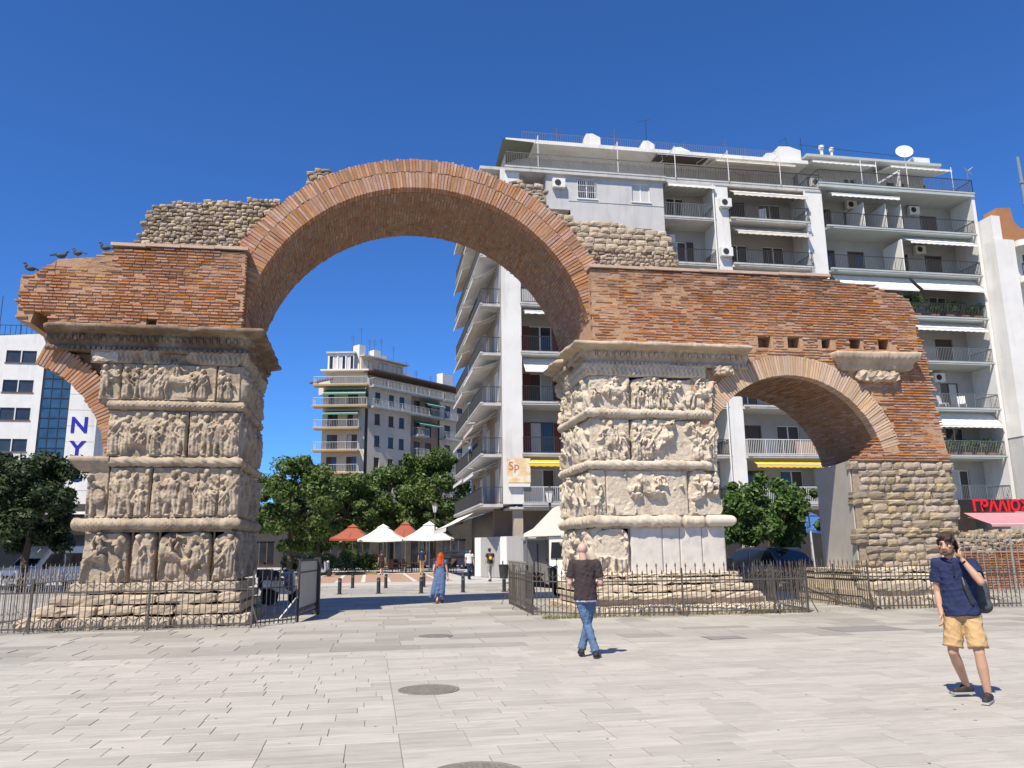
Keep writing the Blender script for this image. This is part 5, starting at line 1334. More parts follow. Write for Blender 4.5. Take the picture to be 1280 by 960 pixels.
def fence(label, pts, mat, H=1.28, step=.125, rnd=1, postevery=2.4, z0=0.0, lean=0.0):
    t = thing('iron_fence', label, 'fence', (pts[0][0], pts[0][1], z0)); g_ = random.Random(rnd)
    tall, short = picket_mesh(H, mat), picket_mesh(H * .87, mat)
    rails = MB(); zig = MB()
    for p, q in zip(pts[:-1], pts[1:]):
        L = math.hypot(q[0] - p[0], q[1] - p[1]); d = ((q[0] - p[0]) / L, (q[1] - p[1]) / L); n = max(2, int(L / step)); az = math.atan2(d[1], d[0])
        for zz in (.09, H * .66):
            rails.obox((p[0] + d[0] * L / 2, p[1] + d[1] * L / 2, z0 + zz), (d[0] * L / 2, d[1] * L / 2, 0), (-d[1] * .006, d[0] * .006, 0), (0, 0, .016))
        k = 0
        while k * postevery < L:
            x, y = p[0] + d[0] * k * postevery, p[1] + d[1] * k * postevery
            rails.box(x - .02, x + .02, y - .02, y + .02, z0 - .01, z0 + H * .9)
            rails.tube((x, y, z0 + .5), (x + d[1] * .25, y - d[0] * .25, z0), .014, n=4); k += 1
        for i in range(n + 1):
            x, y = p[0] + d[0] * L * i / n, p[1] + d[1] * L * i / n
            inst(tall if i % 2 == 0 else short, 'picket', t, (x, y, z0 + .02 + g_.uniform(-.01, .01)), (g_.gauss(0, .006), g_.gauss(lean, .006), az))
            if i < n:
                x2, y2 = p[0] + d[0] * L * (i + 1) / n, p[1] + d[1] * L * (i + 1) / n
                a, b_ = (H * .80, H * .72) if i % 2 == 0 else (H * .72, H * .80)
                zig.tube((x, y, z0 + a), (x2, y2, z0 + b_), .008, n=3, caps=False)
                a, b_ = (.2, .3) if i % 2 == 0 else (.3, .2)
                zig.tube((x, y, z0 + a), (x2, y2, z0 + b_), .008, n=3, caps=False)
    r = rails.build('rail', mat, t); zig.build('zigzag_bar', mat, r, kind='stuff')
    return t
fence('rusty iron picket fence standing before the pier with four carved tiers', [(-9.6, 19.42), (-2.6, 19.5), (-1.72, 20.5)], m_fence, rnd=1)
fence('pale iron picket fence running back beside the pier with the broken arch stub', [(-8.7, 19.7), (-8.35, 26.5)], m_fencel, rnd=2, H=1.42, step=.14)
fence('iron picket fence wrapped round the stepped base of the cream marble pier', [(4.3, 25.3), (4.15, 20.85), (5.3, 19.65), (10.95, 19.4)], m_fence, rnd=3)
fence('iron picket fence turning back beside the parked dark car', [(11.0, 19.45), (11.6, 25.5)], m_fence, rnd=4)
fence('iron picket fence round the moulded plinth of the rubble pier', [(13.25, 24.0), (12.95, 19.75), (17.2, 19.5)], m_fence, rnd=5)
fence('iron picket fence along the red brick ruin by the kerb', [(17.6, 22.9), (27.5, 22.4)], m_fencel, rnd=6, H=1.9, step=.2, z0=.16)
# gates
gt = thing('gate', 'grey sheet metal gate leaf standing open beside the main opening', 'gate', (-1.7, 20.55, 0))
ga, gb = Vector((-1.68, 20.6, 0)), Vector((-1.42, 23.0, 0)); gd = (gb - ga).normalized(); gn = Vector((-gd.y, gd.x, 0)); gl_ = (gb - ga).length
MB().obox((ga + gb) / 2 + Vector((0, 0, .86)), gd * gl_ / 2, gn * .012, (0, 0, .56)).build('sheet_panel', m_sheet, gt)
fm_ = MB()
for zz in (.16, .3, 1.16, 1.44): fm_.obox((ga + gb) / 2 + Vector((0, 0, zz)), gd * gl_ / 2, gn * .02, (0, 0, .02))
fm_.obox(ga + Vector((0, 0, .74)), gd * .025, gn * .025, (0, 0, .74))
fm_.build('frame', m_darkpost, gt)
lat = MB(); n = 10
for i in range(n): lat.obox(ga + gd * gl_ * (i + .5) / n + Vector((0, 0, .23)), gd * .012, gn * .012, (0, 0, .07))
lat.build('lattice', m_darkpost, gt)
MB().obox(gb + gd * .09 + Vector((0, 0, .75)), gd * .09, gn * .09, (0, 0, .75)).build('post', m_darkpost, gt)
br = MB().tube((-1.7, 20.55, .6), (-2.15, 20.3, .02), .02, n=5).build('brace', m_railw, gt)
g2 = thing('gate', 'grey lattice gate leaf leaning against the fence of the cream pier', 'gate', (4.28, 25.2, 0))
p_, q_ = Vector((4.33, 25.6, 0)), Vector((4.2, 22.1, 0)); gd = (q_ - p_).normalized(); gn = Vector((-gd.y, gd.x, 0)); gl_ = (q_ - p_).length
fm_ = MB()
for zz in (.1, 1.0, 1.3): fm_.obox((p_ + q_) / 2 + Vector((0, 0, zz)), gd * gl_ / 2, gn * .015, (0, 0, .02))
fm_.build('frame', m_fencel, g2)
for i in range(26): MB().obox(p_ + gd * gl_ * (i + .5) / 26 + Vector((0, 0, .7)), gd * .022, gn * .01, (0, 0, .62)).build('slat', m_fencel, g2)

# ================================================================== right edge: raised pavement, low red wall
tag(MB().box(17.35, 60, 20.2, 46, -.03, .14).build('raised_pavement', m_slab2), kind='structure')
rw = thing('ruined_wall', 'low ruined wall of red brick and rubble behind the fence by the kerb', 'wall', (22, 24, 0))
MB().box(17.9, 30, 24.2, 24.9, .1, 2.05).build('wall_core', m_mortar, rw)
mb = MB(); bricks(mb, 19.4, 30, .15, 1.75, 24.15, lambda x, z: z < 1.5 + .2 * math.sin(x * 2.1) and 19.4 < x < 30, erode=lambda x, z: erode(x, z)); mb.build('wall_bricks', m_brick, rw, kind='stuff')
mb = MB(); rubble(17.9, 30, .15, 2.1, lambda x, z: 17.9 < x < 30 and z < 2.05 and (x < 19.4 or z > 1.5 + .2 * math.sin(x * 2.1)), 24.12, (.1, .17), (.16, .34), st_i, mb=mb, dep=.2, gap=.014); mb.build('wall_stones', m_rubble_i, rw, kind='stuff')

# ================================================================== STREET FURNITURE
m_boll = M('black_bollard_paint', (.035, .035, .037), None, rough=.45)
def bollard(lab, x, y, h=.62):
    t = thing('bollard', lab, 'bollard', (x, y, 0), group='bollards across the street')
    MB().lathe((0, 0, 0), [(.075, 0), (.075, h - .05), (.06, h), (.0, h + .012)], 14).build('post', m_boll, t, local=True)
    MB().lathe((0, 0, h - .14), [(.0775, 0), (.0775, .05)], 14).build('band', m_railg, t, local=True)
    MB().lathe((0, 0, 0), [(.12, 0), (.12, .015), (.08, .03)], 14).build('base_ring', m_boll, t, local=True)
blab = 'short black steel bollard in the rows across the street end'
for (x, y) in ((-1.15, 33.4), (.37, 33.26), (2.04, 32.9), (3.71, 32.9), (5.33, 32.6), (-.75, 38.6), (.75, 38.1), (2.5, 38.4), (4.3, 38.2)): bollard(blab, x, y)
m_lampg = M('frosted_lamp_glass', (.62, .63, .62), None, rough=.3)
def lamp(lab, loc, h):
    t = thing('street_lamp', lab, 'street lamp', loc)
    MB().lathe((0, 0, 0), [(.16, 0), (.16, .5), (.1, .6), (.075, .8), (.055, h - .9), (.09, h - .86), (.05, h - .8)], 10).build('pole', m_darkpost, t, local=True)
    l_ = MB().lathe((0, 0, 0), [(.12, h - .8), (.24, h - .25), (.26, h - .22)], 6).build('lantern', m_lampg, t, local=True)
    f_ = MB()
    for i in range(6):
        a = math.pi * 2 * i / 6; f_.tube((.12 * math.cos(a), .12 * math.sin(a), h - .8), (.25 * math.cos(a), .25 * math.sin(a), h - .23), .014, n=4)
    f_.build('lantern_frame', m_darkpost, l_, local=True)
    MB().lathe((0, 0, 0), [(.29, h - .23), (.2, h - .1), (.06, h - .03), (.05, h), (.0, h + .06)], 6).build('cap', m_darkpost, t, local=True)
lamp('black lantern street lamp in front of the white parasols', tuple(cw(541, 64)), 5.4)
lamp('grey lantern street lamp half hidden behind the parasols', tuple(cw(528, 78)), 5.6)
lamp('black lantern street lamp by the white balcony railing', tuple(cw(686, 40)), 4.7)
lamp('slim street lamp among the trees behind the red parasols', tuple(cw(488, 88)), 6.4)
# parasols
def parasol(lab, px, dep, w_, zr, za, mat):
    t = thing('parasol', lab, 'parasol', tuple(cw(px, dep)), rz=YAW * -1, group='parasols of the cafe')
    h = w_ / 2; n = 8; vs = []; fs = []
    rim = [(-h, -h), (0, -h * 1.0), (h, -h), (h, 0), (h, h), (0, h), (-h, h), (-h, 0)]
    for k, (f, z) in enumerate(((1.0, zr - .16), (1.0, zr), (.62, zr + (za - zr) * .30), (.22, zr + (za - zr) * .74))):
        for i, (x, y) in enumerate(rim): vs.append((x * f, y * f, z - (.06 if (i % 2 == 1 and k < 2) else 0)))
    for k in range(3):
        for i in range(8): fs.append((k * 8 + i, k * 8 + (i + 1) % 8, (k + 1) * 8 + (i + 1) % 8, (k + 1) * 8 + i))
    c = MB().add(vs, fs).build('canopy', mat, t, local=True); md = c.modifiers.new('t', 'SOLIDIFY'); md.thickness = .015
    mb = MB(); vs = [(x * .27, y * .27, zr + (za - zr) * .76) for x, y in rim] + [(0, 0, za)]
    mb.add(vs, [(i, (i + 1) % 8, 8) for i in range(8)]); mb.build('vent', mat, c, local=True)
    MB().tube((0, 0, 0), (0, 0, za), .035, n=8).build('pole', m_railw, t, local=True)
    rb_ = MB()
    for x, y in rim: rb_.tube((0, 0, za - .15), (x * .98, y * .98, zr + .03), .014, n=4)
    rb_.build('rib', m_railg, t, local=True, kind='stuff')
    MB().box(-.35, .35, -.35, .35, 0, .08).build('base', m_darkpost, t, local=True)
m_parw = M('white_parasol_canvas', (.78, .75, .68), (.72, .69, .62), 1, .9); m_parr = M('terracotta_parasol_canvas', (.32, .09, .055), (.27, .075, .045), 1, .9)
parasol('terracotta parasol beside the flowering shrubs', 438, 66, 3.1, 2.68, 3.85, m_parr)
parasol('white parasol between the two terracotta parasols', 476, 64, 3.4, 2.55, 3.75, m_parw)
parasol('terracotta parasol rising behind the gap between the white ones', 504, 70, 3.0, 2.85, 4.2, m_parr)
parasol('white parasol beside the black lantern street lamp', 534, 65, 3.7, 2.6, 3.95, m_parw)
# cafe tables and chairs
m_rattan = M('brown_rattan', (.10, .055, .04), (.07, .04, .03), 12, .8)
def cafe_chair(lab, loc, rz):
    t = thing('cafe_chair', lab, 'chair', loc, rz, 'chairs under the parasols')
    MB().box(-.24, .24, -.24, .24, .42, .48).build('seat', m_rattan, t, local=True)
    MB().obox((0, .25, .75), (.24, 0, 0), (0, .025, .0), (0, .05, .28)).build('backrest', m_rattan, t, local=True)
    for sx in (-1, 1):
        MB().box(sx * .22 - .02, sx * .22 + .02, -.2, .24, .62, .66).build('armrest', m_rattan, t, local=True)
        for sy in (-1, 1): MB().box(sx * .21 - .02, sx * .21 + .02, sy * .21 - .02, sy * .21 + .02, 0, .64 if sy < 0 else .5).build('leg', m_rattan, t, local=True)
def cafe_table(lab, loc):
    t = thing('cafe_table', lab, 'table', loc, 0, 'tables under the parasols')
    MB().box(-.38, .38, -.38, .38, .70, .74).build('table_top', m_rattan, t, local=True)
    MB().tube((0, 0, .03), (0, 0, .7), .04, n=8).build('leg', m_darkpost, t, local=True)
    MB().box(-.25, .25, -.25, .25, 0, .03).build('base', m_darkpost, t, local=True)
for i, px in enumerate((488, 500, 513, 548, 558)):
    cafe_table('small square brown cafe table under the parasols', tuple(cw(px, 63.5 + (i % 2) * 2)))
for i, px in enumerate((484, 492, 497, 505, 509, 517, 545, 552, 556, 563)):
    cafe_chair('brown rattan cafe chair drawn up under the parasols', tuple(cw(px, 62.6 + (i % 3) * 1.4)), rh.uniform(0, 6.28))
# dark cafe front behind
cf = thing('cafe', 'dark cafe shop fronts in the shade under the street trees', 'cafe', tuple(cw(500, 92)))
kf = B(cf, Matrix.Translation(cw(300, 92)) @ Matrix.Rotation(-YAW, 4, 'Z'))
kf.wall(0, 27, 0, 5.2, 0, [(1 + 3.6 * i, 3.6 + 3.6 * i, .1, 2.9) for i in range(7)], m_shop)
for i in range(7): kf.window(1 + 3.6 * i, 3.6 + 3.6 * i, .1, 2.9, 0, fm=m_dframe, leaves=3, name='shop_window', sill=False)
kf.fin(MB().box(0, 27, .3, 5, 0, 5.1), 'rear_block', m_shop)
sgb = thing('menu_board', 'small yellow and green board standing by the terracotta parasol', 'sign', tuple(cw(436, 62)))
MB().box(-.42, .42, -.04, .04, .95, 1.75).build('panel', M('yellow_green_print', (.62, .62, .05), (.25, .45, .06), 3, .6), sgb, local=True)
for x in (-.35, .35): MB().box(x - .025, x + .025, -.03, .03, 0, .95).build('leg', m_darkpost, sgb, local=True)
# hoarding
ho = thing('hoarding', 'pale corrugated metal hoarding round the corner shop', 'hoarding', tuple(cw(591, 52)))
h0, h1 = cw(591, 52), cw(668, 45); hd = (h1 - h0); n = 9
hm = None
for i in range(n):
    p, q = h0 + hd * i / n, h0 + hd * (i + 1) / n; d = (q - p).normalized(); nn = Vector((d.y, -d.x, 0)); L = (q - p).length; m_ = 12; vs = []; fs = []
    for k in range(m_ + 1):
        b_ = p + d * L * (.004 + .992 * k / m_) + nn * (.03 if k % 2 else 0); vs += [(b_.x, b_.y, 0.02), (b_.x, b_.y, 2.42)]
    for k in range(m_): fs.append((2 * k, 2 * k + 2, 2 * k + 3, 2 * k + 1))
    MB().add(vs, fs).build('corrugated_panel', m_sheet if i % 4 else m_railw, ho)
pm = MB()
for i in range(n + 1): q = h0 + hd * i / n; pm.tube((q.x, q.y + .06, 0), (q.x, q.y + .06, 2.4), .03, n=5)
pm.build('post', m_railg, ho)
# white marquee beside it
mq = thing('marquee', 'white canvas marquee with a clear window flap beside the hoarding', 'tent', tuple(cw(690, 36)))
o_ = cw(690, 36); kq = B(mq, Matrix.Translation(o_) @ Matrix.Rotation(-YAW, 4, 'Z'))
kq.fin(MB().prism([(-1.3, 2.35), (-.9, 2.55), (-.45, 3.0), (0, 3.45), (.5, 3.6), (3.2, 3.6), (3.2, 2.3), (-1.3, 2.2)], 0, 3.2), 'canopy', m_parw)
kq.fin(MB().prism([(-.2, 2.2), (3.2, 2.2), (3.2, .05), (-.2, .05)], .1, 3.0), 'side_sheet', m_parw)
kq.fin(MB().prism([(-.15, 1.25), (.55, 1.25), (.55, 1.95), (-.1, 1.95)], .06, .1), 'window_flap', m_glass)
for x in (-1.2, 3.1): kq.fin(MB().tube((x, .05, 0), (x, .05, 2.3), .035, n=6), 'pole', m_railg)
bx = thing('utility_cabinet', 'grey utility cabinet between the hoarding and the marquee', 'cabinet', tuple(cw(668, 37)))
MB().box(-.55, .5, -.3, .3, .0, 2.05).build('body', M('grey_cabinet', (.16, .16, .16), None, rough=.6), bx, local=True); MB().box(-.62, .57, -.37, .37, 2.05, 2.14).build('lid', m_sheet, bx, local=True); MB().box(-.03, .02, -.32, -.3, .2, 1.9).build('door_gap', m_dark, bx, local=True)
# litter bin by the hoarding
lb = thing('litter_bin', 'black litter bin on a post by the hoarding', 'bin', tuple(cw(627, 41)))
MB().lathe((0, 0, 0), [(.2, .25), (.26, .9), (.28, .92), (.24, .93)], 12).build('bucket', m_boll, lb, local=True); MB().tube((0, .3, 0), (0, .3, 1.1), .03, n=6).build('post', m_boll, lb, local=True)
# sign post and blue canopy seen through the small arch
sp_ = thing('sign_post', 'thin white pole standing behind the small arch', 'pole', tuple(cw(1015, 33)))
MB().tube((0, 0, 0), (-.12, 0, 3.2), .035, n=8).build('pole', m_railw, sp_, local=True); MB().lathe((0, 0, 0), [(.12, 0), (.12, .03), (.05, .05)], 10).build('base', m_railg, sp_, local=True)
parasol('blue market umbrella beyond the small arch', 1012, 42, 2.6, 2.5, 3.4, M('blue_canvas', (.05, .12, .32), (.04, .1, .27), 1, .9))

# ================================================================== VEHICLES
m_tyre = M('tyre_rubber', (.02, .02, .02), None, rough=.85); m_rim = M('alloy_rim', (.45, .45, .45), None, rough=.35, metal=.7)
m_carglass = M('car_glass', (.015, .018, .022), None, rough=.05, spec=.7)
m_headl = M('headlight_lens', (.7, .7, .7), None, rough=.1); m_taill = M('tail_light', (.35, .01, .01), None, rough=.2)
def wheel(t, x, y, r, w_=.2):
    wh = MB().lathe((x, y, r), [(r * .62, -w_ / 2), (r * .95, -w_ / 2), (r, -w_ / 2 + .03), (r, w_ / 2 - .03), (r * .95, w_ / 2), (r * .62, w_ / 2)], 20, 'y').build('wheel', m_tyre, t, local=True)
    MB().lathe((x, y, r), [(r * .2, -w_ / 2 - .005), (r * .62, -w_ / 2 + .02), (r * .62, w_ / 2 - .02), (r * .2, w_ / 2 + .005)], 14, 'y').build('rim', m_rim, wh, local=True)
def vehicle(name, label, cat, loc, rz, paint, prof, glassprof, L, W, wr, wx, doors):
    """x forward; prof: side outline (x,z); glassprof: list of side window outlines"""
    t = thing(name, label, cat, loc, rz)
    n = len(prof); xs = []; vs = []; fs = []
    cut = [(-W / 2 + .0, .0), (-W / 2, .03)]
    zmax = max(p[1] for p in prof)
    def sec(y, k): # narrower towards the roof
        return [(x, y * (1 - (.10 * max(0, (z - .95)) if z > .95 else 0)), z) for x, z in prof]
    for y in (-W / 2, -W / 2 + .07, W / 2 - .07, W / 2):
        e = .06 if abs(y) == W / 2 else 0
        cx = sum(p[0] for p in prof) / n; cz = sum(p[1] for p in prof) / n
        vs += [(x + (cx - x) / abs(cx - x + 1e-6) * e * (abs(cx - x) > .4), y * (1 - (.12 * max(0, z - .95))), z - (e if z > .6 else 0)) for x, z in prof]
    for k in range(3):
        for i in range(n): fs.append((k * n + i, k * n + (i + 1) % n, (k + 1) * n + (i + 1) % n, (k + 1) * n + i))
    fs.append(tuple(range(n - 1, -1, -1))); fs.append(tuple(range(3 * n, 4 * n)))
    MB().add(vs, fs).build('body', paint, t, local=True, smooth=False)
    for s in (-1, 1):
        for gp in glassprof['side']:
            v = [(x, s * (W / 2 + .006) * (1 - .12 * max(0, z - .95)), z) for x, z in gp]
            mb = MB().add(v, [tuple(range(len(v)))]); o = mb.build('side_window', m_carglass, t, local=True); md = o.modifiers.new('t', 'SOLIDIFY'); md.thickness = .01
        for dx in doors: MB().box(dx - .006, dx + .006, s * W / 2 - .004 if s > 0 else -W / 2 - .004, s * W / 2 + .004 if s > 0 else -W / 2 + .004, .35, .95).build('door_gap', m_dark, t, local=True)
    for nm, key in (('windscreen', 'front'), ('rear_window', 'back')):
        (xa, za), (xb, zb) = glassprof[key]; s = 1 if key == 'front' else -1
        wa, wb = W / 2 - .1, W / 2 - .16
        dx = .012 * s
        mb = MB().add([(xa + dx, -wa * (1 - .12 * max(0, za - .95)), za), (xa + dx, wa * (1 - .12 * max(0, za - .95)), za), (xb + dx, wb * (1 - .12 * max(0, zb - .95)), zb), (xb + dx, -wb * (1 - .12 * max(0, zb - .95)), zb)], [(0, 1, 2, 3)])
        o = mb.build(nm, m_carglass, t, local=True); md = o.modifiers.new('t', 'SOLIDIFY'); md.thickness = .01
    xf = max(p[0] for p in prof); xb_ = min(p[0] for p in prof)
    for s in (-1, 1):
        MB().box(xf - .1, xf + .004, s * (W / 2 - .22) - .16, s * (W / 2 - .22) + .16, .62, .78).build('headlight', m_headl, t, local=True)
        MB().box(xb_ - .004, xb_ + .06, s * (W / 2 - .14) - .08, s * (W / 2 - .14) + .08, .75, 1.0).build('tail_light', m_taill, t, local=True)
        wheel(t, wx[0], s * (W / 2 - .12), wr); wheel(t, wx[1], s * (W / 2 - .12), wr)
        MB().box(glassprof['front'][0][0] - .45, glassprof['front'][0][0] - .3, s * (W / 2 + .1) - .09, s * (W / 2 + .1) + .09, 1.0, 1.2).build('mirror', m_boll, t, local=True)
    MB().box(xf - .02, xf + .012, -.26, .26, .42, .54).build('number_plate', m_ac, t, local=True)
    MB().box(xf - .05, xf + .008, -.5, .5, .58, .72).build('grille', m_dark, t, local=True)
    MB().box(xb_ - .012, xb_ + .02, -.26, .26, .6, .72).build('number_plate', m_ac, t, local=True)
    return t
m_vanw = M('white_van_paint', (.74, .74, .72), None, rough=.3, spec=.5); m_navy = M('dark_navy_car_paint', (.025, .028, .045), None, rough=.25, spec=.5)
m_silv = M('silver_car_paint', (.42, .43, .44), None, rough=.3, metal=.5)
vprof = [(-2.3, .35), (2.35, .35), (2.42, .6), (2.35, .95), (1.75, 1.12), (1.05, 1.95), (.8, 2.08), (-2.2, 2.1), (-2.32, 1.9)]
vg = dict(side=[[(1.5, 1.12), (.95, 1.72), (.25, 1.74), (.25, 1.1)], [(.15, 1.1), (.15, 1.74), (-.9, 1.74), (-.9, 1.1)]], front=[(1.72, 1.16), (1.08, 1.88)], back=[(-2.32, 1.1), (-2.3, 1.8)])
vehicle('parked_van', 'white delivery van parked behind the pale iron fence', 'van', tuple(cw(68, 41)), math.radians(238), m_vanw, vprof, vg, 4.7, 1.85, .33, (1.5, -1.45), (.2, 1.0, -1.0))
cprof = [(-2.1, .35), (2.1, .35), (2.2, .55), (2.12, .82), (1.1, .98), (.35, 1.55), (-.2, 1.64), (-1.5, 1.6), (-2.1, 1.05)]
cg = dict(side=[[(.95, 1.0), (.32, 1.46), (-.35, 1.52), (-.35, .98)], [(-.45, .98), (-.45, 1.52), (-1.4, 1.48), (-1.75, 1.02)]], front=[(1.08, 1.0), (.38, 1.5)], back=[(-2.02, 1.12), (-1.55, 1.53)])
vehicle('parked_car', 'dark navy car parked beyond the small arch', 'car', tuple(cw(943, 33)), math.radians(110), m_navy, cprof, cg, 4.3, 1.75, .31, (1.35, -1.3), (.4, -.4, -1.3))
vehicle('parked_car', 'dark car parked in the shade beside the cafe', 'car', tuple(cw(560, 74)), math.radians(160), m_navy, cprof, cg, 4.3, 1.75, .31, (1.35, -1.3), (.4, -.4, -1.3))
m_dgreen = M('black_scooter_plastic', (.03, .032, .035), None, rough=.4)
def scooter(label, loc, rz, paint):
    t = thing('scooter', label, 'scooter', loc, rz)
    for x in (-.62, .62):
        w_ = MB().lathe((x, 0, .25), [(.14, -.05), (.24, -.05), (.25, 0), (.24, .05), (.14, .05)], 18, 'y').build('wheel', m_tyre, t, local=True); MB().lathe((x, 0, .25), [(.03, -.04), (.14, -.03), (.14, .03), (.03, .04)], 12, 'y').build('rim', m_rim, w_, local=True)
    MB().prism([(-.85, .55), (-.3, .36), (.28, .3), (.42, .34), (.45, .42), (.2, .4), (-.05, .5), (-.2, .72), (-.85, .78)], -.15, .15).build('body', paint, t, local=True)
    MB().prism([(.36, .36), (.5, .42), (.44, .95), (.34, 1.02), (.3, .98)], -.19, .19).build('leg_shield', paint, t, local=True)
    MB().prism([(-.8, .78), (-.12, .73), (-.05, .8), (-.3, .86), (-.8, .88)], -.14, .14).build('seat', m_boll, t, local=True)
    MB().tube((.6, 0, .25), (.42, 0, 1.0), .03, n=6).build('fork', m_rim, t, local=True)
    h = MB(); h.tube((.38, -.32, 1.08), (.42, 0, 1.02), .02, n=5); h.tube((.42, 0, 1.02), (.38, .32, 1.08), .02, n=5); h.build('handlebar', m_boll, t, local=True)
    MB().ball((.5, 0, .98), .09, 10, 6, (.6, 1.2, 1)).build('headlight', m_headl, t, local=True)
    for s in (-1, 1):
        q = MB().tube((.39, s * .25, 1.06), (.36, s * .32, 1.26), .008, n=4); q.ball((.36, s * .33, 1.29), .05, 8, 5, (.3, 1.2, .8)); q.build('mirror', m_boll, t, local=True)
    MB().box(-1.02, -.72, -.16, .16, .86, 1.12).build('top_box', m_boll, t, local=True)
scooter('grey scooter parked beyond the sheet metal gate', tuple(cw(401, 56)), math.radians(-40), m_silv)
scooter('white scooter parked behind the pickets beside the carved pier', tuple(cw(352, 27)), math.radians(60), m_silv)
scooter('black scooter parked behind the bars next to the gate', tuple(cw(337, 27.5)), math.radians(80), m_dgreen)
scooter('black scooter behind the fence of the cream pier', tuple(cw(676, 29)), math.radians(20), m_dgreen)
# ================================================================== TREES AND PLANTS
def leafmat(name, c1, c2, trans=.25):
    ma = D.materials.new(name); ma.use_nodes = True; t = ma.node_tree; N = t.nodes; L = t.links
    b = N['Principled BSDF']; b.inputs['Roughness'].default_value = .5; b.inputs['Specular IOR Level'].default_value = .35
    ge = N.new('ShaderNodeNewGeometry'); mx = N.new('ShaderNodeMix'); mx.data_type = 'RGBA'; mx.inputs[6].default_value = (*c1, 1); mx.inputs[7].default_value = (*c2, 1)
    L.new(ge.outputs['Random Per Island'], mx.inputs[0]); L.new(mx.outputs[2], b.inputs['Base Color'])
    tr = N.new('ShaderNodeBsdfTranslucent'); L.new(mx.outputs[2], tr.inputs[0]); ms = N.new('ShaderNodeMixShader'); ms.inputs[0].default_value = trans
    L.new(b.outputs[0], ms.inputs[1]); L.new(tr.outputs[0], ms.inputs[2]); L.new(ms.outputs[0], N['Material Output'].inputs[0]); return ma
m_leaf = leafmat('street_tree_leaf', (.045, .085, .018), (.14, .20, .048)); m_leafd = leafmat('dark_tree_leaf', (.018, .034, .013), (.06, .09, .03), .18)
m_leafo = leafmat('orange_tree_leaf', (.035, .085, .016), (.10, .17, .035)); m_bark = M('tree_bark', (.10, .075, .055), (.07, .052, .04), 6, .95, .6, 20)
m_flower = leafmat('pale_blossom', (.55, .5, .45), (.62, .56, .5), .3)
def leaves(name, centers, radii, count, size, mat, parent, seed, smin=.6):
    g_ = np.random.default_rng(seed); C = np.array(centers); R = np.array(radii); k = g_.integers(0, len(C), count)
    d = g_.normal(size=(count, 3)); d /= np.linalg.norm(d, axis=1)[:, None]; rad = g_.random(count) ** .6 * 1.12
    P = C[k] + d * (rad * 1.0)[:, None] * R[k]
    n = d * .8 + g_.normal(size=(count, 3)) * .55 + np.array([0, 0, .35]); n /= np.linalg.norm(n, axis=1)[:, None]
    a = np.cross(n, g_.normal(size=(count, 3))); a /= np.linalg.norm(a, axis=1)[:, None]; b_ = np.cross(n, a)
    s = size * g_.uniform(smin, 1.25, count)[:, None]
    V = np.stack([P - a * s, P + b_ * s * .45 + n * s * .12, P + a * s, P - b_ * s * .45 + n * s * .12], 1).reshape(-1, 3)
    Fq = np.arange(count * 4).reshape(-1, 4)
    return mk(name, V, Fq, mat, parent, local=True)
def tree(label, loc, H, cr, crz, cz, mat, seed, nleaf, lsize, nclump=60, name='street_tree', group=None, trunk=.22, squash=1.0):
    t = thing(name, label, 'tree', loc, group=group); g_ = random.Random(seed)
    mb = MB(); base = Vector((0, 0, 0)); top = Vector((g_.uniform(-.2, .2), g_.uniform(-.2, .2), cz - crz * .3))
    pr = base; n = 5
    for i in range(n):
        q = base.lerp(top, (i + 1) / n) + Vector((g_.uniform(-.06, .06), g_.uniform(-.06, .06), 0)); mb.tube(pr, q, trunk * (1 - .1 * i), trunk * (1 - .1 * (i + 1)), 8); pr = q
    C = []; R = []
    for i in range(nclump):
        while True:
            d = Vector((g_.uniform(-1, 1), g_.uniform(-1, 1), g_.uniform(-1, 1)))
            if .25 < d.length < 1: break
        d = d.normalized() * (d.length ** .5)
        f = g_.uniform(.72, 1.14)
        c = Vector((d.x * cr * f, d.y * cr * squash * f, cz + d.z * crz * f))
        rr_ = cr * g_.choice([.10, .14, .18, .24, .30]); C.append(c); R.append((rr_, rr_, rr_ * .75))
        if i % 5 == 0:
            mid = top.lerp(c, .5) + Vector((0, 0, -.2)); mb.tube(top, mid, trunk * .45, trunk * .25, 5); mb.tube(mid, c, trunk * .25, trunk * .08, 5)
    mb.build('trunk', m_bark, t, local=True)
    leaves('crown', [tuple(c) for c in C], R, nleaf, lsize, mat, t, seed)
    return t
TG = 'leafy street trees behind the parasols'
tree('broad dark green tree beside the shaded side of the carved pier', tuple(cw(360, 58)), 8, 3.2, 3.1, 5.1, m_leaf, 1, 30000, .16, 70, group=TG)
tree('rounded green tree rising behind the terracotta parasol', tuple(cw(425, 72)), 8, 3.6, 3.0, 5.6, m_leaf, 2, 30000, .18, 70, group=TG)
tree('tall green tree between the parasols and the corner block', tuple(cw(487, 80)), 10, 4.2, 3.9, 6.4, m_leaf, 3, 34000, .2, 75, group=TG)
tree('green tree with its crown touching the balconies of the white block', tuple(cw(538, 78)), 11, 3.9, 4.6, 7.0, m_leaf, 4, 34000, .2, 75, group=TG)
tree('low green tree in the dark gap behind the scooters', tuple(cw(395, 84)), 8, 4.6, 3.4, 5.2, m_leaf, 5, 26000, .22, 60, group=TG)
tree('dark dense tree standing over the parked van', tuple(cw(28, 38)), 7, 2.7, 2.3, 4.2, m_leafd, 6, 34000, .13, 70)
tree('dark tree behind the pale fence at the edge of the square', tuple(cw(-60, 40)), 7.5, 3.2, 2.6, 4.4, m_leafd, 7, 26000, .14, 60)
tree('small glossy orange tree growing beyond the small arch', tuple(cw(962, 34)), 4.6, 2.05, 1.45, 2.95, m_leafo, 8, 16000, .12, 60, trunk=.1)
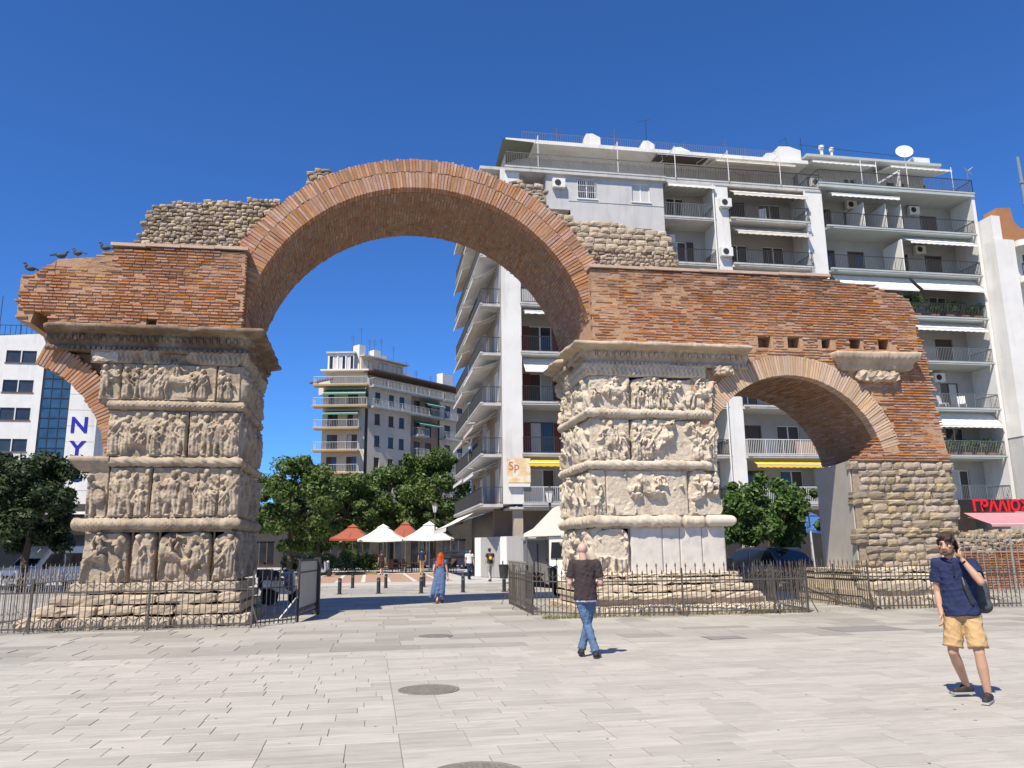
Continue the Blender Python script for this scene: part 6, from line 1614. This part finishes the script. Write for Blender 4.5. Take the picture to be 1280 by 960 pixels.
def shrub(label, loc, w_, h, mat, seed, n, ls, name='shrub', cat='shrub', group=None, flowers=0, pot=None, dy=None):
    t = thing(name, label, cat, loc, group=group); g_ = random.Random(seed); C = []; R = []
    z0 = pot[1] if pot else 0
    for i in range(16):
        C.append((g_.uniform(-w_, w_) * .85, g_.uniform(-1, 1) * (dy or w_) * .7, z0 + h * g_.uniform(.3, .85))); r = h * g_.uniform(.2, .34); R.append((r, r, r * .8))
    st_ = MB()
    for c in C[:8]: st_.tube((c[0] * .4, c[1] * .4, z0 * .9), c, .02, .008, 4)
    st_.build('stem', m_bark, t, local=True)
    leaves('foliage', C, R, n, ls, mat, t, seed)
    if flowers: leaves('blossom', C, [(a * 1.05, b_ * 1.05, c * 1.1) for a, b_, c in R], flowers, ls * .9, m_flower, t, seed + 1)
    if pot:
        MB().prism([(-pot[0] * .85, 0), (pot[0] * .85, 0), (pot[0], pot[1]), (-pot[0], pot[1])], -.15, .15).build('planter', M('terracotta_planter', (.36, .15, .08), None, rough=.85), t, local=True)
    return t
for i, (px, dp, w_, h) in enumerate(((372, 60, 1.3, 1.5), (398, 63, 1.2, 1.6), (418, 61, 1.3, 1.7), (440, 63, 1.0, 1.5), (460, 64, .9, 1.5))):
    shrub('flowering shrub in the bed beside the striped square', tuple(cw(px, dp)), w_, h, m_leaf, 40 + i, 2600, .1, group='shrubs in the flower bed', flowers=260)
gb_ = MB().box(*sorted((cw(330, 63).x, cw(468, 63).x)), 60.6, 64.5, 0, .12).build('flower_bed', M('dry_grass_bed', (.22, .22, .07), (.30, .22, .10), 2, .95, .5, 20)); tag(gb_, kind='structure')
PG = 'potted plants on the balconies'
for i, (x, h, w_) in enumerate(((36.7, 1.5, .7), (38.1, .9, .55), (39.3, 1.0, .6), (40.5, .85, .5), (41.4, .9, .4))):
    shrub('leafy potted plant on the upper planted balcony of the green edged block', (x, 47.45, FB[4]), w_, h, m_leafo, 60 + i, 900, .09, 'potted_plant', 'plant', PG, pot=(.3, .3), dy=.25)
PG2 = 'potted plants on the lower balcony'
for i, x in enumerate((37.0, 38.1, 39.2, 40.2, 41.1)):
    shrub('dense green potted plant on the lower planted balcony of the green edged block', (x, 47.4, FB[1]), .55, .95, m_leafo, 70 + i, 900, .08, 'potted_plant', 'plant', PG2, pot=(.3, .25), dy=.22)
# weeds at the foot of the cream pier
wd = MB(); rgw = random.Random(9)
for i in range(900):
    x = rgw.choice([rgw.gauss(10.2, .5), rgw.uniform(5.3, 11), rgw.uniform(4.2, 5.5)]); y = 19.62 + rgw.uniform(-.1, .28); h = rgw.uniform(.04, .14); a = rgw.uniform(0, 6.28); dx, dy = math.cos(a) * .012, math.sin(a) * .012; lx, ly = rgw.gauss(0, .05), rgw.gauss(0, .05)
    wd.add([(x - dx, y - dy, -.005), (x + dx, y + dy, -.005), (x + lx, y + ly, h)], [(0, 1, 2)])
tag(wd.build('weeds', leafmat('dry_weed', (.16, .15, .05), (.30, .26, .12))), 'dry weeds growing along the foot of the fence', 'weeds', kind='stuff')
# ================================================================== PIGEONS
m_pig = M('dark_pigeon', (.05, .05, .06), (.08, .08, .095), 9, .7)
def pigeon(lab, loc, rz):
    t = thing('pigeon', lab, 'pigeon', loc, rz); t.scale = (.85,) * 3
    b_ = MB(); b_.ball((0, 0, .15), .09, 10, 7, (1.5, .85, .85)); b_.ball((.12, 0, .22), .05, 8, 6, (.9, .8, 1.5)); b_.ball((.16, 0, .30), .038, 8, 6, (1.15, .9, 1)); b_.build('body', m_pig, t, local=True, smooth=True)
    MB().prism([(-.1, .16), (-.28, .1), (-.29, .12), (-.1, .2)], -.04, .04).build('tail', m_pig, t, local=True)
    MB().tube((.19, 0, .30), (.225, 0, .292), .01, .002, 5).build('beak', m_boll, t, local=True)
    for s in (-1, 1): MB().tube((.01, s * .03, .08), (.02, s * .03, 0), .006, n=4).build('leg', m_parr, t, local=True)
pigeon('pigeon at the broken outer end of the brick wall', (-8.62, 21.0, 8.62), math.radians(200)); pigeon('pigeon facing the rubble block, one step up the broken brick edge', (-7.95, 21.0, 9.0), math.radians(20))
pigeon('pigeon on the level brick ledge below the rubble block', (-7.55, 21.0, 9.09), math.radians(160)); pigeon('pigeon on the top step of the broken brick edge', (-6.9, 21.0, 9.27), math.radians(185))
# ================================================================== PEOPLE
m_skin = M('skin_tanned', (.50, .29, .19), (.46, .26, .17), 6, .55, spec=.35); m_skinp = M('skin_pale', (.58, .36, .27), (.54, .33, .245), 6, .5, spec=.35)
m_hair = M('dark_brown_hair', (.035, .02, .013), (.06, .034, .02), 14, .55, .6, 60, stretch=(1, 1, .25)); m_hairr = M('bright_red_hair', (.55, .10, .02), (.45, .07, .015), 14, .55, .6, 60, stretch=(1, 1, .25)); m_hairk = M('black_hair', (.015, .013, .012), None, rough=.6)
m_navyc = M('navy_cotton', (.014, .021, .062), (.022, .03, .08), 5, .9, .5, 18); m_khaki = M('tan_cotton', (.50, .33, .16), (.44, .285, .135), 5, .9, .5, 14)
m_blackc = M('faded_black_cotton', (.035, .024, .026), (.05, .035, .036), 4, .9, .5, 14); m_jean = M('blue_denim', (.045, .085, .16), (.12, .19, .30), 5, .9, .5, 14)
m_shoe = M('dark_shoe', (.035, .028, .027), None, rough=.7); m_sole = M('pale_sole', (.4, .38, .35), None, rough=.8)
m_dress = M('blue_dress_cotton', (.07, .12, .24), (.11, .17, .31), 5, .9, .4, 14); m_wshirt = M('white_cotton', (.66, .65, .63), None, rough=.9); m_bag = M('grey_backpack_nylon', (.075, .085, .083), (.055, .065, .062), 5, .8); m_phone = M('phone_black', (.01, .01, .012), None, rough=.2)
m_eye = M('dark_eye', (.02, .014, .01), None, rough=.2); m_lip = M('lip', (.36, .14, .11), None, rough=.6)
DG = None
def remesh(name, prims, vox, mat, parent, smooth=4, fac=.5, fold=0.0, fz=1.0):
    mb = MB()
    for p in prims:
        if p[0] == 'c':
            _, a, b_, r0, r1 = p; mb.tube(a, b_, r0, r1, 14); mb.ball(a, r0, 14, 9); mb.ball(b_, r1, 14, 9)
        elif p[0] == 't': mb.tube(p[1], p[2], p[3], p[4], 16)
        elif p[0] == 'e': mb.ball(p[1], 1.0, 16, 11, p[2])
        elif p[0] == 'b': mb.obox(*p[1:])
    me = D.meshes.new(name); me.from_pydata(mb.v, [], mb.f); me.update()
    o = D.objects.new(name, me); COL.objects.link(o)
    r = o.modifiers.new('r', 'REMESH'); r.mode = 'VOXEL'; r.voxel_size = vox; r.use_smooth_shade = True
    s = o.modifiers.new('s', 'SMOOTH'); s.iterations = smooth; s.factor = fac
    dg = bpy.context.evaluated_depsgraph_get(); me2 = D.meshes.new_from_object(o.evaluated_get(dg))
    D.objects.remove(o); D.meshes.remove(me)
    if fold:
        n = len(me2.vertices); co = np.empty(n * 3, np.float32); me2.vertices.foreach_get('co', co); co = co.reshape(-1, 3); nr = np.empty(n * 3, np.float32); me2.vertices.foreach_get('normal', nr); nr = nr.reshape(-1, 3)
        g_ = np.random.default_rng(len(prims) + int(vox * 1e4)); d = np.zeros(n)
        for k in range(9):
            w_ = g_.normal(size=3) * np.array([1, 1, fz]); w_ = w_ / np.linalg.norm(w_) * g_.uniform(18, 60)
            q = np.sin(co @ w_ + 1.3 * np.sin(co @ (g_.normal(size=3) * 9)) + g_.uniform(0, 6)); d += (1 - np.abs(q)) ** 2 * 18 / np.linalg.norm(w_)
        d -= d.mean(); co += nr * (d * fold)[:, None]; me2.vertices.foreach_set('co', co.ravel()); me2.update()
    me2.name = name; me2.materials.clear(); me2.materials.append(mat)
    me2.polygons.foreach_set('use_smooth', [True] * len(me2.polygons))
    o = D.objects.new(name, me2); COL.objects.link(o); o.parent = parent; return o
V3 = lambda *a: Vector(a)
def hand_prims(wr, d, up, curl=.5, sc=1.0, closed=False):
    """palm and five fingers; d: pointing direction, up: thumb side"""
    d = Vector(d).normalized(); up = Vector(up); up = (up - d * up.dot(d)).normalized(); n = d.cross(up)
    wr = Vector(wr); P = []
    palm = wr + d * .05 * sc
    for k in (-1.2, -.4, .4, 1.2): P.append(('c', wr + up * k * .008 * sc, palm + d * .035 * sc + up * k * .02 * sc, .015 * sc, .0125 * sc))
    for k, L in ((1.25, .065), (.42, .075), (-.42, .07), (-1.25, .055)):
        a = palm + d * .035 * sc + up * k * .02 * sc; c = curl
        b_ = a + (d * math.cos(c * .7) + n * math.sin(c * .7)) * L * .5 * sc; e = b_ + (d * math.cos(c * 1.7) + n * math.sin(c * 1.7)) * L * .5 * sc
        P += [('c', a, b_, .0105 * sc, .0095 * sc), ('c', b_, e, .0095 * sc, .008 * sc)]
    t0 = wr + d * .02 * sc + up * .025 * sc; t1 = t0 + (d * .6 + up * .6 + n * .3) * .045 * sc; t2 = t1 + (d * .9 + up * .1 + n * .4) * .035 * sc
    P += [('c', t0, t1, .013 * sc, .0115 * sc), ('c', t1, t2, .0115 * sc, .0095 * sc)]
    return P
def head_prims(h, face, tilt=0):
    """h: head centre, face: unit facing direction"""
    f = Vector(face).normalized(); u = V3(0, 0, 1); s = f.cross(u).normalized(); h = Vector(h); P = []
    P.append(('e', h + u * .03 - f * .012, (.078, .078, .092)) if abs(f.y) > .5 else ('e', h + u * .03 - f * .012, (.078, .078, .092)))
    P.append(('e', h - f * .03 + u * .035, (.076, .08, .082))); P.append(('e', h + f * .025 - u * .03, (.06, .06, .082)))
    P.append(('e', h + f * .045 - u * .085, (.034, .034, .03)))       # chin
    P.append(('c', h + f * .082 + u * .012, h + f * .104 - u * .03, .010, .014)); P.append(('c', h + f * .088 - u * .034 - s * .012, h + f * .088 - u * .034 + s * .012, .009, .009))   # nose
    P.append(('c', h + f * .072 + u * .028 - s * .036, h + f * .072 + u * .028 + s * .036, .014, .014))   # brow
    P.append(('c', h + f * .078 - u * .058 - s * .02, h + f * .078 - u * .058 + s * .02, .010, .010))  # mouth
    for k in (-1, 1):
        P.append(('c', h + s * k * .078 + u * .02 - f * .005, h + s * k * .074 - u * .02 + f * .002, .015, .010))       # ears
        P.append(('e', h + f * .055 - u * .012 + s * k * .042, (.024, .024, .022)))   # cheeks
    return P, f, s, u, h
def person(label, loc, rz, J, top, bottom, shoe, skin, hairm, hair='short', vox=.011, face=(0, -1, 0), sleeve=.55, legcut=.45, dress=False, beard=None, hands=None, shoecol=None, tuck=.0, cat='person', slim=1.0, extra=None, topname='shirt', botname='trousers'):
    t = thing('person', label, cat, loc, rz); g_ = J
    sk = []
    hp, f, s, u, hc = head_prims(J['head'], face)
    neck = Vector(J['neck']); ch = Vector(J['chest']); pv = Vector(J['pelvis'])
    sk += hp; sk.append(('c', neck - V3(0, 0, .03), hc - u * .04 - f * .025, .062 * slim, .058 * slim))
    sk += [('c', ch + V3(0, 0, .06), pv, .085 * slim, .09 * slim)]
    for sd in 'LR':
        sh, el, wr = (Vector(J[k + sd]) for k in ('sh', 'el', 'wr')); hi, kn, an, to = (Vector(J[k + sd]) for k in ('hip', 'kn', 'an', 'toe'))
        sk += [('c', neck - V3(0, 0, .05), sh, .05, .05 * slim), ('c', sh, sh.lerp(el, .5), .05 * slim, .046 * slim), ('c', sh.lerp(el, .5), el, .046 * slim, .038 * slim), ('c', el, el.lerp(wr, .3), .039 * slim, .041 * slim), ('c', el.lerp(wr, .3), wr, .041 * slim, .026 * slim)]
        hd = (hands or {}).get(sd) or ((wr - el).normalized(), (0, -1, 0), .5)
        sk += hand_prims(wr, *hd)
        sk += [('c', hi, hi.lerp(kn, .5), .082 * slim, .07 * slim), ('c', hi.lerp(kn, .5), kn, .07 * slim, .054 * slim), ('c', kn, kn.lerp(an, .33), .052 * slim, .057 * slim), ('c', kn.lerp(an, .33), an, .057 * slim, .035 * slim), ('c', an, an.lerp(to, .6) - V3(0, 0, .02), .034, .03), ('c', pv, hi, .1 * slim, .085 * slim)]
    body = remesh('body', sk, vox, skin, t, 3)
    # top
    tp = []
    axs = (Vector(J['shR']) - Vector(J['shL'])); axs.z = 0; axs.normalize(); fw = axs.cross(V3(0, 0, 1))
    hem = pv + V3(0, 0, tuck)
    for k in (-1, 1):
        tp += [('c', ch + axs * k * .065 * slim + V3(0, 0, .06), ch + axs * k * .06 * slim - V3(0, 0, .12), .112 * slim, .108 * slim), ('t', ch + axs * k * .06 * slim - V3(0, 0, .10), hem + axs * k * .062 * slim, .108 * slim, .128 * slim)]
        sd = 'R' if k > 0 else 'L'; sh, el = Vector(J['sh' + sd]), Vector(J['el' + sd])
        tp += [('c', neck - V3(0, 0, .045) + axs * k * .03, sh, .055, .068 * slim), ('t', sh, sh.lerp(el, sleeve), .068 * slim, .072 * slim), ('c', ch + V3(0, 0, .1) + axs * k * .08, sh, .09 * slim, .068 * slim)]
    tp += [('c', ch + V3(0, 0, .1), ch - V3(0, 0, .12), .122 * slim, .118 * slim), ('t', ch - V3(0, 0, .1), hem, .120 * slim, .138 * slim), ('c', neck - V3(0, 0, .06), ch, .07, .11 * slim)]
    if not dress:
        remesh(topname, tp, vox, top, t, 3, fold=.008)
    else:
        for k in (-1, 0, 1):
            tp += [('c', pv + axs * k * .07, pv + axs * k * .13 + V3(dress[0], dress[1], -.55), .12, .10)]
        for k in range(6): tp.append(('c', pv + axs * (k - 2.5) * .05 - V3(0, 0, .1), pv + axs * (k - 2.5) * .085 + V3(dress[0] * 1.2, dress[1] + (.05 if k % 2 else -.05), -.68), .05, .035))
        remesh('dress', tp, vox, top, t, 2, fold=.008, fz=.3)
    # bottom
    if not dress:
        bt = []
        for sd in 'LR':
            hi, kn, an = (Vector(J[k + sd]) for k in ('hip', 'kn', 'an')); w_ = .092 if legcut < 1 else .082
            bt += [('c', pv + V3(0, 0, .06), hi, .115 * slim, w_ * 1.12 * slim), ('c', pv + V3(0, 0, .06) + axs * (.06 if sd == 'R' else -.06), hi, .1 * slim, w_ * 1.1 * slim)]
            if legcut < 1: bt += [('t', hi, hi.lerp(kn, legcut), w_ * 1.06, w_ * 1.08)]
            else: bt += [('c', hi, kn, w_ * 1.06 * slim, .068 * slim), ('c', kn, kn.lerp(an, .6), .068 * slim, .062 * slim), ('t', kn.lerp(an, .6), an + V3(0, 0, .01), .062 * slim, .064 * slim)]
        remesh(botname, bt, vox, bottom, t, 3, fold=.0065, fz=.7)
    for sd in 'LR':
        an, to = Vector(J['an' + sd]), Vector(J['toe' + sd]); z = to.z
        hb = an + (an - to).normalized() * .035; hb.z = z
        so_ = remesh('shoe', [('c', hb + V3(0, 0, .045), an + V3(0, 0, -.02) , .044, .042), ('c', hb + V3(0, 0, .04), to + V3(0, 0, .03), .042, .036), ('c', an.lerp(to, .4) + V3(0, 0, -.015), to + V3(0, 0, .03), .04, .034), ('c', an.lerp(to, .25), hb + V3(0, 0, .05), .045, .04)], .011, shoe, t, 2)
        dd = (to - hb); dd.z = 0; L = dd.length; dn = dd.normalized(); pn = V3(-dn.y, dn.x, 0)
        MB().obox((hb + to) / 2 + V3(0, 0, .008), dn * (L / 2 + .035), pn * .04, (0, 0, .01)).build('sole', shoecol or m_shoe, so_, local=True)
    # hair
    if hair == 'short':
        hr = [('e', hc - f * .022 + u * .05, (.088, .09, .085)), ('e', hc - f * .05 + u * .0, (.07, .07, .075)), ('c', hc + f * .05 + u * .098 - s * .05, hc + f * .06 + u * .1 + s * .045, .034, .03), ('c', hc + f * .078 + u * .075 - s * .055, hc + f * .085 + u * .06 - s * .02, .022, .018), ('c', hc + f * .02 + u * .105, hc - f * .05 + u * .1, .036, .045)]
        for k in (-1, 1): hr.append(('c', hc + s * k * .074 + u * .05 + f * .02, hc + s * k * .078 + u * .0 + f * .012, .022, .012))
        remesh('hair', hr, .007, hairm, t, 1, fold=.010)
    elif hair == 'long':
        hr = [('e', hc - f * .02 + u * .045, (.092, .094, .088)), ('c', hc - f * .05, neck - f * .07 - u * .12, .085, .07)]
        for k in (-1, 0, 1): hr.append(('c', hc - f * .05 + s * k * .06, neck - f * .08 + s * k * .09 - u * (.18 + .03 * abs(k)), .05, .035))
        remesh('hair', hr, .012, hairm, t, 1, fold=.012, fz=.2)
    elif hair == 'cap':
        remesh('hair', [('e', hc - f * .02 + u * .045, (.09, .092, .084)), ('e', hc - f * .05 - u * .01, (.07, .07, .07))], .012, hairm, t, 1)
    if beard:
        remesh('beard', [('c', hc + f * .062 - u * .078 - s * .04, hc + f * .062 - u * .078 + s * .04, .026, .026), ('c', hc + s * .062 - u * .02 + f * .02, hc + f * .05 - u * .08 + s * .04, .018, .026), ('c', hc - s * .062 - u * .02 + f * .02, hc + f * .05 - u * .08 - s * .04, .018, .026), ('c', hc + f * .09 - u * .043 - s * .022, hc + f * .09 - u * .043 + s * .022, .009, .009), ('e', hc + f * .055 - u * .095, (.034, .034, .022))], .007, beard, t, 2)
        remesh('mouth', [('c', hc + f * .093 - u * .058 - s * .018, hc + f * .093 - u * .058 + s * .018, .007, .007)], .004, m_lip, t, 1)
    if vox < .01:
        for k in (-1, 1):
            MB().ball(tuple(hc + f * .083 + u * .008 + s * k * .032), .010, 10, 7).build('eye', m_eye, t, local=True, smooth=True)
            remesh('eyebrow', [('c', hc + f * .088 + u * .032 + s * k * .016, hc + f * .08 + u * .03 + s * k * .05, .006, .005)], .003, hairm, t, 1)
    return t
# ---- man on the phone
ML = (6.47, 8.10, 0); MR = -math.atan2(6.47, 8.10)
def mloc(x, y, z): return (ML[0] + x * math.cos(MR) - y * math.sin(MR), ML[1] + x * math.sin(MR) + y * math.cos(MR), z)
JM = dict(head=(-.13, -.03, 1.645), neck=(-.10, .0, 1.50), chest=(-.075, .01, 1.30), pelvis=(-.06, .02, .92),
          shL=(-.255, .02, 1.44), elL=(-.275, .05, 1.13), wrL=(-.26, -.04, .90), shR=(.085, .0, 1.43), elR=(.155, -.22, 1.25), wrR=(.01, -.19, 1.48),
          hipL=(-.145, .02, .88), knL=(-.19, -.02, .50), anL=(-.10, .25, .115), toeL=(-.215, .17, .035), hipR=(.025, .02, .88), knR=(.06, -.08, .50), anR=(.095, -.05, .085), toeR=(.06, -.21, .01))
man = person('person in navy polo shirt and tan shorts with a phone at the ear', ML, MR, JM, m_navyc, m_khaki, m_shoe, m_skin, m_hair, 'short', .0085, (-.28, -.95, -.08), .62, .86, beard=M('short_beard', (.10, .055, .035), (.16, .09, .06), 30, .8), hands={'R': ((-.3, .42, .85), (-.2, -.9, .3), .7), 'L': ((.1, -.3, -.9), (0, -1, 0), .7)}, shoecol=m_sole, botname='shorts', topname='polo_shirt', tuck=-.03)
remesh('collar', [('c', V3(-.16, -.045, 1.485), V3(-.10, -.085, 1.455), .016, .014), ('c', V3(-.04, -.03, 1.485), V3(-.10, -.085, 1.455), .016, .014), ('c', V3(-.16, .03, 1.50), V3(-.04, .03, 1.50), .018, .018), ('c', V3(-.16, -.045, 1.485), V3(-.16, .03, 1.50), .016, .018), ('c', V3(-.04, -.03, 1.485), V3(-.04, .03, 1.50), .016, .018)], .008, m_navyc, man, 1)
MB().box(-.1, -.08, -.126, -.112, 1.31, 1.43).build('placket', M('black_placket', (.01, .012, .03), None, rough=.8), man, local=True)
wt = MB().tube((.012, -.192, 1.462), (.024, -.194, 1.447), .032, n=12).build('wrist_watch', m_phone, man, local=True)
ph = thing('phone', 'black mobile phone held to the ear by the person in navy', 'phone', mloc(-.036, -.075, 1.625), MR); MB().obox((0, 0, 0), (.005, .003, 0), (.015, -.028, .01), (-.012, -.008, .062)).build('case', m_phone, ph, local=True)
bp_ = thing('backpack', 'grey and black backpack on the back of the person in navy', 'backpack', mloc(.10, .17, .90), MR)
remesh('bag', [('e', V3(.02, .03, .2), (.12, .1, .2)), ('c', V3(-.04, .02, .08), V3(.07, .02, .08), .085, .085), ('c', V3(-.03, .02, .32), V3(.05, .02, .3), .075, .075)], .014, m_bag, bp_, 3)
remesh('pocket', [('e', V3(.04, .11, .14), (.085, .05, .11))], .012, m_boll, bp_, 2)
remesh('strap', [('c', V3(-.12, -.23, .42), V3(-.1, -.295, .3), .022, .022), ('c', V3(-.1, -.295, .3), V3(-.05, -.27, .12), .022, .022), ('c', V3(-.12, -.23, .42), V3(-.1, -.1, .56), .022, .02), ('c', V3(-.1, -.1, .56), V3(-.02, .02, .4), .02, .02), ('c', V3(-.05, -.27, .12), V3(.02, -.08, .04), .02, .018)], .011, m_boll, bp_, 1)
# ---- bald man walking away
JB = dict(head=(-.03, .03, 1.62), neck=(-.01, .0, 1.47), chest=(0, .0, 1.28), pelvis=(.0, .0, .92),
          shL=(-.19, .0, 1.42), elL=(-.245, -.02, 1.12), wrL=(-.17, .2, 1.05), shR=(.19, .0, 1.42), elR=(.24, -.02, 1.12), wrR=(.16, .2, 1.05),
          hipL=(-.09, .0, .88), knL=(.02, .03, .48), anL=(.13, -.14, .085), toeL=(.15, .02, .015), hipR=(.09, .0, .88), knR=(.03, .13, .50), anR=(-.08, .1, .10), toeR=(-.1, .27, .03))
bald = person('bald person in black shirt and blue jeans walking towards the arch', (3.36, 12.62, 0), math.radians(-12), JB, m_blackc, m_jean, m_shoe, m_skinp, m_hair, None, .010, (0, 1, 0), .72, 1.0, topname='shirt', botname='jeans', tuck=-.055)
remesh('undershirt', [('t', V3(-.06, 0, .87), V3(-.06, 0, .835), .112, .112), ('t', V3(.06, 0, .87), V3(.06, 0, .835), .112, .112), ('t', V3(0, 0, .87), V3(0, 0, .835), .118, .118)], .011, m_wshirt, bald, 1)
# ---- woman in a blue dress
JW = dict(head=(0, .0, 1.50), neck=(0, .0, 1.36), chest=(0, .0, 1.18), pelvis=(0, .0, .88),
          shL=(-.16, .0, 1.30), elL=(-.21, -.06, 1.05), wrL=(-.19, .02, .82), shR=(.16, .0, 1.30), elR=(.21, .02, 1.05), wrR=(.24, .08, .82),
          hipL=(-.08, .0, .82), knL=(-.08, .08, .46), anL=(-.09, -.1, .085), toeL=(-.09, .06, .015), hipR=(.08, .0, .82), knR=(.07, .06, .46), anR=(.06, .12, .09), toeR=(.07, .28, .02))
person('person with long red hair in a loose blue dress walking away', (2.24, 26.4, 0), math.radians(-8), JW, m_dress, m_dress, m_parr, m_skinp, m_hairr, 'long', .013, (0, 1, 0), .25, 1.0, dress=(-.08, -.05), slim=.9)
# ---- passers-by further off
def walker(label, px, dep, sc, top, bottom, skin, hairm, rz, facing=1, legcut=1.0, hair='cap', long_=False, seed=0):
    J = {k: tuple(c * sc for c in v) for k, v in JB.items()}
    g_ = random.Random(seed)
    J['elL'] = (-.24 * sc, 0, 1.14 * sc); J['wrL'] = (-.25 * sc, .08 * sc, .90 * sc); J['elR'] = (.24 * sc, 0, 1.14 * sc); J['wrR'] = (.25 * sc, .06 * sc, .90 * sc)
    J['knL'] = (-.07 * sc, .04 * sc, .48 * sc); J['anL'] = (-.07 * sc, -.14 * sc, .085 * sc); J['toeL'] = (-.07 * sc, .02 * sc, .015); J['knR'] = (.09 * sc, .13 * sc, .5 * sc); J['anR'] = (.09 * sc, .14 * sc, .1 * sc); J['toeR'] = (.1 * sc, .3 * sc, .03)
    return person(label, tuple(cw(px, dep)), rz, J, top, bottom, m_shoe, skin, hairm, 'long' if long_ else hair, .018, (0, facing, 0) if facing > 0 else (0, 1, 0), .5, legcut, slim=.92)
walker('person in black top and knee trousers walking past the parasols', 475, 58, .96, m_blackc, m_blackc, m_skinp, m_hair, 0, legcut=.95, seed=1)
walker('person in dark shirt and beige trousers walking to the cafe', 525, 58, 1.06, m_navyc, m_khaki, m_skin, m_hairk, 0, seed=2)
walker('person in white shirt and dark jeans in front of the hoarding', 584, 47, .98, m_wshirt, m_navyc, m_skin, m_hairk, math.pi + .2, seed=3, long_=True)
wk = walker('person in black with pale leggings crossing by the hoarding', 610, 44, 1.0, m_blackc, m_sheet, m_skin, m_hairk, .3, seed=4)
o_ = cw(610, 44); bk2 = thing('backpack', 'small yellow and black backpack of the person crossing by the hoarding', 'backpack', (o_.x, o_.y - .14, 1.15)); remesh('bag', [('e', V3(0, 0, .1), (.13, .08, .17))], .02, m_boll, bk2, 1); remesh('pocket', [('e', V3(0, -.06, .07), (.09, .045, .1))], .02, m_aw_y, bk2, 1)
